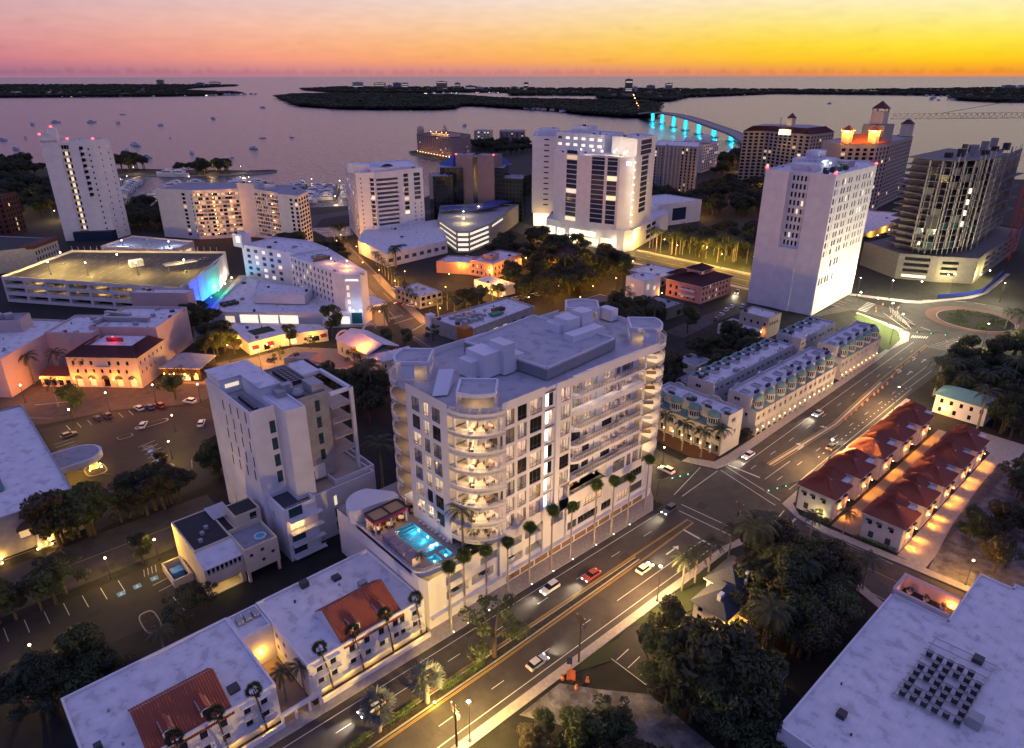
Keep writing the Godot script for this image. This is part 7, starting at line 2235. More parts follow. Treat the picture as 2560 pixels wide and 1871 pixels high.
func island(called: String,label: String,pts: Array,n: int,s0: float,s1: float,seed_: int) -> void:
	var mb := MB.new()
	mb.flat(PackedVector2Array(vv(pts)),0.4)
	struct(called,mb,"land")
	var poly := PackedVector2Array(vv(pts))
	var r := RandomNumberGenerator.new()
	r.seed = seed_
	var box := Rect2(poly[0],Vector2.ZERO)
	for p in poly: box = box.expand(p)
	var xs := []
	var k := 0
	while xs.size() < n and k < n*30:
		k += 1
		var q: Vector2
		if k % 2 == 0:
			var e := r.randi() % poly.size()
			q = poly[e].lerp(poly[(e+1) % poly.size()],r.randf())+Vector2(r.randfn(),r.randfn())*12.0
		else:
			q = box.position+Vector2(r.randf()*box.size.x,r.randf()*box.size.y)
		if Geometry2D.is_point_in_polygon(q,poly):
			var s := r.randf_range(s0,s1)
			xs.append(Transform3D(Basis(UP,r.randf()*TAU).scaled(Vector3(s*r.randf_range(1.2,2.2),s,s*r.randf_range(1.2,2.2))),Vector3(q.x,0.4,q.y)))
	var mm := MultiMesh.new()
	mm.transform_format = MultiMesh.TRANSFORM_3D
	mm.mesh = SH["far_clump"]
	mm.instance_count = xs.size()
	for i in xs.size(): mm.set_instance_transform(i,xs[i])
	var o := MultiMeshInstance3D.new()
	o.multimesh = mm
	o.material_override = M["leaf_dark"]
	o.name = named("island_trees")
	add_child(o)
	tag(o,label,"trees","","stuff")
func far_block(called: String,label: String,x: float,z: float,w: float,d: float,h: float,wall: String,grp: String) -> void:
	var t := thing(called,label,"apartment building",Vector3(x,0.4,z),grp,-deg_to_rad(42.5))
	var wf := []
	var nf := maxi(3,int(h/5.0))
	for r in nf: wf.append([w*0.06,2.0+r*(h-3.0)/nf,w*0.88,(h-3.0)/nf*0.5,"pane_dark" if rng.randf() > 0.12 else "pane_lit_b",1.5])
	polyblock(t,[-w/2,d/2,w/2,d/2,w/2,-d/2,-w/2,-d/2],0,h,wall,"roof_grey",{0: wf},0.8)
	part(t,"penthouse",bx(-w*0.2,w*0.15,h-0.8,h+4,-d*0.2,d*0.2),wall)
func bay() -> void:
	var fc := MB.new()
	for i in 7: leaf_blob(fc,Vector3(rng.randfn()*0.35,0.35+rng.randf()*0.5,rng.randfn()*0.35),0.42,26,0.2)
	SH["far_clump"] = fc.mesh()
	island("left_island_terrain","dark wooded island with scattered lights beyond the open bay",[450,-4800,634,-4590,815,-4481,1100,-4336,1477,-4241,1788,-4376,1840,-4600,1800,-5600,2451,-7004,3411,-8311,3300,-9400,1501,-11000,300,-9500],2600,9,17,5)
	sheet("lagoon_water",[848,-5907,1258,-5531,1440,-6250,989,-6856],0.8,"water")
	island("wooded_island_terrain","dark wooded residential island in the middle of the bay",[1654,-3545,1400,-2900,1265,-2530,1242,-2211,1326,-2065,1436,-1964,1511,-1965,1742,-2181,1742,-2036,1705,-1860,1684,-1605,1588,-1441,1543,-1237,1596,-1188,1720,-1290,2231,-1644,2420,-1900,2302,-2066,2216,-2418,2430,-3117,2304,-3354,2130,-3776,1894,-3858],2600,8,15,6)
	island("barrier_island_terrain","long low barrier island with tree line on the horizon",[2760,-5491,2453,-4345,2759,-3888,3127,-4010,3329,-3633,2853,-3113,3223,-2774,2761,-2375,2728,-2076,2669,-1921,3272,-2229,3849,-2270,4304,-2306,4492,-1899,4650,-1399,3782,-1110,3638,-916,3716,-844,4700,-500,7600,-1200,7700,-1900,5600,-2400,5100,-3400,4600,-4300,4100,-5700,3600,-6300],3000,9,17,8)
	var FB := [[3029,-9728,85,61],[3379,-8891,119,41],[2963,-8219,88,37],[3476,-5823,95,53],[3696,-5812,103,47],[3683,-5633,39,28],[3695,-5530,72,49],[3785,-5540,56,48],[3866,-5107,91,60],[3888,-4918,47,51],[3892,-4752,82,30],[3881,-4605,66,20],[4157,-4509,51,23],[4229,-4443,39,55],[3912,-3123,48,83],[4462,-3502,33,30],[4891,-3680,66,34],[4731,-3390,53,51],[7156,-1760,98,33],[7233,-1691,55,33]]
	var FN := ["slim grey tower on the left island","broad pinkish block on the left island's point","low pinkish block on the left island's shore","tan seaside tower, first from the inlet","grey seaside tower, second from the inlet","small white block between seaside towers","pinkish seaside tower, third from the inlet","white seaside tower beside the pinkish one","broad grey seaside tower at mid island","slim pinkish seaside tower right of the broad grey one","low wide seaside block behind the wooded island","lowest seaside block right of the wide one","low grey block left of the slim lone tower","slim lone seaside tower above the tree line","tallest dark tower on the barrier island near the bridge","low block right of the tallest tower","wide grey block right of the tallest tower","white tower farthest along before the pines","wide pale block at the right horizon","pale block cut by the right edge at the horizon"]
	for i in FB.size(): far_block("seaside_tower",FN[i],FB[i][0],FB[i][1],FB[i][2],maxf(24,FB[i][2]*0.35),FB[i][3],["tan","pinkish","grey_wall","white_warm"][i % 4] if i != 14 else "brownpink","towers on the islands")
	# island shore lights and houses
	var hn := RandomNumberGenerator.new()
	hn.seed = 4
	var shore := [[634,-4590,1477,-4241],[1477,-4241,1788,-4376],[1654,-3545,1265,-2530],[1265,-2530,1326,-2065],[1326,-2065,1511,-1965],[1705,-1860,1588,-1441],[2759,-3888,3329,-3633],[2728,-2076,3272,-2229],[3272,-2229,4304,-2306],[3782,-1110,4650,-1399]]
	for i in 120:
		var s: Array = shore[i % shore.size()]
		var p := Vector2(s[0],s[1]).lerp(Vector2(s[2],s[3]),hn.randf())
		var back := (Vector2(2600,-3600)-p).normalized()*hn.randf_range(16,160)
		var t := thing("shore_house","pale house on an island shore across the bay","house",Vector3(p.x+back.x,0.4,p.y+back.y),"houses on the island shores",hn.randf()*TAU)
		var w := hn.randf_range(14,26)
		part(t,"wall",bx(-w/2,w/2,0,6,-6,6),["white_warm","cream","white"][i % 3])
		hip_roof(t,-w/2,w/2,-6,6,6,3.5,["roof_grey","tile_maroon","roof_dark"][i % 3],false)
		if i % 2 == 0: part(t,"lit_window",bx(-w/3,w/3,1.2,3.6,-6.3,6.3),"pane_lit_a" if i % 4 else "glow_soft")
	# bridge
	var b := thing("arched_bridge","long arching causeway bridge with turquoise lit piers","bridge",Vector3.ZERO)
	var D := [Vector3(1062,1,-594),Vector3(1089,8,-630),Vector3(1104,12.5,-655),Vector3(1152,17,-719),Vector3(1196,21.6,-780),Vector3(1262,23.8,-855),Vector3(1324,24,-928),Vector3(1395,22.4,-1010),Vector3(1458,19,-1084),Vector3(1540,11,-1172),Vector3(1610,3,-1240),Vector3(1720,1.2,-1340),Vector3(2100,1.2,-1640),Vector3(2700,1.2,-2050),Vector3(3300,1.2,-2600)]
	var dk := MB.new(); var pr := MB.new()
	for i in D.size()-1:
		dk.bar(D[i],D[i+1],26,2.2)
		var n: Vector3 = (D[i+1]-D[i]).cross(UP).normalized()*12.6
		pr.bar(D[i]+n+UP*1.6,D[i+1]+n+UP*1.6,0.5,1.2); pr.bar(D[i]-n+UP*1.6,D[i+1]-n+UP*1.6,0.5,1.2)
	part(b,"deck",dk,"concrete")
	part(b,"parapet",pr,"concrete")
	for i in range(2,9):
		var c: Vector3 = D[i]
		var n: Vector3 = (D[i+1]-D[i-1]).normalized()
		var s := n.cross(UP)
		var pm := MB.new()
		pm.bar(Vector3(c.x,-1,c.z) ,Vector3(c.x,c.y-1,c.z),9,5)
		part(b,"pier",pm,"white_warm")
		part(b,"pile_cap",bx(c.x-7,c.x+7,-1.2,0.8,c.z-6,c.z+6),"concrete")
		for u in [0.3,0.75]:
			var lp: Vector3 = Vector3(c.x,c.y*u,c.z)-Vector3(0.74,0,-0.68)*10.0
			part(b,"pier_lamp",bx(-0.24,0.24,-0.24,0.24,-0.24,0.24),"glow_cyan",lp)
			omni(lp,120.0,Color(0.02,0.85,1.0),0.4,b)
	for i in 10:
		var p: Vector3 = (D[10] as Vector3).lerp(D[14],i/10.0)
		var t := thing("causeway_lamp","tiny amber or red lamp along the causeway beyond the bridge","lamp",Vector3(p.x,1.4,p.z),"lamps along the causeway")
		part(t,"pole",bx(-0.3,0.3,0,9,-0.3,0.3),"metal_dark")
		part(t,"lamp_head",bx(-1.6,1.6,9,11,-1.6,1.6),"glow_red" if i % 3 == 1 else "glow_amber")
	# hotel on the point,and two blocks beside it
	var h := thing("point_hotel","tan hotel with corner dome on the bay point, lit along its quay","hotel",Vector3.ZERO)
	var p := [597,-852,590,-800,581,-752,600,-752,642,-786,656,-862]
	polyblock(h,p,0,26,"brownpink","tile_maroon",{0: spread(52,9,8,2,2.9,2.6,1.8,0.05),1: spread(49,10,8,2,2.9,2.4,1.8,0.1),3: spread(54,10,8,2,2.9,2.6,1.8,0.05)},0.6)
	for q in [[600,-846,5.0,26],[600,-790,3.0,29]]:
		var dm := MB.new()
		dm.lathe(Vector3(q[0],q[3],q[1]),[Vector2(q[2],0),Vector2(q[2],3),Vector2(q[2]*1.1,5),Vector2(q[2]*0.8,8.5),Vector2(0.2,10.5),Vector2(0,14)],14)
		part(h,"dome",dm,"tan")
	polyblock(h,[588,-806,586,-764,606,-764,612,-806],26,30,"cream","tile_red",{},0.0)
	for z in [-800,-788,-776,-766]: lamp_on(h,Vector3(584,31.5,z),16.0,Color(1.0,0.75,0.3),"glow_warm",0.5)
	for k in 12: lamp_on(h,Vector3(590-k*1.5,3.2,-842+k*8.6),8.0,Color(1.0,0.66,0.22),"glow_warm",0.45)
	for q in [[[737,-894,749,-870,772,-888,758,-912],21,"cream","cream bayside block with one glowing stair, right of the point hotel"],[[746,-843,775,-816.5,800,-842,770,-868],22,"brownpink","plain brown bayside block behind the residence tower"]]:
		var t := thing("bayside_block",q[3],"apartment building",Vector3.ZERO)
		polyblock(t,q[0],0,q[1],q[2],"roof_grey",{0: spread(elen(q[0],0),5,6,2,3.1,2.4,1.8,0.15)},0.6)
	# boats
	var yacht := Node3D.new()
	yacht.set_meta("category","boat")
	var hm := MB.new()
	var prof := [[-6.5,1.9,2.0],[-3,2.2,2.0],[1,2.2,2.1],[4.5,1.5,2.4],[7.2,0.05,2.8]]
	for i in 4:
		var a: Array = prof[i]; var c: Array = prof[i+1]
		for s in [-1.0,1.0]:
			var q: Array = [Vector3(a[0],-0.3,a[1]*0.6*s),Vector3(c[0],-0.3,c[1]*0.6*s),Vector3(c[0],c[2],c[1]*s),Vector3(a[0],a[2],a[1]*s)]
			if s > 0: hm.quad(q[0],q[1],q[2],q[3])
			else: hm.quad(q[1],q[0],q[3],q[2])
		hm.quad(Vector3(a[0],a[2],a[1]),Vector3(c[0],c[2],c[1]),Vector3(c[0],c[2],-c[1]),Vector3(a[0],a[2],-a[1]))
	hm.quad(Vector3(-6.5,-0.3,-1.14),Vector3(-6.5,-0.3,1.14),Vector3(-6.5,2,1.9),Vector3(-6.5,2,-1.9))
	part(yacht,"hull",hm,"boat_white")
	var cb := MB.new()
	cb.prism([Vector2(-4.5,1.6),Vector2(2.2,1.5),Vector2(3.4,0),Vector2(2.2,-1.5),Vector2(-4.5,-1.6)],2.0,3.6)
	var cab := part(yacht,"cabin",cb,"boat_white")
	part(cab,"window",bx(-3.8,2.3,2.7,3.3,-1.66,1.66),"pane_dark")
	part(yacht,"flybridge",bx(-3.0,0.6,3.6,4.5,-1.2,1.2),"boat_white")
	var sail := Node3D.new()
	sail.set_meta("category","boat")
	part(sail,"hull",hm,"boat_white").scale = Vector3(0.8,0.7,0.7)
	var mm := MB.new()
	mm.tube(Vector3(0.6,1.2,0),Vector3(0.6,15,0),0.12,0.07,6)
	part(sail,"mast",mm,"metal")
	var bo := MB.new()
	bo.bar(Vector3(0.5,2.6,0),Vector3(-4.6,2.7,0),0.35,0.35)
	part(sail,"boom",bo,"boat_white")
	part(sail,"cabin",bx(-1.6,2.0,1.3,1.9,-0.9,0.9),"boat_white")
	var BP := [[1091,-2472],[600,-2311],[317,-1952],[374,-2013],[437,-1956],[473,-1876],[522,-1732],[705,-1903],[196,-1505],[233,-1535],[426,-1372],[544,-1250],[589,-1229],[338,-1269],[333,-1242],[182,-1300],[302,-1180],[358,-1071],[291,-1050],[376,-972],[449,-1070],[1013,-1262],[2926,-1318],[3713,-1173]]
	for i in BP.size():
		var sl: bool = i in [1,10,11,12,19]
		copy(sail if sl else yacht,"moored_boat",Vector3(BP[i][0],-1.1,BP[i][1]),hn.randf()*TAU,"sailing boat with bare mast anchored in the open bay" if sl else "small motor boat anchored in the open bay","sailing boats anchored in the bay" if sl else "motor boats anchored in the bay",1.5 if BP[i][1] < -1800 or BP[i][0] > 2000 else 1.1)
	# marina: pontoons and berthed boats
	var pon := [[150,-700,205,-822],[184,-650,252,-775],[228,-612,296,-728],[268,-572,338,-672],[300,-556,352,-640]]
	for r in pon.size():
		var a := Vector2(pon[r][0],pon[r][1]); var c := Vector2(pon[r][2],pon[r][3])
		var d := (c-a).normalized(); var s := Vector2(-d.y,d.x)
		var pn := thing("pontoon",["pontoon nearest the beacon tower","second pontoon from the beacon tower","middle pontoon of the marina","fourth pontoon from the beacon tower","pontoon nearest the white apartment tower"][r],"pontoon",Vector3.ZERO,"pontoons of the marina")
		var pm := MB.new()
		pm.bar(Vector3(a.x,-0.5,a.y),Vector3(c.x,-0.5,c.y),2.4,0.5)
		part(pn,"walkway",pm,"wood")
		var l := a.distance_to(c)
		for k in int(l/9.5):
			for sd in [-1.0,1.0]:
				var at: Vector2 = a+d*(4.0+k*9.5)+s*sd*10.5
				if Geometry2D.is_point_in_polygon(at,PackedVector2Array(vv(LAND))): continue
				if hn.randf() < 0.12: continue
				var ps := MB.new()
				ps.tube(Vector3(at.x+s.x*8,-1,at.y+s.y*8),Vector3(at.x+s.x*8,2.6,at.y+s.y*8),0.25,0.25,6)
				part(pn,"pile",ps,"wood")
				var sl := hn.randf() < 0.22
				copy(sail if sl else yacht,"berthed_boat",Vector3(at.x,-1.1,at.y),atan2(-s.y*sd,s.x*sd),"sailing boat with tall bare mast berthed in the marina" if sl else "white motor yacht berthed in the marina","sailing boats in the marina" if sl else "motor yachts in the marina",hn.randf_range(0.85,1.3))
		lamp_on(pn,Vector3(a.x,4.0,a.y),90.0,Color(1.0,0.85,0.55),"glow_white",0.3)
		lamp_on(pn,Vector3(c.x,4.0,c.y),60.0,Color(1.0,0.9,0.7),"glow_white",0.3)
	for k in 2: copy(yacht,"berthed_boat",Vector3(248+k*9,-1.1,-832+k*8),2.2,"large white motor yacht alongside the park quay","yachts alongside the park quay",1.8)
	yacht.free(); sail.free()
var keepout: Array = []
func crown(kind: int) -> ArrayMesh:
	var mb := MB.new()
	if kind == 0:      # broad oak-like
		for i in 16:
			var a := rng.randf()*TAU; var q := sqrt(rng.randf())
			leaf_blob(mb,Vector3(cos(a)*q*3.4,4.6+rng.randf()*2.6-q*1.2,sin(a)*q*3.4),rng.randf_range(1.0,1.7),150,0.34)
	elif kind == 1:    # taller rounded
		for i in 15:
			var h := rng.randf()
			var a := rng.randf()*TAU; var q := sqrt(rng.randf())*(1.0-absf(h-0.45))
			leaf_blob(mb,Vector3(cos(a)*q*2.8,3.6+h*5.0,sin(a)*q*2.8),rng.randf_range(0.9,1.5),150,0.32)
	elif kind == 2:    # loose,gaps
		for i in 13:
			var a := rng.randf()*TAU; var q := sqrt(rng.randf())
			leaf_blob(mb,Vector3(cos(a)*q*3.6,4.2+rng.randf()*3.2-q,sin(a)*q*3.6),rng.randf_range(0.7,1.3),90,0.28)
	else:              # shrub
		for i in 6: leaf_blob(mb,Vector3(rng.randfn()*0.5,0.6+rng.randf()*0.5,rng.randfn()*0.5),rng.randf_range(0.5,0.8),80,0.2)
	return mb.mesh()
func trunk(kind: int) -> ArrayMesh:
	var mb := MB.new()
	if kind == 3: return null
	mb.tube(Vector3.ZERO,Vector3(0.1,3.0,0.05),0.32,0.22,7,false)
	for i in 6:
		var a := TAU*i/6+rng.randf()
		mb.tube(Vector3(0.1,2.8,0.05),Vector3(cos(a)*2.0,4.9+rng.randf()*1.2,sin(a)*2.0),0.16,0.05,5,false)
	return mb.mesh()
func frond(mb: MB,base: Vector3,dir: Vector3,l: float,droop: float,w: float) -> void:
	var p := base
	var d := dir.normalized()
	var k := 7
	for i in k:
		var q := p+d*l/k
		var s := d.cross(UP).normalized()
		var ww := w*sin(PI*(i+0.9)/(k+0.8))
		var dn := Vector3(0,-0.35,0)*ww
		for g in [-1.0,1.0]:
			var o: Vector3 = s*ww*g+dn
			mb.tri(p,p.lerp(q,0.45),p.lerp(q,0.62)+o+d*ww*0.3)
			mb.tri(p.lerp(q,0.5),q,q+o*0.95+d*ww*0.4)
		p = q
		d = (d-UP*droop/k*(1.0+i*0.35)).normalized()
func palm_proto(kind: String) -> Node3D:
	var t := Node3D.new()
	t.set_meta("category","palm tree")
	var tm := MB.new(); var fm := MB.new()
	var h := 12.0
	if kind == "fan":         # tall fan palm with round head
		h = 14.6
		tm.tube(Vector3.ZERO,Vector3(0,h,0),0.24,0.15,8)
		for i in 46:
			var d := Vector3(rng.randfn(),rng.randfn()*0.8+0.25,rng.randfn()).normalized()
			fan(fm,Vector3(0,h+0.3,0)+d*0.8,d,1.0)
		leaf_blob(fm,Vector3(0,h+0.5,0),1.0,90,0.45)
	elif kind == "silver":    # bismarck palm
		h = 4.4
		tm.tube(Vector3.ZERO,Vector3(0,h,0),0.4,0.34,9)
		for i in 34:
			var d := Vector3(rng.randfn(),rng.randfn()*0.7+0.35,rng.randfn()).normalized()
			fan(fm,Vector3(0,h+0.5,0)+d*1.7,d,1.5)
	elif kind == "skinny":    # thin leaning fan palm by the motel
		h = 10.6
		tm.tube(Vector3.ZERO,Vector3(-0.5,h*0.5,0),0.2,0.16,7,false); tm.tube(Vector3(-0.5,h*0.5,0),Vector3(-1.4,h,0.2),0.16,0.12,7)
		for i in 30:
			var d := Vector3(rng.randfn(),rng.randfn()*0.7+0.1,rng.randfn()).normalized()
			fan(fm,Vector3(-1.4,h+0.2,0.2)+d*0.9,d,0.8)
	else:                     # royal or coconut palm with feather fronds
		h = 9.0
		tm.tube(Vector3.ZERO,Vector3(0.1,h*0.5,0),0.27,0.2,8,false); tm.tube(Vector3(0.1,h*0.5,0),Vector3(0,h,0),0.2,0.15,8)
		for i in 17:
			var a := i*2.4
			var e := 1.0-1.15*float(i)/17
			frond(fm,Vector3(0,h,0),Vector3(cos(a),e,sin(a)),3.9,1.0+0.25*rng.randf(),0.75)
	part(t,"trunk",tm,"trunk_pale" if kind != "skinny" else "trunk")
	part(t,"crown",fm,{"fan": "frond","silver": "frond_silver","skinny": "frond_dark","feather": "frond_dark"}[kind])
	return t
func fan(mb: MB,c: Vector3,d: Vector3,r: float) -> void:
	var u := d.cross(UP if absf(d.y) < 0.95 else Vector3.RIGHT).normalized()
	var v := d.cross(u)
	for i in 14:
		var a := -1.7+3.4*(i % 7)/6
		var w := u if i < 7 else v
		var e := d*cos(a)+w*sin(a)-UP*0.12
		var s := (v if i < 7 else u)*0.05+(w*cos(a)-d*sin(a))*0.14
		mb.tri(c-s*r,c+s*r,c+e*r*0.95)
func planting() -> void:
	for o in get_children():
		for m in o.find_children("wall*","MeshInstance3D",false,false):
			var bb: AABB = m.global_transform*m.get_aabb()
			if bb.size.x < 160: keepout.append(Rect2(bb.position.x,bb.position.z,bb.size.x,bb.size.z).grow(1.2))
	var K := []
	for k in 4:
		for m in ["leaf","leaf_b","leaf_dark","leaf_brown"]:
			var t := Node3D.new()
			t.set_meta("category","tree" if k < 3 else "shrub")
			var tk := "trunk%d" % k
			if not SH.has("crown%d" % k):
				SH["crown%d" % k] = crown(k)
				SH[tk] = trunk(k)
			if k < 3: part(t,"trunk",SH[tk],"trunk")
			else:
				var st := MB.new()
				st.tube(Vector3.ZERO,Vector3(0,0.7,0),0.07,0.05,5)
				part(t,"stem",st,"trunk")
			part(t,"crown" if k < 3 else "foliage",SH["crown%d" % k],m)
			K.append(t)
	var P := {}
	for k in ["fan","silver","skinny","feather"]: P[k] = palm_proto(k)
	# groves: label,cx,cz,rx,rz,count,least and greatest scale,palms share
	var groves := [
		["dark tree in the grove between the diagonal street and boulevard",258,-240,46,28,70,1.0,1.6,0.12],
		["dark tree behind the pink apartments",292,-296,34,34,40,0.9,1.5,0.2],
		["dark tree in the thicket behind the domed terraces",210,-124,34,11,32,0.9,1.4,0.0],
		["dark tree on the plot beside the modernist house",236,-180,20,18,22,0.8,1.3,0.1],
		["tall palm or tree lining the boulevard lawn",366,-240,16,44,34,1.0,1.5,0.6],
		["dark tree beyond the boulevard behind the blank tower",400,-210,42,50,60,1.0,1.6,0.25],
		["dark tree between the broad condominium and the hotel",560,-320,100,60,110,1.2,2.0,0.1],
		["dark tree on the bayfront near the bridge",780,-430,100,130,110,1.3,2.2,0.1],
		["dark tree behind the white hotel towers",470,-420,60,80,90,1.2,2.0,0.1],
		["dark tree on the hotel point",690,-800,70,70,60,1.2,2.0,0.1],
		["dark tree along the marina park peninsula",205,-915,45,26,26,1.6,2.6,0.0],
		["dark tree along the marina park peninsula",292,-828,50,20,26,1.2,2.0,0.2],
		["dark tree in the bayfront park left of the beacon tower",60,-960,100,80,110,1.6,2.6,0.1],
		["dark tree in the car park behind the beacon tower",80,-740,70,120,150,1.3,2.2,0.1],
		["dark tree between the beacon tower and curved apartments",140,-570,34,50,50,1.2,2.0,0.1],
		["dark tree along the lower street by the arts centre",26,-163,17,10,24,1.0,1.6,0.0],
		["dark tree on the verge of the lower car park",2,-148.0,24,2.5,12,0.8,1.3,0.0],
		["dark tree on the edge of the stucco tower's car park",50,-177,9,9,12,0.9,1.3,0.0],
		["dark tree inside the upper car park",47,-212,14,12,22,0.7,1.1,0.25],
		["dark tree behind the stucco tower",102,-176,16,22,22,1.0,1.6,0.1],
		["dark tree behind the condominium tower",110,-145,18,16,20,0.8,1.2,0.2],
		["dark tree beside the blue roofed house",112,-44,15,11,36,1.0,1.6,0.1],
		["dark tree shading the house car park",84,-44,8,10,14,1.0,1.6,0.0],
		["dark tree along the side street by the house",125,-45,7,12,16,0.8,1.3,0.3],
		["dark bush on the sandy lot at the bottom edge",60,-44,10,15,30,0.5,1.1,0.0],
		["dark tree between the avenue and the roundabout",264,-54,26,8,28,0.9,1.5,0.1],
		["dark tree round the teal roofed house",256,-34,28,16,34,0.9,1.5,0.1],
		["dark tree right of the roundabout",310,-46,26,14,18,1.0,1.6,0.1],
		["dark tree on the scrub right of the townhouses",192,-20,34,8,28,0.7,1.2,0.0],
		["dark tree behind the striped garage",330,-350,14,20,8,0.8,1.2,0.5],
		["dark tree beside the box store",440,-150,22,10,12,1.0,1.5,0.2],
		["dark tree beside the hotel podium",88,-262,9,12,10,0.9,1.4,0.0],
		["dark tree at the back of the motel",10,-117,18,6,14,0.7,1.2,0.1],
		["bayfront palm by the pond",228,-416,10,6,9,0.8,1.1,1.0],
		["palm along the blank podium of the white apartment tower",212,-352,5,24,14,0.9,1.3,0.9]]
	groves.append_array([["dark tree between the flat roofed restaurant and office",190,-240,16,9,14,0.8,1.2,0.2],["dark tree on the verge behind the auditorium",92,-306,8,14,10,0.8,1.2,0.2],["dark tree below the curved apartments",186,-418,12,14,12,1.0,1.5,0.1],["dark tree on the sandy plot inner edge",76,-36,7,10,14,0.7,1.2,0.0],["dark tree left of the white apartment tower",196,-370,8,20,14,0.9,1.3,0.2]])
	var roads_ := []
	var far_xf := []
	for o in get_children():
		if o is MeshInstance3D and (str(o.name).ends_with("_road") or str(o.name).ends_with("lot_ground")) : roads_.append(road_pts.get(str(o.name)))
	var land := PackedVector2Array(vv(LAND))
	for g in groves:
		var n := 0; var tries := 0
		while n < g[5] and tries < g[5]*14:
			tries += 1
			var a := rng.randf()*TAU; var q := sqrt(rng.randf())
			var x: float = g[1]+cos(a)*q*g[3]; var z: float = g[2]+sin(a)*q*g[4]
			if not free_at(x,z,roads_,land): continue
			n += 1
			var s := rng.randf_range(g[6],g[7])
			if g[1]*g[1]+g[2]*g[2] > 130000.0 and g[8] < 0.6:
				far_xf.append(Transform3D(Basis(UP,rng.randf()*TAU).scaled(Vector3(s,s*rng.randf_range(0.85,1.15),s)),Vector3(x,0,z)))
				continue
			if rng.randf() < g[8]: copy(P["feather"],"palm_tree",Vector3(x,0,z),rng.randf()*TAU,g[0].replace("tree","palm").replace("palm or palm","palm"),g[0].replace("tree","palm")+" group",s)
			else: 
				var kd := rng.randi() % 3
				var nm: String = ["oak_tree","laurel_tree","acacia_tree"][kd]
				var lb: String = g[0].replace("dark tree",["spreading dark tree","upright dark tree","open crowned dark tree"][kd])
				copy(K[kd*4+[0,1,2,2,3][rng.randi() % 5]],nm,Vector3(x,0,z),rng.randf()*TAU,lb,lb+" group",s)
	var fmesh := ArrayMesh.new()
	for q in [["crown0","leaf_dark"],["trunk0","trunk"]]:
		fmesh.add_surface_from_arrays(Mesh.PRIMITIVE_TRIANGLES,SH[q[0]].surface_get_arrays(0))
		fmesh.surface_set_material(fmesh.get_surface_count()-1,M[q[1]])
	var mm := MultiMesh.new()
	mm.transform_format = MultiMesh.TRANSFORM_3D
	mm.mesh = fmesh
	mm.instance_count = far_xf.size()
	for i in far_xf.size(): mm.set_instance_transform(i,far_xf[i])
	var fo := MultiMeshInstance3D.new()
	fo.multimesh = mm
	fo.name = "distant_woods"
	add_child(fo)
	tag(fo,"distant mass of dark trees along the bayfront and boulevard","trees","","stuff")
	# single trees and palms
	var pos8 := ["first","second","third","fourth","fifth","sixth","seventh","eighth","ninth","tenth"]
	var fx := [61.6,65.1,70.6,76.3,82.4,88.9,95.0,102.8,108.9,114.8]
	for k in 10:
		copy(P["fan"],"fan_palm",Vector3(fx[k],0.13,-84.9+(fx[k]-60)*0.02),k*1.3,"tall fan palm before the white tower, %s from the motel" % pos8[k],"fan palms along the tower's pavement",rng.randf_range(0.86,1.08))
		var ul := thing("palm_uplight","small uplight at the foot of the %s fan palm from the motel" % pos8[k],"ground light",Vector3(fx[k]-0.1,0.13,-84.0+(fx[k]-60)*0.02),"uplights under the fan palms")
		part(ul,"housing",bx(-0.14,0.14,0,0.12,-0.14,0.14),"metal_dark")
		var sp := SpotLight3D.new()
		sp.light_energy = 45.0; sp.light_color = Color(1.0,0.86,0.6); sp.spot_angle = 26.0; sp.spot_range = 30.0; sp.light_size = 0.08; sp.shadow_enabled = true
		sp.name = "lamp_light"
		ul.add_child(sp,true)
		sp.position = Vector3(0,0.3,0)
		sp.rotation_degrees = Vector3(86,0,0)
		part(ul,"lamp",bx(-0.1,0.1,0.12,0.16,-0.1,0.1),"glow_white")
	copy(P["fan"],"fan_palm",Vector3(122,0.13,-84.0),0.4,"tall fan palm at the tower's corner by the crossing","fan palms along the tower's pavement",1.0)
	var mx := [[37.2,-87.2],[43.4,-87.2],[49.8,-87.2],[56.2,-87.2],[25.0,-87.4],[18.7,-87.4],[12.4,-87.4],[6.0,-87.4]]
	for k in 8: copy(P["skinny"],"slender_palm",Vector3(mx[k][0],0.1,mx[k][1]),k*0.2-0.3,"slender dark palm before the %s motel wing, %s" % ["farther" if k < 4 else "nearer",["first from the courtyard","second from the courtyard","third from the courtyard","fourth from the courtyard"][k % 4]],"slender palms before the motel",1.0)
	for k in 2: copy(P["feather"],"courtyard_palm",Vector3(30+k*3.0,0.1,-91+k),k*1.0,"feathery palm in the motel courtyard, %s" % ["left one" if k == 0 else "right one"][0],"palms in the motel courtyard",0.75)
	copy(P["silver"],"silver_palm",Vector3(48.0,0.16,-74.2),0.4,"silver fan palm on the median, lit from below","silver palms on the median",1.15)
	copy(P["silver"],"silver_palm",Vector3(38.7,0.16,-74.9),1.4,"dark silver fan palm on the median nearest the bottom edge","silver palms on the median",1.15)
	copy(K[9],"median_tree",Vector3(63.4,0.16,-74.0),0.9,"round crowned tree on the median before the motel's end","",1.6)
	copy(K[2],"corner_oak",Vector3(83.6,0,-40.6),0.2,"huge dark oak at the bottom right of the avenue","",2.1)
	copy(K[6],"corner_oak",Vector3(88.4,0,-52.6),2.2,"large dark oak over the house car park","",1.25)
	copy(K[1],"street_tree",Vector3(57.9,0,-231.0),0.6,"rounded green tree by the theatre street lamps","",1.15)
	copy(K[5],"street_tree",Vector3(29.0,0,-238.2),1.6,"spreading tree at the upper car park's street corner","",1.25)
	copy(K[4],"street_tree",Vector3(127.0,0,-250.0),0.6,"dense tree before the hotel podium","",1.5)
	copy(K[6],"street_tree",Vector3(84.0,0,-288.5),0.6,"dark tree against the auditorium wall","",1.6)
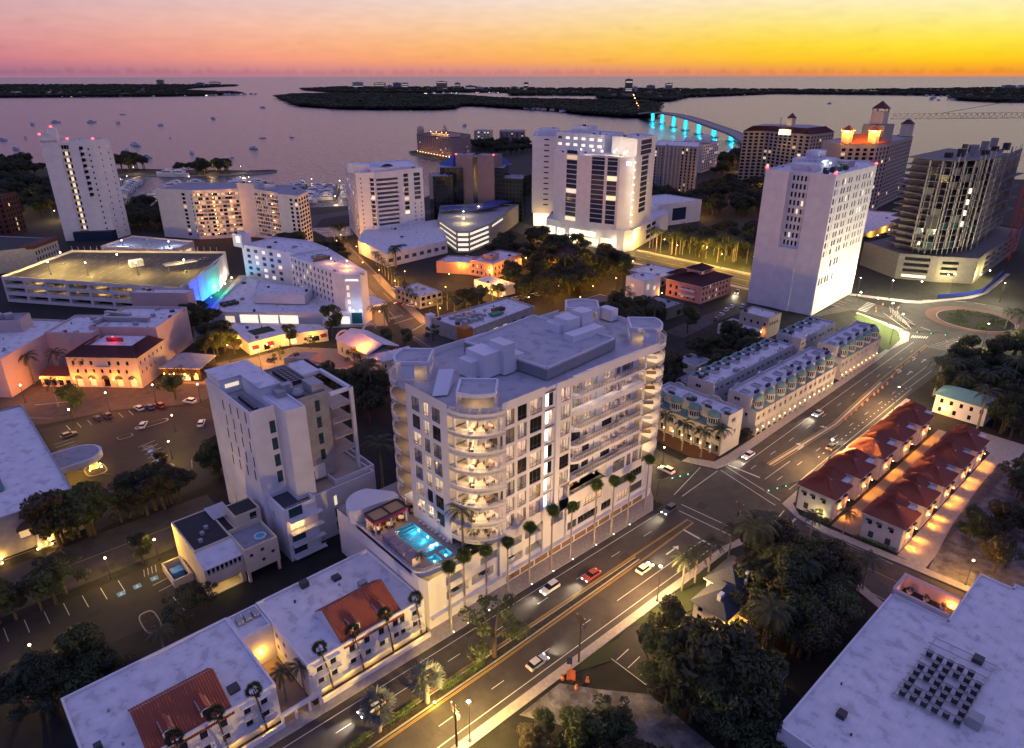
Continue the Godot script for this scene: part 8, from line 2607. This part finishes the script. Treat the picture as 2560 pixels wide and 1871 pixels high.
	copy(K[4],"street_tree",Vector3(109.3,0,-252.0),0.6,"upright tree before the red awning shop","",1.0)
	copy(K[8],"street_tree",Vector3(114.0,0,-243.5),0.6,"small tree at the end of the red awning shop","",0.7)
	copy(K[9],"street_tree",Vector3(99.8,0,-240.8),0.6,"yellow lit tree in the paved yard","",0.7)
	copy(K[9],"street_tree",Vector3(118.0,0,-216.6),0.6,"amber lit tree against the mission hall","",0.9)
	for q in [[137.2,-224.5,"first"],[143.1,-219.0,"second"]]: copy(K[5],"street_tree",Vector3(q[0],0,q[1]),0.4,"clipped tree behind the mission hall, %s" % q[2],"clipped trees behind the mission hall",0.85)
	copy(K[10],"street_tree",Vector3(155.3,0,-217.6),0.6,"tree at the diagonal street crossing","",0.9)
	copy(K[9],"car_park_tree",Vector3(26.2,0,-125.6),0.6,"slim tree lit at the lower car park's inner corner","",0.75)
	copy(K[10],"car_park_tree",Vector3(28.6,0,-123.4),0.6,"second slim tree at the lower car park's inner corner","",0.75)
	copy(K[7],"car_park_tree",Vector3(39.4,0.2,-186.2),0.6,"bare brown tree on a kerbed island","",0.6)
	copy(P["feather"],"deck_palm",Vector3(69.4,12.3,-90.4),0.6,"tall palm rising beside the pool against the bowed terraces","",1.05)
	copy(P["feather"],"deck_palm",Vector3(59.7,12.0,-91.2),0.6,"short palm at the pool deck's street corner","",0.38)
	copy(P["feather"],"deck_palm",Vector3(71.6,12.3,-89.6),1.6,"low palm in the deck planter","",0.45)
	copy(P["feather"],"deck_palm",Vector3(74.0,12.3,-88.8),2.6,"low palm in the deck planter under the bowed terraces","",0.5)
	copy(P["feather"],"garden_palm",Vector3(79.3,0,-137.0),0.3,"coconut palm behind the pool deck's curved wall","",1.5)
	for k in 5: copy(K[13],"deck_shrub",Vector3(69.2+k*1.4,12.3,-89.2+0.3*k),k,"bright shrub in the pool deck planter","shrubs in the pool deck planter",0.8)
	for q in [[155.4,-102.5,"first"],[154.6,-95.6,"second"],[155.2,-89.6,"third"],[159.6,-86.6,"fourth"]]: copy(P["feather"],"terrace_palm",Vector3(q[0],0.15,q[1]),q[1],"palm before the short domed terrace, %s from the back" % q[2],"palms before the short domed terrace",0.95)
	copy(K[14],"terrace_palm",Vector3(174.5,0,-87.4),0.2,"dark shrub between the two domed terraces","",2.4)
	for q in [[104.4,-60.8,"first"],[108.6,-60.4,"second"],[113.9,-60.4,"third"],[121.4,-60.0,"fourth"]]: copy(P["feather"],"avenue_palm",Vector3(q[0],0.1,q[1]),q[0],"dark palm along the avenue verge, %s towards the crossing" % q[2],"palms along the avenue verge",0.9)
	for q in [[123.4,-56.4,"left"],[125.6,-54.4,"right"]]: copy(P["feather"],"royal_palm",Vector3(q[0],0,q[1]),q[0],"tall dark royal palm at the crossing, the %s of two" % q[2],"royal palms at the crossing",1.25)
	for q in [[140.8,-50.6,0.8],[149.2,-46.4,0.7],[130.6,-37.6,0.9],[133.2,-35.2,0.9]]: copy(P["feather"],"side_street_palm",Vector3(q[0],0,q[1]),q[0],"dark palm overhanging the side street","palms over the side street",q[2])
	for q in [[25.4,-278.0,1.2,"leftmost"],[33.4,-274.2,1.2,"second"],[39.4,-265.0,1.15,"third"],[27.4,-251.6,1.0,"across the street from the others"]]: copy(P["feather"],"theatre_palm",Vector3(q[0],0,q[1]),q[0],"royal palm by the theatre, %s" % q[3],"royal palms by the theatre",q[2])
	for q in [[146.9,-248.2,"first"],[150.6,-246.6,"second"],[155.2,-250.2,"third"]]: copy(P["feather"],"hotel_palm",Vector3(q[0],0,q[1]),q[0],"palm at the hotel entrance, %s from the crossing" % q[2],"palms at the hotel entrance",0.95)
	for k in 12: copy(P["feather"],"median_palm",Vector3(172.6+k*2.9,0,-255.0-k*7.6),k,"palm along the diagonal street's pavement","palms along the diagonal street",0.85)
	copy(P["feather"],"roundabout_palm",Vector3(345.0,0.3,-62.6),0.5,"single palm on the near rim of the roundabout","",0.9)
	copy(K[5],"pine_tree",Vector3(240.5,0,-152.6),0.5,"conical dark tree beside the low white office","",1.3)
	# hedges and beds
	for q in [[51.6,55.6,-74.4],[57.2,60.6,-74.2],[40.6,46.4,-74.9],[29,37,-75.2],[18,27,-75.4]]:
		var t := thing("median_hedge","clipped green hedge on the median, %s" % {51.6: "beside the lit silver palm",57.2: "nearest the round crowned tree",40.6: "between the two silver palms",29.0: "before the dark silver palm",18.0: "at the bottom edge"}[float(q[0])],"hedge",Vector3(0,0.16,0),"hedges on the median")
		var mb := MB.new()
		var x: float = q[0]
		while x < q[1]:
			leaf_blob(mb,Vector3(x,0.4,q[2]+rng.randfn()*0.1),0.75,110,0.13)
			x += 0.6
		part(t,"foliage",mb,"hedge")
	for q in [[149.6,-55.6,151.4,-50.4,"at the corner townhouse, lit by a floodlight"],[149.8,-43.6,151.2,-35.4,"before the alley row townhouse"]]:
		var t := thing("townhouse_hedge","green hedge "+q[4],"hedge",Vector3.ZERO,"hedges at the townhouse ends")
		var mb := MB.new()
		for i in 12: leaf_blob(mb,Vector3(q[0],0.6,q[1]).lerp(Vector3(q[2],0.6,q[3]),i/11.0),0.8,110,0.14)
		part(t,"foliage",mb,"hedge")
	var rb := MB.new()
	for i in 150:
		var a := rng.randf()*TAU; var q := sqrt(rng.randf())*13.6
		if q < 5.0: continue
		leaf_blob(rb,Vector3(349+cos(a)*q,0.5,-75+sin(a)*q),0.6,26,0.25)
	var ro := part(self,"roundabout_planting",rb,"hedge")
	tag(ro,"low green planting ringing the roundabout's bare middle","planting","","stuff")
	var lawn := MB.new()
	lawn.flat(PackedVector2Array(vv([346,-200,350,-170,378,-190,384,-236,372,-258,352,-256])),0.05)
	struct("boulevard_lawn",lawn,"grass_dark")
	for k in K: k.free()
	for k in P: P[k].free()
func free_at(x: float,z: float,roads_: Array,land: PackedVector2Array) -> bool:
	var p := Vector2(x,z)
	for r in keepout:
		if r.has_point(p): return false
	for r in roads_:
		if r and Geometry2D.is_point_in_polygon(p,r): return false
	return Geometry2D.is_point_in_polygon(p,land)
var car_protos := {}
func car_proto(kind: String,paint: String) -> Node3D:
	var key := kind+paint
	if car_protos.has(key): return car_protos[key]
	var t := Node3D.new()
	t.set_meta("category","car")
	var tall := 0.32 if kind == "suv" else 0.0
	if not SH.has("body"+kind):
		var b := MB.new()
		var side := [Vector2(-2.25,0.32),Vector2(-2.3,0.72),Vector2(-2.1,0.9+tall*0.4),Vector2(0.9,0.92+tall*0.3),Vector2(2.0,0.78+tall*0.3),Vector2(2.28,0.6),Vector2(2.25,0.3)]
		for i in side.size()-1:
			var p: Vector2 = side[i]; var q: Vector2 = side[i+1]
			b.quad(Vector3(p.x,p.y,0.86),Vector3(p.x,p.y,-0.86),Vector3(q.x,q.y,-0.86),Vector3(q.x,q.y,0.86))
			for s in [-1.0,1.0]: b.tri(Vector3(0,0.4,0.9*s),Vector3(p.x,p.y,0.86*s),Vector3(q.x,q.y,0.86*s))
		SH["body"+kind] = b.mesh()
		var c := MB.new()
		var y0 := 0.9+tall*0.35; var y1 := 1.42+tall
		var lo := [Vector2(-2.0,0.8),Vector2(0.95,0.8),Vector2(0.95,-0.8),Vector2(-2.0,-0.8)]
		var hi := [Vector2(-1.45-tall,0.64),Vector2(0.15,0.64),Vector2(0.15,-0.64),Vector2(-1.45-tall,-0.64)]
		for i in 4:
			var j := (i+1) % 4
			c.quad(Vector3(lo[i].x,y0,lo[i].y),Vector3(lo[j].x,y0,lo[j].y),Vector3(hi[j].x,y1,hi[j].y),Vector3(hi[i].x,y1,hi[i].y))
		SH["glass"+kind] = c.mesh()
		SH["top"+kind] = bx(-1.5-tall,0.2,y1-0.03,y1+0.04,-0.66,0.66).mesh()
		if not SH.has("wheel"):
			var w := MB.new()
			w.tube(Vector3(0,0,-0.12),Vector3(0,0,0.12),0.34,0.34,12)
			SH["wheel"] = w.mesh()
			SH["headlight"] = bx(-0.04,0.04,-0.08,0.08,-0.18,0.18).mesh()
	part(t,"body",SH["body"+kind],paint)
	part(t,"windows",SH["glass"+kind],"pane_dark")
	part(t,"car_roof",SH["top"+kind],paint)
	for s in [[-1.4,0.78],[1.4,0.78],[-1.4,-0.78],[1.4,-0.78]]: part(t,"wheel",SH["wheel"],"metal_dark",Vector3(s[0],0.34,s[1]))
	for s in [-0.62,0.62]:
		part(t,"headlight",SH["headlight"],"pane_grey",Vector3(2.26,0.62,s))
		part(t,"taillight",SH["headlight"],"awning_red",Vector3(-2.3,0.72,s))
	car_protos[key] = t
	return t
func car(kind: String,paint: String,x: float,z: float,deg: float,label: String,group: String,lit := false,y := 0.03) -> void:
	var c := copy(car_proto(kind,paint),"parked_car" if not lit else "moving_car",Vector3(x,y,z),deg_to_rad(deg),label,group)
	if lit:
		for h in c.find_children("headlight*","MeshInstance3D",false,false): h.material_override = M["glow_head"]
		for h in c.find_children("taillight*","MeshInstance3D",false,false): h.material_override = M["glow_tail"]
		for s in [-0.62,0.62]:
			var l := SpotLight3D.new()
			l.light_energy = 150.0; l.light_color = Color(1.0,0.92,0.78); l.spot_angle = 22.0; l.spot_range = 40.0; l.light_size = 0.08; l.shadow_enabled = true
			l.name = "headlamp_light"
			c.add_child(l,true)
			l.position = Vector3(2.36,0.62,s)
			l.rotation_degrees = Vector3(-7,-90,0)
func traffic() -> void:
	for c in [["paint_silver",Color(0.42,0.43,0.45)],["paint_pearl",Color(0.66,0.66,0.66)],["paint_black",Color(0.02,0.02,0.022)],["paint_red",Color(0.25,0.015,0.015)],["paint_navy",Color(0.03,0.05,0.1)],["paint_grey",Color(0.12,0.12,0.13)]]:
		var m := mat(c[0],c[1],0.3)
		m.clearcoat_enabled = true
	# moving cars on the avenue
	var g := "cars driving on the avenue"
	car("suv","paint_navy",126.4,-79.8,180,"dark car with headlights on just past the crossing",g,true)
	car("sedan","paint_pearl",165.5,-80.6,180,"pale car with headlights approaching the crossing by the short domed terrace",g,true)
	car("suv","paint_pearl",84.0,-79.8,180,"white car with lights on before the white tower's pavement",g,true)
	car("sedan","paint_red",93.5,-76.6,180,"red car in the inner lane before the white tower",g,true)
	car("sedan","paint_silver",40.0,-79.4,180,"silver car near the bottom edge beside the motel",g,true)
	car("sedan","paint_pearl",104.0,-70.2,0,"pale car heading to the crossing over the lane arrow",g,true)
	car("sedan","paint_silver",68.0,-67.2,0,"silver car in the kerb lane by the utility pole",g,true)
	car("suv","paint_grey",188.0,-66.6,0,"grey car climbing the upper avenue beside the red roofs",g,true)
	car("sedan","paint_silver",206.0,-79.4,180,"silver car coming down the upper avenue by the long domed terrace",g,true)
	car("suv","paint_pearl",141.6,-91.6,90-180+90+90,"white car waiting at the crossing behind the tower","",true)
	car("suv","paint_black",315.4,-69.2,20,"black car entering the roundabout","",true)
	car("sedan","paint_red",172.6,-268.0,110,"red car stopped on the diagonal street","",true)
	car("sedan","paint_black",97.0,-242.0,30,"dark car in the paved yard behind the stucco tower","")
	car("sedan","paint_black",110.2,-200.9,60,"dark car parked in the amber lit yard","")
	car("sedan","paint_red",95.4,-56.4,25,"dark red car parked at the blue roofed house","")
	# parked cars
	g = "cars parked in the upper car park"
	var L := [[25.2,-225.8,10,"grey","sedan","grey car in the walled bay near the canopy"],[34.5,-232.2,95,"black","sedan","black car under the tree, left of a pair"],[37.3,-231.8,95,"black","suv","black car under the tree, right of a pair"],[43.8,-217.6,60,"pearl","sedan","white car among the car park trees"],[57.6,-206.6,60,"pearl","sedan","white car beyond the cream enclosure"],[60.4,-225.2,120,"pearl","suv","white car at the street end of the upper car park"],[46.4,-231.2,100,"silver","sedan","silver car in the street-side row of the upper car park"],[49.2,-229.6,100,"navy","sedan","dark blue car in the street-side row"],[52.0,-228.4,100,"red","suv","red car in the street-side row"]]
	for q in L: car(q[4],"paint_"+q[3],q[0],q[1],q[2],q[5],g)
	var S := [[271.6,-155.4],[279.6,-157.6],[286.0,-158.6],[290.6,-155.6],[264.6,-153.4]]
	var SN := ["silver car parked second from the blank tower","white car parked beside the beige house","white car parked third from the blank tower","white car nearest the blank tower","dark car farthest from the blank tower"]
	for i in 5: car("sedan","paint_"+["silver","pearl","pearl","pearl","black"][i],S[i][0],S[i][1],14,SN[i]+" on the side street","cars on the blank tower's side street")
	car("suv","paint_red",308.0,-169.0,200,"red car with lights at the pink hall's corner","",true)
	for i in 6: car(["sedan","suv"][i % 2],"paint_"+["pearl","black","silver","red","grey","pearl"][i],175.4+i*2.0,-262.5-i*5.6,110,"car parked along the diagonal street opposite the hotel","cars along the diagonal street")
	for i in 5: car("sedan","paint_"+["silver","grey","pearl","black","silver"][i],219+i*3.0,-237+i*0.6,95,"car parked in the grove behind the restaurant roof","cars in the grove car park")
	for i in 5: car("sedan","paint_"+["grey","black","silver","black","grey"][i],96+i*6.0,-350+i*0-i*5.0,135,"dark car parked on the garage roof","cars on the garage roof",false,11.55) if i == 4 else null
	for i in 3: car("sedan","paint_"+["grey","black","pearl"][i],66.0+i*7.6,-90.6,90,"car parked inside the podium garage, %s from the motel" % ["first","second","third"][i],"cars inside the podium garage",false,4.02)
	# traffic drums,cones,message board
	var dr := Node3D.new()
	dr.set_meta("category","traffic drum")
	var m := MB.new()
	m.lathe(Vector3.ZERO,[Vector2(0.42,0),Vector2(0.42,0.1),Vector2(0.3,0.12),Vector2(0.24,1.0),Vector2(0.0,1.02)],10)
	part(dr,"drum",m,"orange_drum")
	for y in [0.3,0.6]:
		var s := MB.new()
		s.lathe(Vector3(0,y,0),[Vector2(0.3,0),Vector2(0.285,0.13)],10)
		part(dr,"band",s,"paint_white")
	var cn := [[247.3,-73.9],[242.8,-73.7],[238.4,-73.4],[234.8,-73.3],[228.5,-73.0],[223.8,-72.7],[218.5,-72.5],[214.1,-72.3],[209.2,-71.9],[255.0,-75.0],[262.0,-76.0],[270.0,-76.6],[279.0,-77.0],[288.0,-77.4],[296.0,-77.0]]
	for q in cn: copy(dr,"traffic_drum",Vector3(q[0],0.03,q[1]),0,"orange traffic drum in the line down the upper avenue","drums down the upper avenue",1.0)
	for q in [[69.0,-61.8,"leftmost"],[69.2,-58.6,"lowest"],[71.9,-58.4,"rightmost"]]: copy(dr,"traffic_drum",Vector3(q[0],0.05,q[1]),0,"orange traffic drum round the message board, %s" % q[2],"drums round the message board",1.0)
	for q in [[334,-112],[338,-106],[329,-110],[326,-102],[342,-112],[303,-72],[309,-74],[312,-67]]: copy(dr,"traffic_drum",Vector3(q[0],0.03,q[1]),0,"orange traffic drum at the roundabout approaches","drums at the roundabout",1.0)
	dr.free()
	var mb := thing("message_board","orange roadside message board trailer with tilted panel by the sandy lot","message board",Vector3(70.4,0.05,-61.0),"",0.7)
	part(mb,"panel",bx(-1.3,1.3,1.6,3.2,-0.1,0.1),"orange_drum")
	part(mb,"mast",bx(-0.1,0.1,0.4,1.7,-0.1,0.1),"metal_dark")
	part(mb,"solar_panel",bx(-0.2,1.3,3.3,3.4,-0.9,0.1),"pane_blue")
	part(mb,"trailer",bx(-1.1,1.1,0.4,0.6,-0.8,0.8),"orange_drum")
	for s in [-1.2,1.2]: part(mb,"wheel",SH["wheel"],"metal_dark",Vector3(s,0.34,0),PI/2)
	var bn := thing("swing_bench","white metal bench on the verge by the avenue palms","bench",Vector3(100.7,0.1,-60.6),"",0.5)
	part(bn,"seat",bx(-1,1,0.42,0.5,-0.3,0.3),"rail"); part(bn,"backrest",bx(-1,1,0.5,1.0,0.25,0.3),"rail")
	for s in [-0.9,0.9]: part(bn,"leg",bx(s-0.05,s+0.05,0,0.42,-0.3,0.3),"rail")
	# utility poles
	for q in [[74.1,-62.5,11.2,"with crossarms over the sandy lot verge"],[127.6,-62.3,11.0,"at the crossing before the royal palms"],[46.4,-63.9,9.6,"with transformer at the bottom edge"],[285,-64.4,10.0,"where the upper avenue meets the roundabout"]]:
		var t := thing("utility_pole","dark wooden utility pole "+q[3],"utility pole",Vector3(q[0],0,q[1]),"utility poles along the avenue")
		var p := MB.new()
		p.tube(Vector3.ZERO,Vector3(0,q[2],0),0.2,0.14,8)
		part(t,"pole",p,"wood")
		for y in [0.5,1.3,2.1]: part(t,"crossarm",bx(-0.08,0.08,q[2]-y,q[2]-y+0.12,-1.1,1.1),"wood")
		for y in [-0.9,0.9]: part(t,"insulator",bx(-0.06,0.06,q[2]-0.38,q[2]-0.2,y-0.06,y+0.06),"rail")
		part(t,"transformer",bx(0.15,0.6,q[2]-3.6,q[2]-2.6,-0.25,0.25),"metal_duct")
	# signals
	for q in [[127.6,-84.4,20.0,9.5,"at the tower's rounded corner"],[153.4,-60.2,200.0,11.0,"at the corner townhouse"],[289.4,-88.8,60.0,20.0,"spanning the avenue by the roundabout lawn"]]:
		var t := thing("traffic_signal","dark mast-arm traffic signal "+q[4],"traffic signal",Vector3(q[0],0.1,q[1]),"mast-arm traffic signals",deg_to_rad(-q[2]))
		var p := MB.new()
		p.tube(Vector3.ZERO,Vector3(0,6.8,0),0.18,0.14,8)
		part(t,"pole",p,"metal_dark")
		var a := MB.new()
		a.tube(Vector3(0,6.4,0),Vector3(q[3],6.9,0),0.13,0.08,8)
		part(t,"mast_arm",a,"metal_dark")
		for k in 3:
			var x: float = q[3]*(0.45+k*0.25)
			var h := part(t,"signal_head",bx(x-0.55,x+0.55,6.1,6.5,-0.15,0.15),"metal_dark")
			part(h,"signal_lamp",bx(x-0.5,x-0.24,6.17,6.43,-0.2,0.2),"glow_green")
func street_lamp(x: float,z: float,h: float,e: float,c: Color,gm: String,label: String,grp: String,globe := true,y := 0.03) -> void:
	var t := thing("street_lamp",label,"street lamp",Vector3(x,y,z),grp)
	var p := MB.new()
	p.tube(Vector3.ZERO,Vector3(0,h,0),0.1,0.06,7,false)
	part(t,"pole",p,"metal_dark")
	part(t,"base",bx(-0.22,0.22,0,0.5,-0.22,0.22),"metal_dark")
	var s := MB.new()
	if globe: s.lathe(Vector3.ZERO,[Vector2(0.02,-0.24),Vector2(0.2,-0.14),Vector2(0.24,0.02),Vector2(0.16,0.18),Vector2(0.0,0.24)],10)
	else: s.box(Vector3(-0.22,-0.06,-0.22),Vector3(0.22,0.06,0.22),false)
	part(t,"lamp_head",s,gm,Vector3(0,h,0))
	omni(Vector3(0,h,0),e*1.6,c,0.2,t)
func lamps() -> void:
	var am := Color(1.0,0.56,0.18); var wm := Color(1.0,0.74,0.36); var wt := Color(1.0,0.92,0.72)
	var i := 0
	# theatre street,amber globes
	for q in [[39.1,-236.6,"below the theatre's middle"],[52.2,-232.8,"left of the rounded green tree"],[63.4,-223.4,"right of the rounded green tree"],[20.0,-262.0,"near the left edge"]]: street_lamp(q[0],q[1],6.5,34,Color(1.0,0.62,0.28),"glow_white","globe lamp on the theatre street, "+q[2],"globe lamps on the theatre street")
	street_lamp(27.3,-229.4,7.0,40,Color(1.0,0.78,0.4),"glow_white","globe lamp over the walled car park bay","car park lamps")
	for q in [[49.9,-207.3,14,"among the upper car park trees"],[43.6,-191.0,34,"by the cream enclosure"],[-0.4,-128.8,34,"over the lower car park's inner row"],[16.4,-146.6,30,"in the trees above the lower car park"],[26.2,-146.2,32,"at the lower car park's corner trees"]]: street_lamp(q[0],q[1],5.6,q[2],Color(1.0,0.80,0.34),"glow_warm","bright car park lamp "+q[3],"car park lamps")
	# yard behind the stucco tower and the hotel corner
	street_lamp(119.2,-212.6,9.0,85,Color(1.0,0.5,0.1),"glow_amber","tall sodium lamp in the amber yard","",false)
	for q in [[96.4,-238.6,"in the paved yard"],[84.5,-251.1,"by the ivy restaurant"],[171.7,-241.8,"left of a pair at the crossing"],[170.9,-233.2,"right of a pair at the crossing"],[186.4,-306.3,"at the bend of the diagonal street"],[181.0,-283.5,"before the flat roofed office"],[188.6,-326.2,"by the blank podium's palms"],[206,-362,"half way up the diagonal street"],[216,-398,"at the far end of the diagonal street"],[205,-384,"at the white apartment tower's foot"]]: street_lamp(q[0],q[1],7.0,85,Color(1.0,0.68,0.25),"glow_amber","amber street lamp "+q[2],"amber lamps of the diagonal street")
	# grove lamps
	for q in [[196,-262],[212,-280],[236,-262],[248,-246],[262,-252],[268,-236],[280,-246],[238,-226],[292,-256],[304,-232],[270,-216],[286,-286],[300,-300],[204,-250],[222,-252],[244,-266],[256,-228],[276,-262],[290,-240],[310,-246],[228,-290],[198,-300],[206,-232],[250,-214],[232,-206],[214,-222]]: street_lamp(q[0],q[1],5.5,44,Color(1.0,0.68,0.2),"glow_amber","small amber lamp among the dark grove trees","lamps in the grove")
	# boulevard
	for q in range(12): street_lamp(345.6+(q % 2)*8.0,-142-q*15.0,8.0,130,Color(1.0,0.78,0.32),"glow_warm","lamp along the boulevard's far pavement","lamps along the boulevard")
	for q in [[366,-226],[372,-210],[380,-240],[390,-196],[398,-250],[410,-220]]: street_lamp(q[0],q[1],5.0,60,Color(1.0,0.8,0.3),"glow_warm","low lamp among the boulevard palms","lamps among the boulevard palms")
	# roundabout,white
	for q in [[322.0,-115.6,"by the blank tower's corner"],[318.2,-106.7,"at the lawn's upper end"],[315.6,-99.3,"mid lawn edge"],[303.0,-90.6,"at the lawn's lower end"],[361.9,-103.4,"before the building site"],[354.0,-113.6,"by the unfinished podium"],[347.4,-126.3,"at the boulevard mouth"],[388.5,-75.7,"on the far traffic island"],[315.4,-62.9,"at the near right of the roundabout"],[388.7,-97.6,"before the site entrance"]]: street_lamp(q[0],q[1],9.5,70 if q[1] < -112 else 170,wt,"glow_white","tall white lamp round the roundabout, "+q[2],"white lamps round the roundabout",false)
	# avenue
	street_lamp(48.6,-63.2,9.0,330,Color(1.0,0.8,0.42),"glow_white","lamp on the avenue's near verge at the bottom edge","lamps along the avenue",false)
	for q in [[98,-62.4,"before the blue roofed house"],[176,-62.6,"at the townhouse row"],[226,-63.8,"past the townhouse row"]]: street_lamp(q[0],q[1],9.0,260,Color(1.0,0.78,0.48),"glow_white","lamp on the avenue "+q[2],"lamps along the avenue",false)
	street_lamp(144.0,-94.6,5.5,36,Color(1.0,0.85,0.45),"glow_warm","lamp on the cross street island behind the tower","")
	street_lamp(150.8,-20.8,6.5,60,Color(1.0,0.72,0.26),"glow_warm","bright lamp by the side street verge near the pale building","")
	# uplight on the silver palm
	var u := thing("median_uplight","uplight under the lit silver palm on the median","ground light",Vector3(48.6,0.16,-72.9))
	part(u,"housing",bx(-0.15,0.15,0,0.2,-0.15,0.15),"metal_dark")
	lamp_on(u,Vector3(0,0.5,0),11.0,Color(1.0,0.8,0.35),"glow_warm",0.12)
	# bayfront and marina park lamps
	for q in [[40,-1010],[90,-990],[62,-930],[30,-880],[110,-940],[60,-820],[96,-780],[40,-740],[84,-690],[120,-650],[100,-620],[140,-610],[50,-660],[196,-900],[226,-872],[262,-850],[290,-820],[318,-800],[176,-604],[150,-580]]: street_lamp(q[0],q[1],7.0,70,wt if i % 2 else Color(1.0,0.8,0.4),"glow_white","distant park lamp near the marina","distant lamps near the marina"); i += 1
	for q in [[520,-350],[545,-330],[580,-300],[610,-320],[500,-380],[560,-290],[640,-300],[470,-300],[530,-250],[740,-420],[700,-400],[820,-480]]: street_lamp(q[0],q[1],7.0,90,Color(1.0,0.72,0.3),"glow_amber","distant lamp among the bayfront trees","distant lamps among the bayfront trees")
	for c in car_protos.values(): c.free()
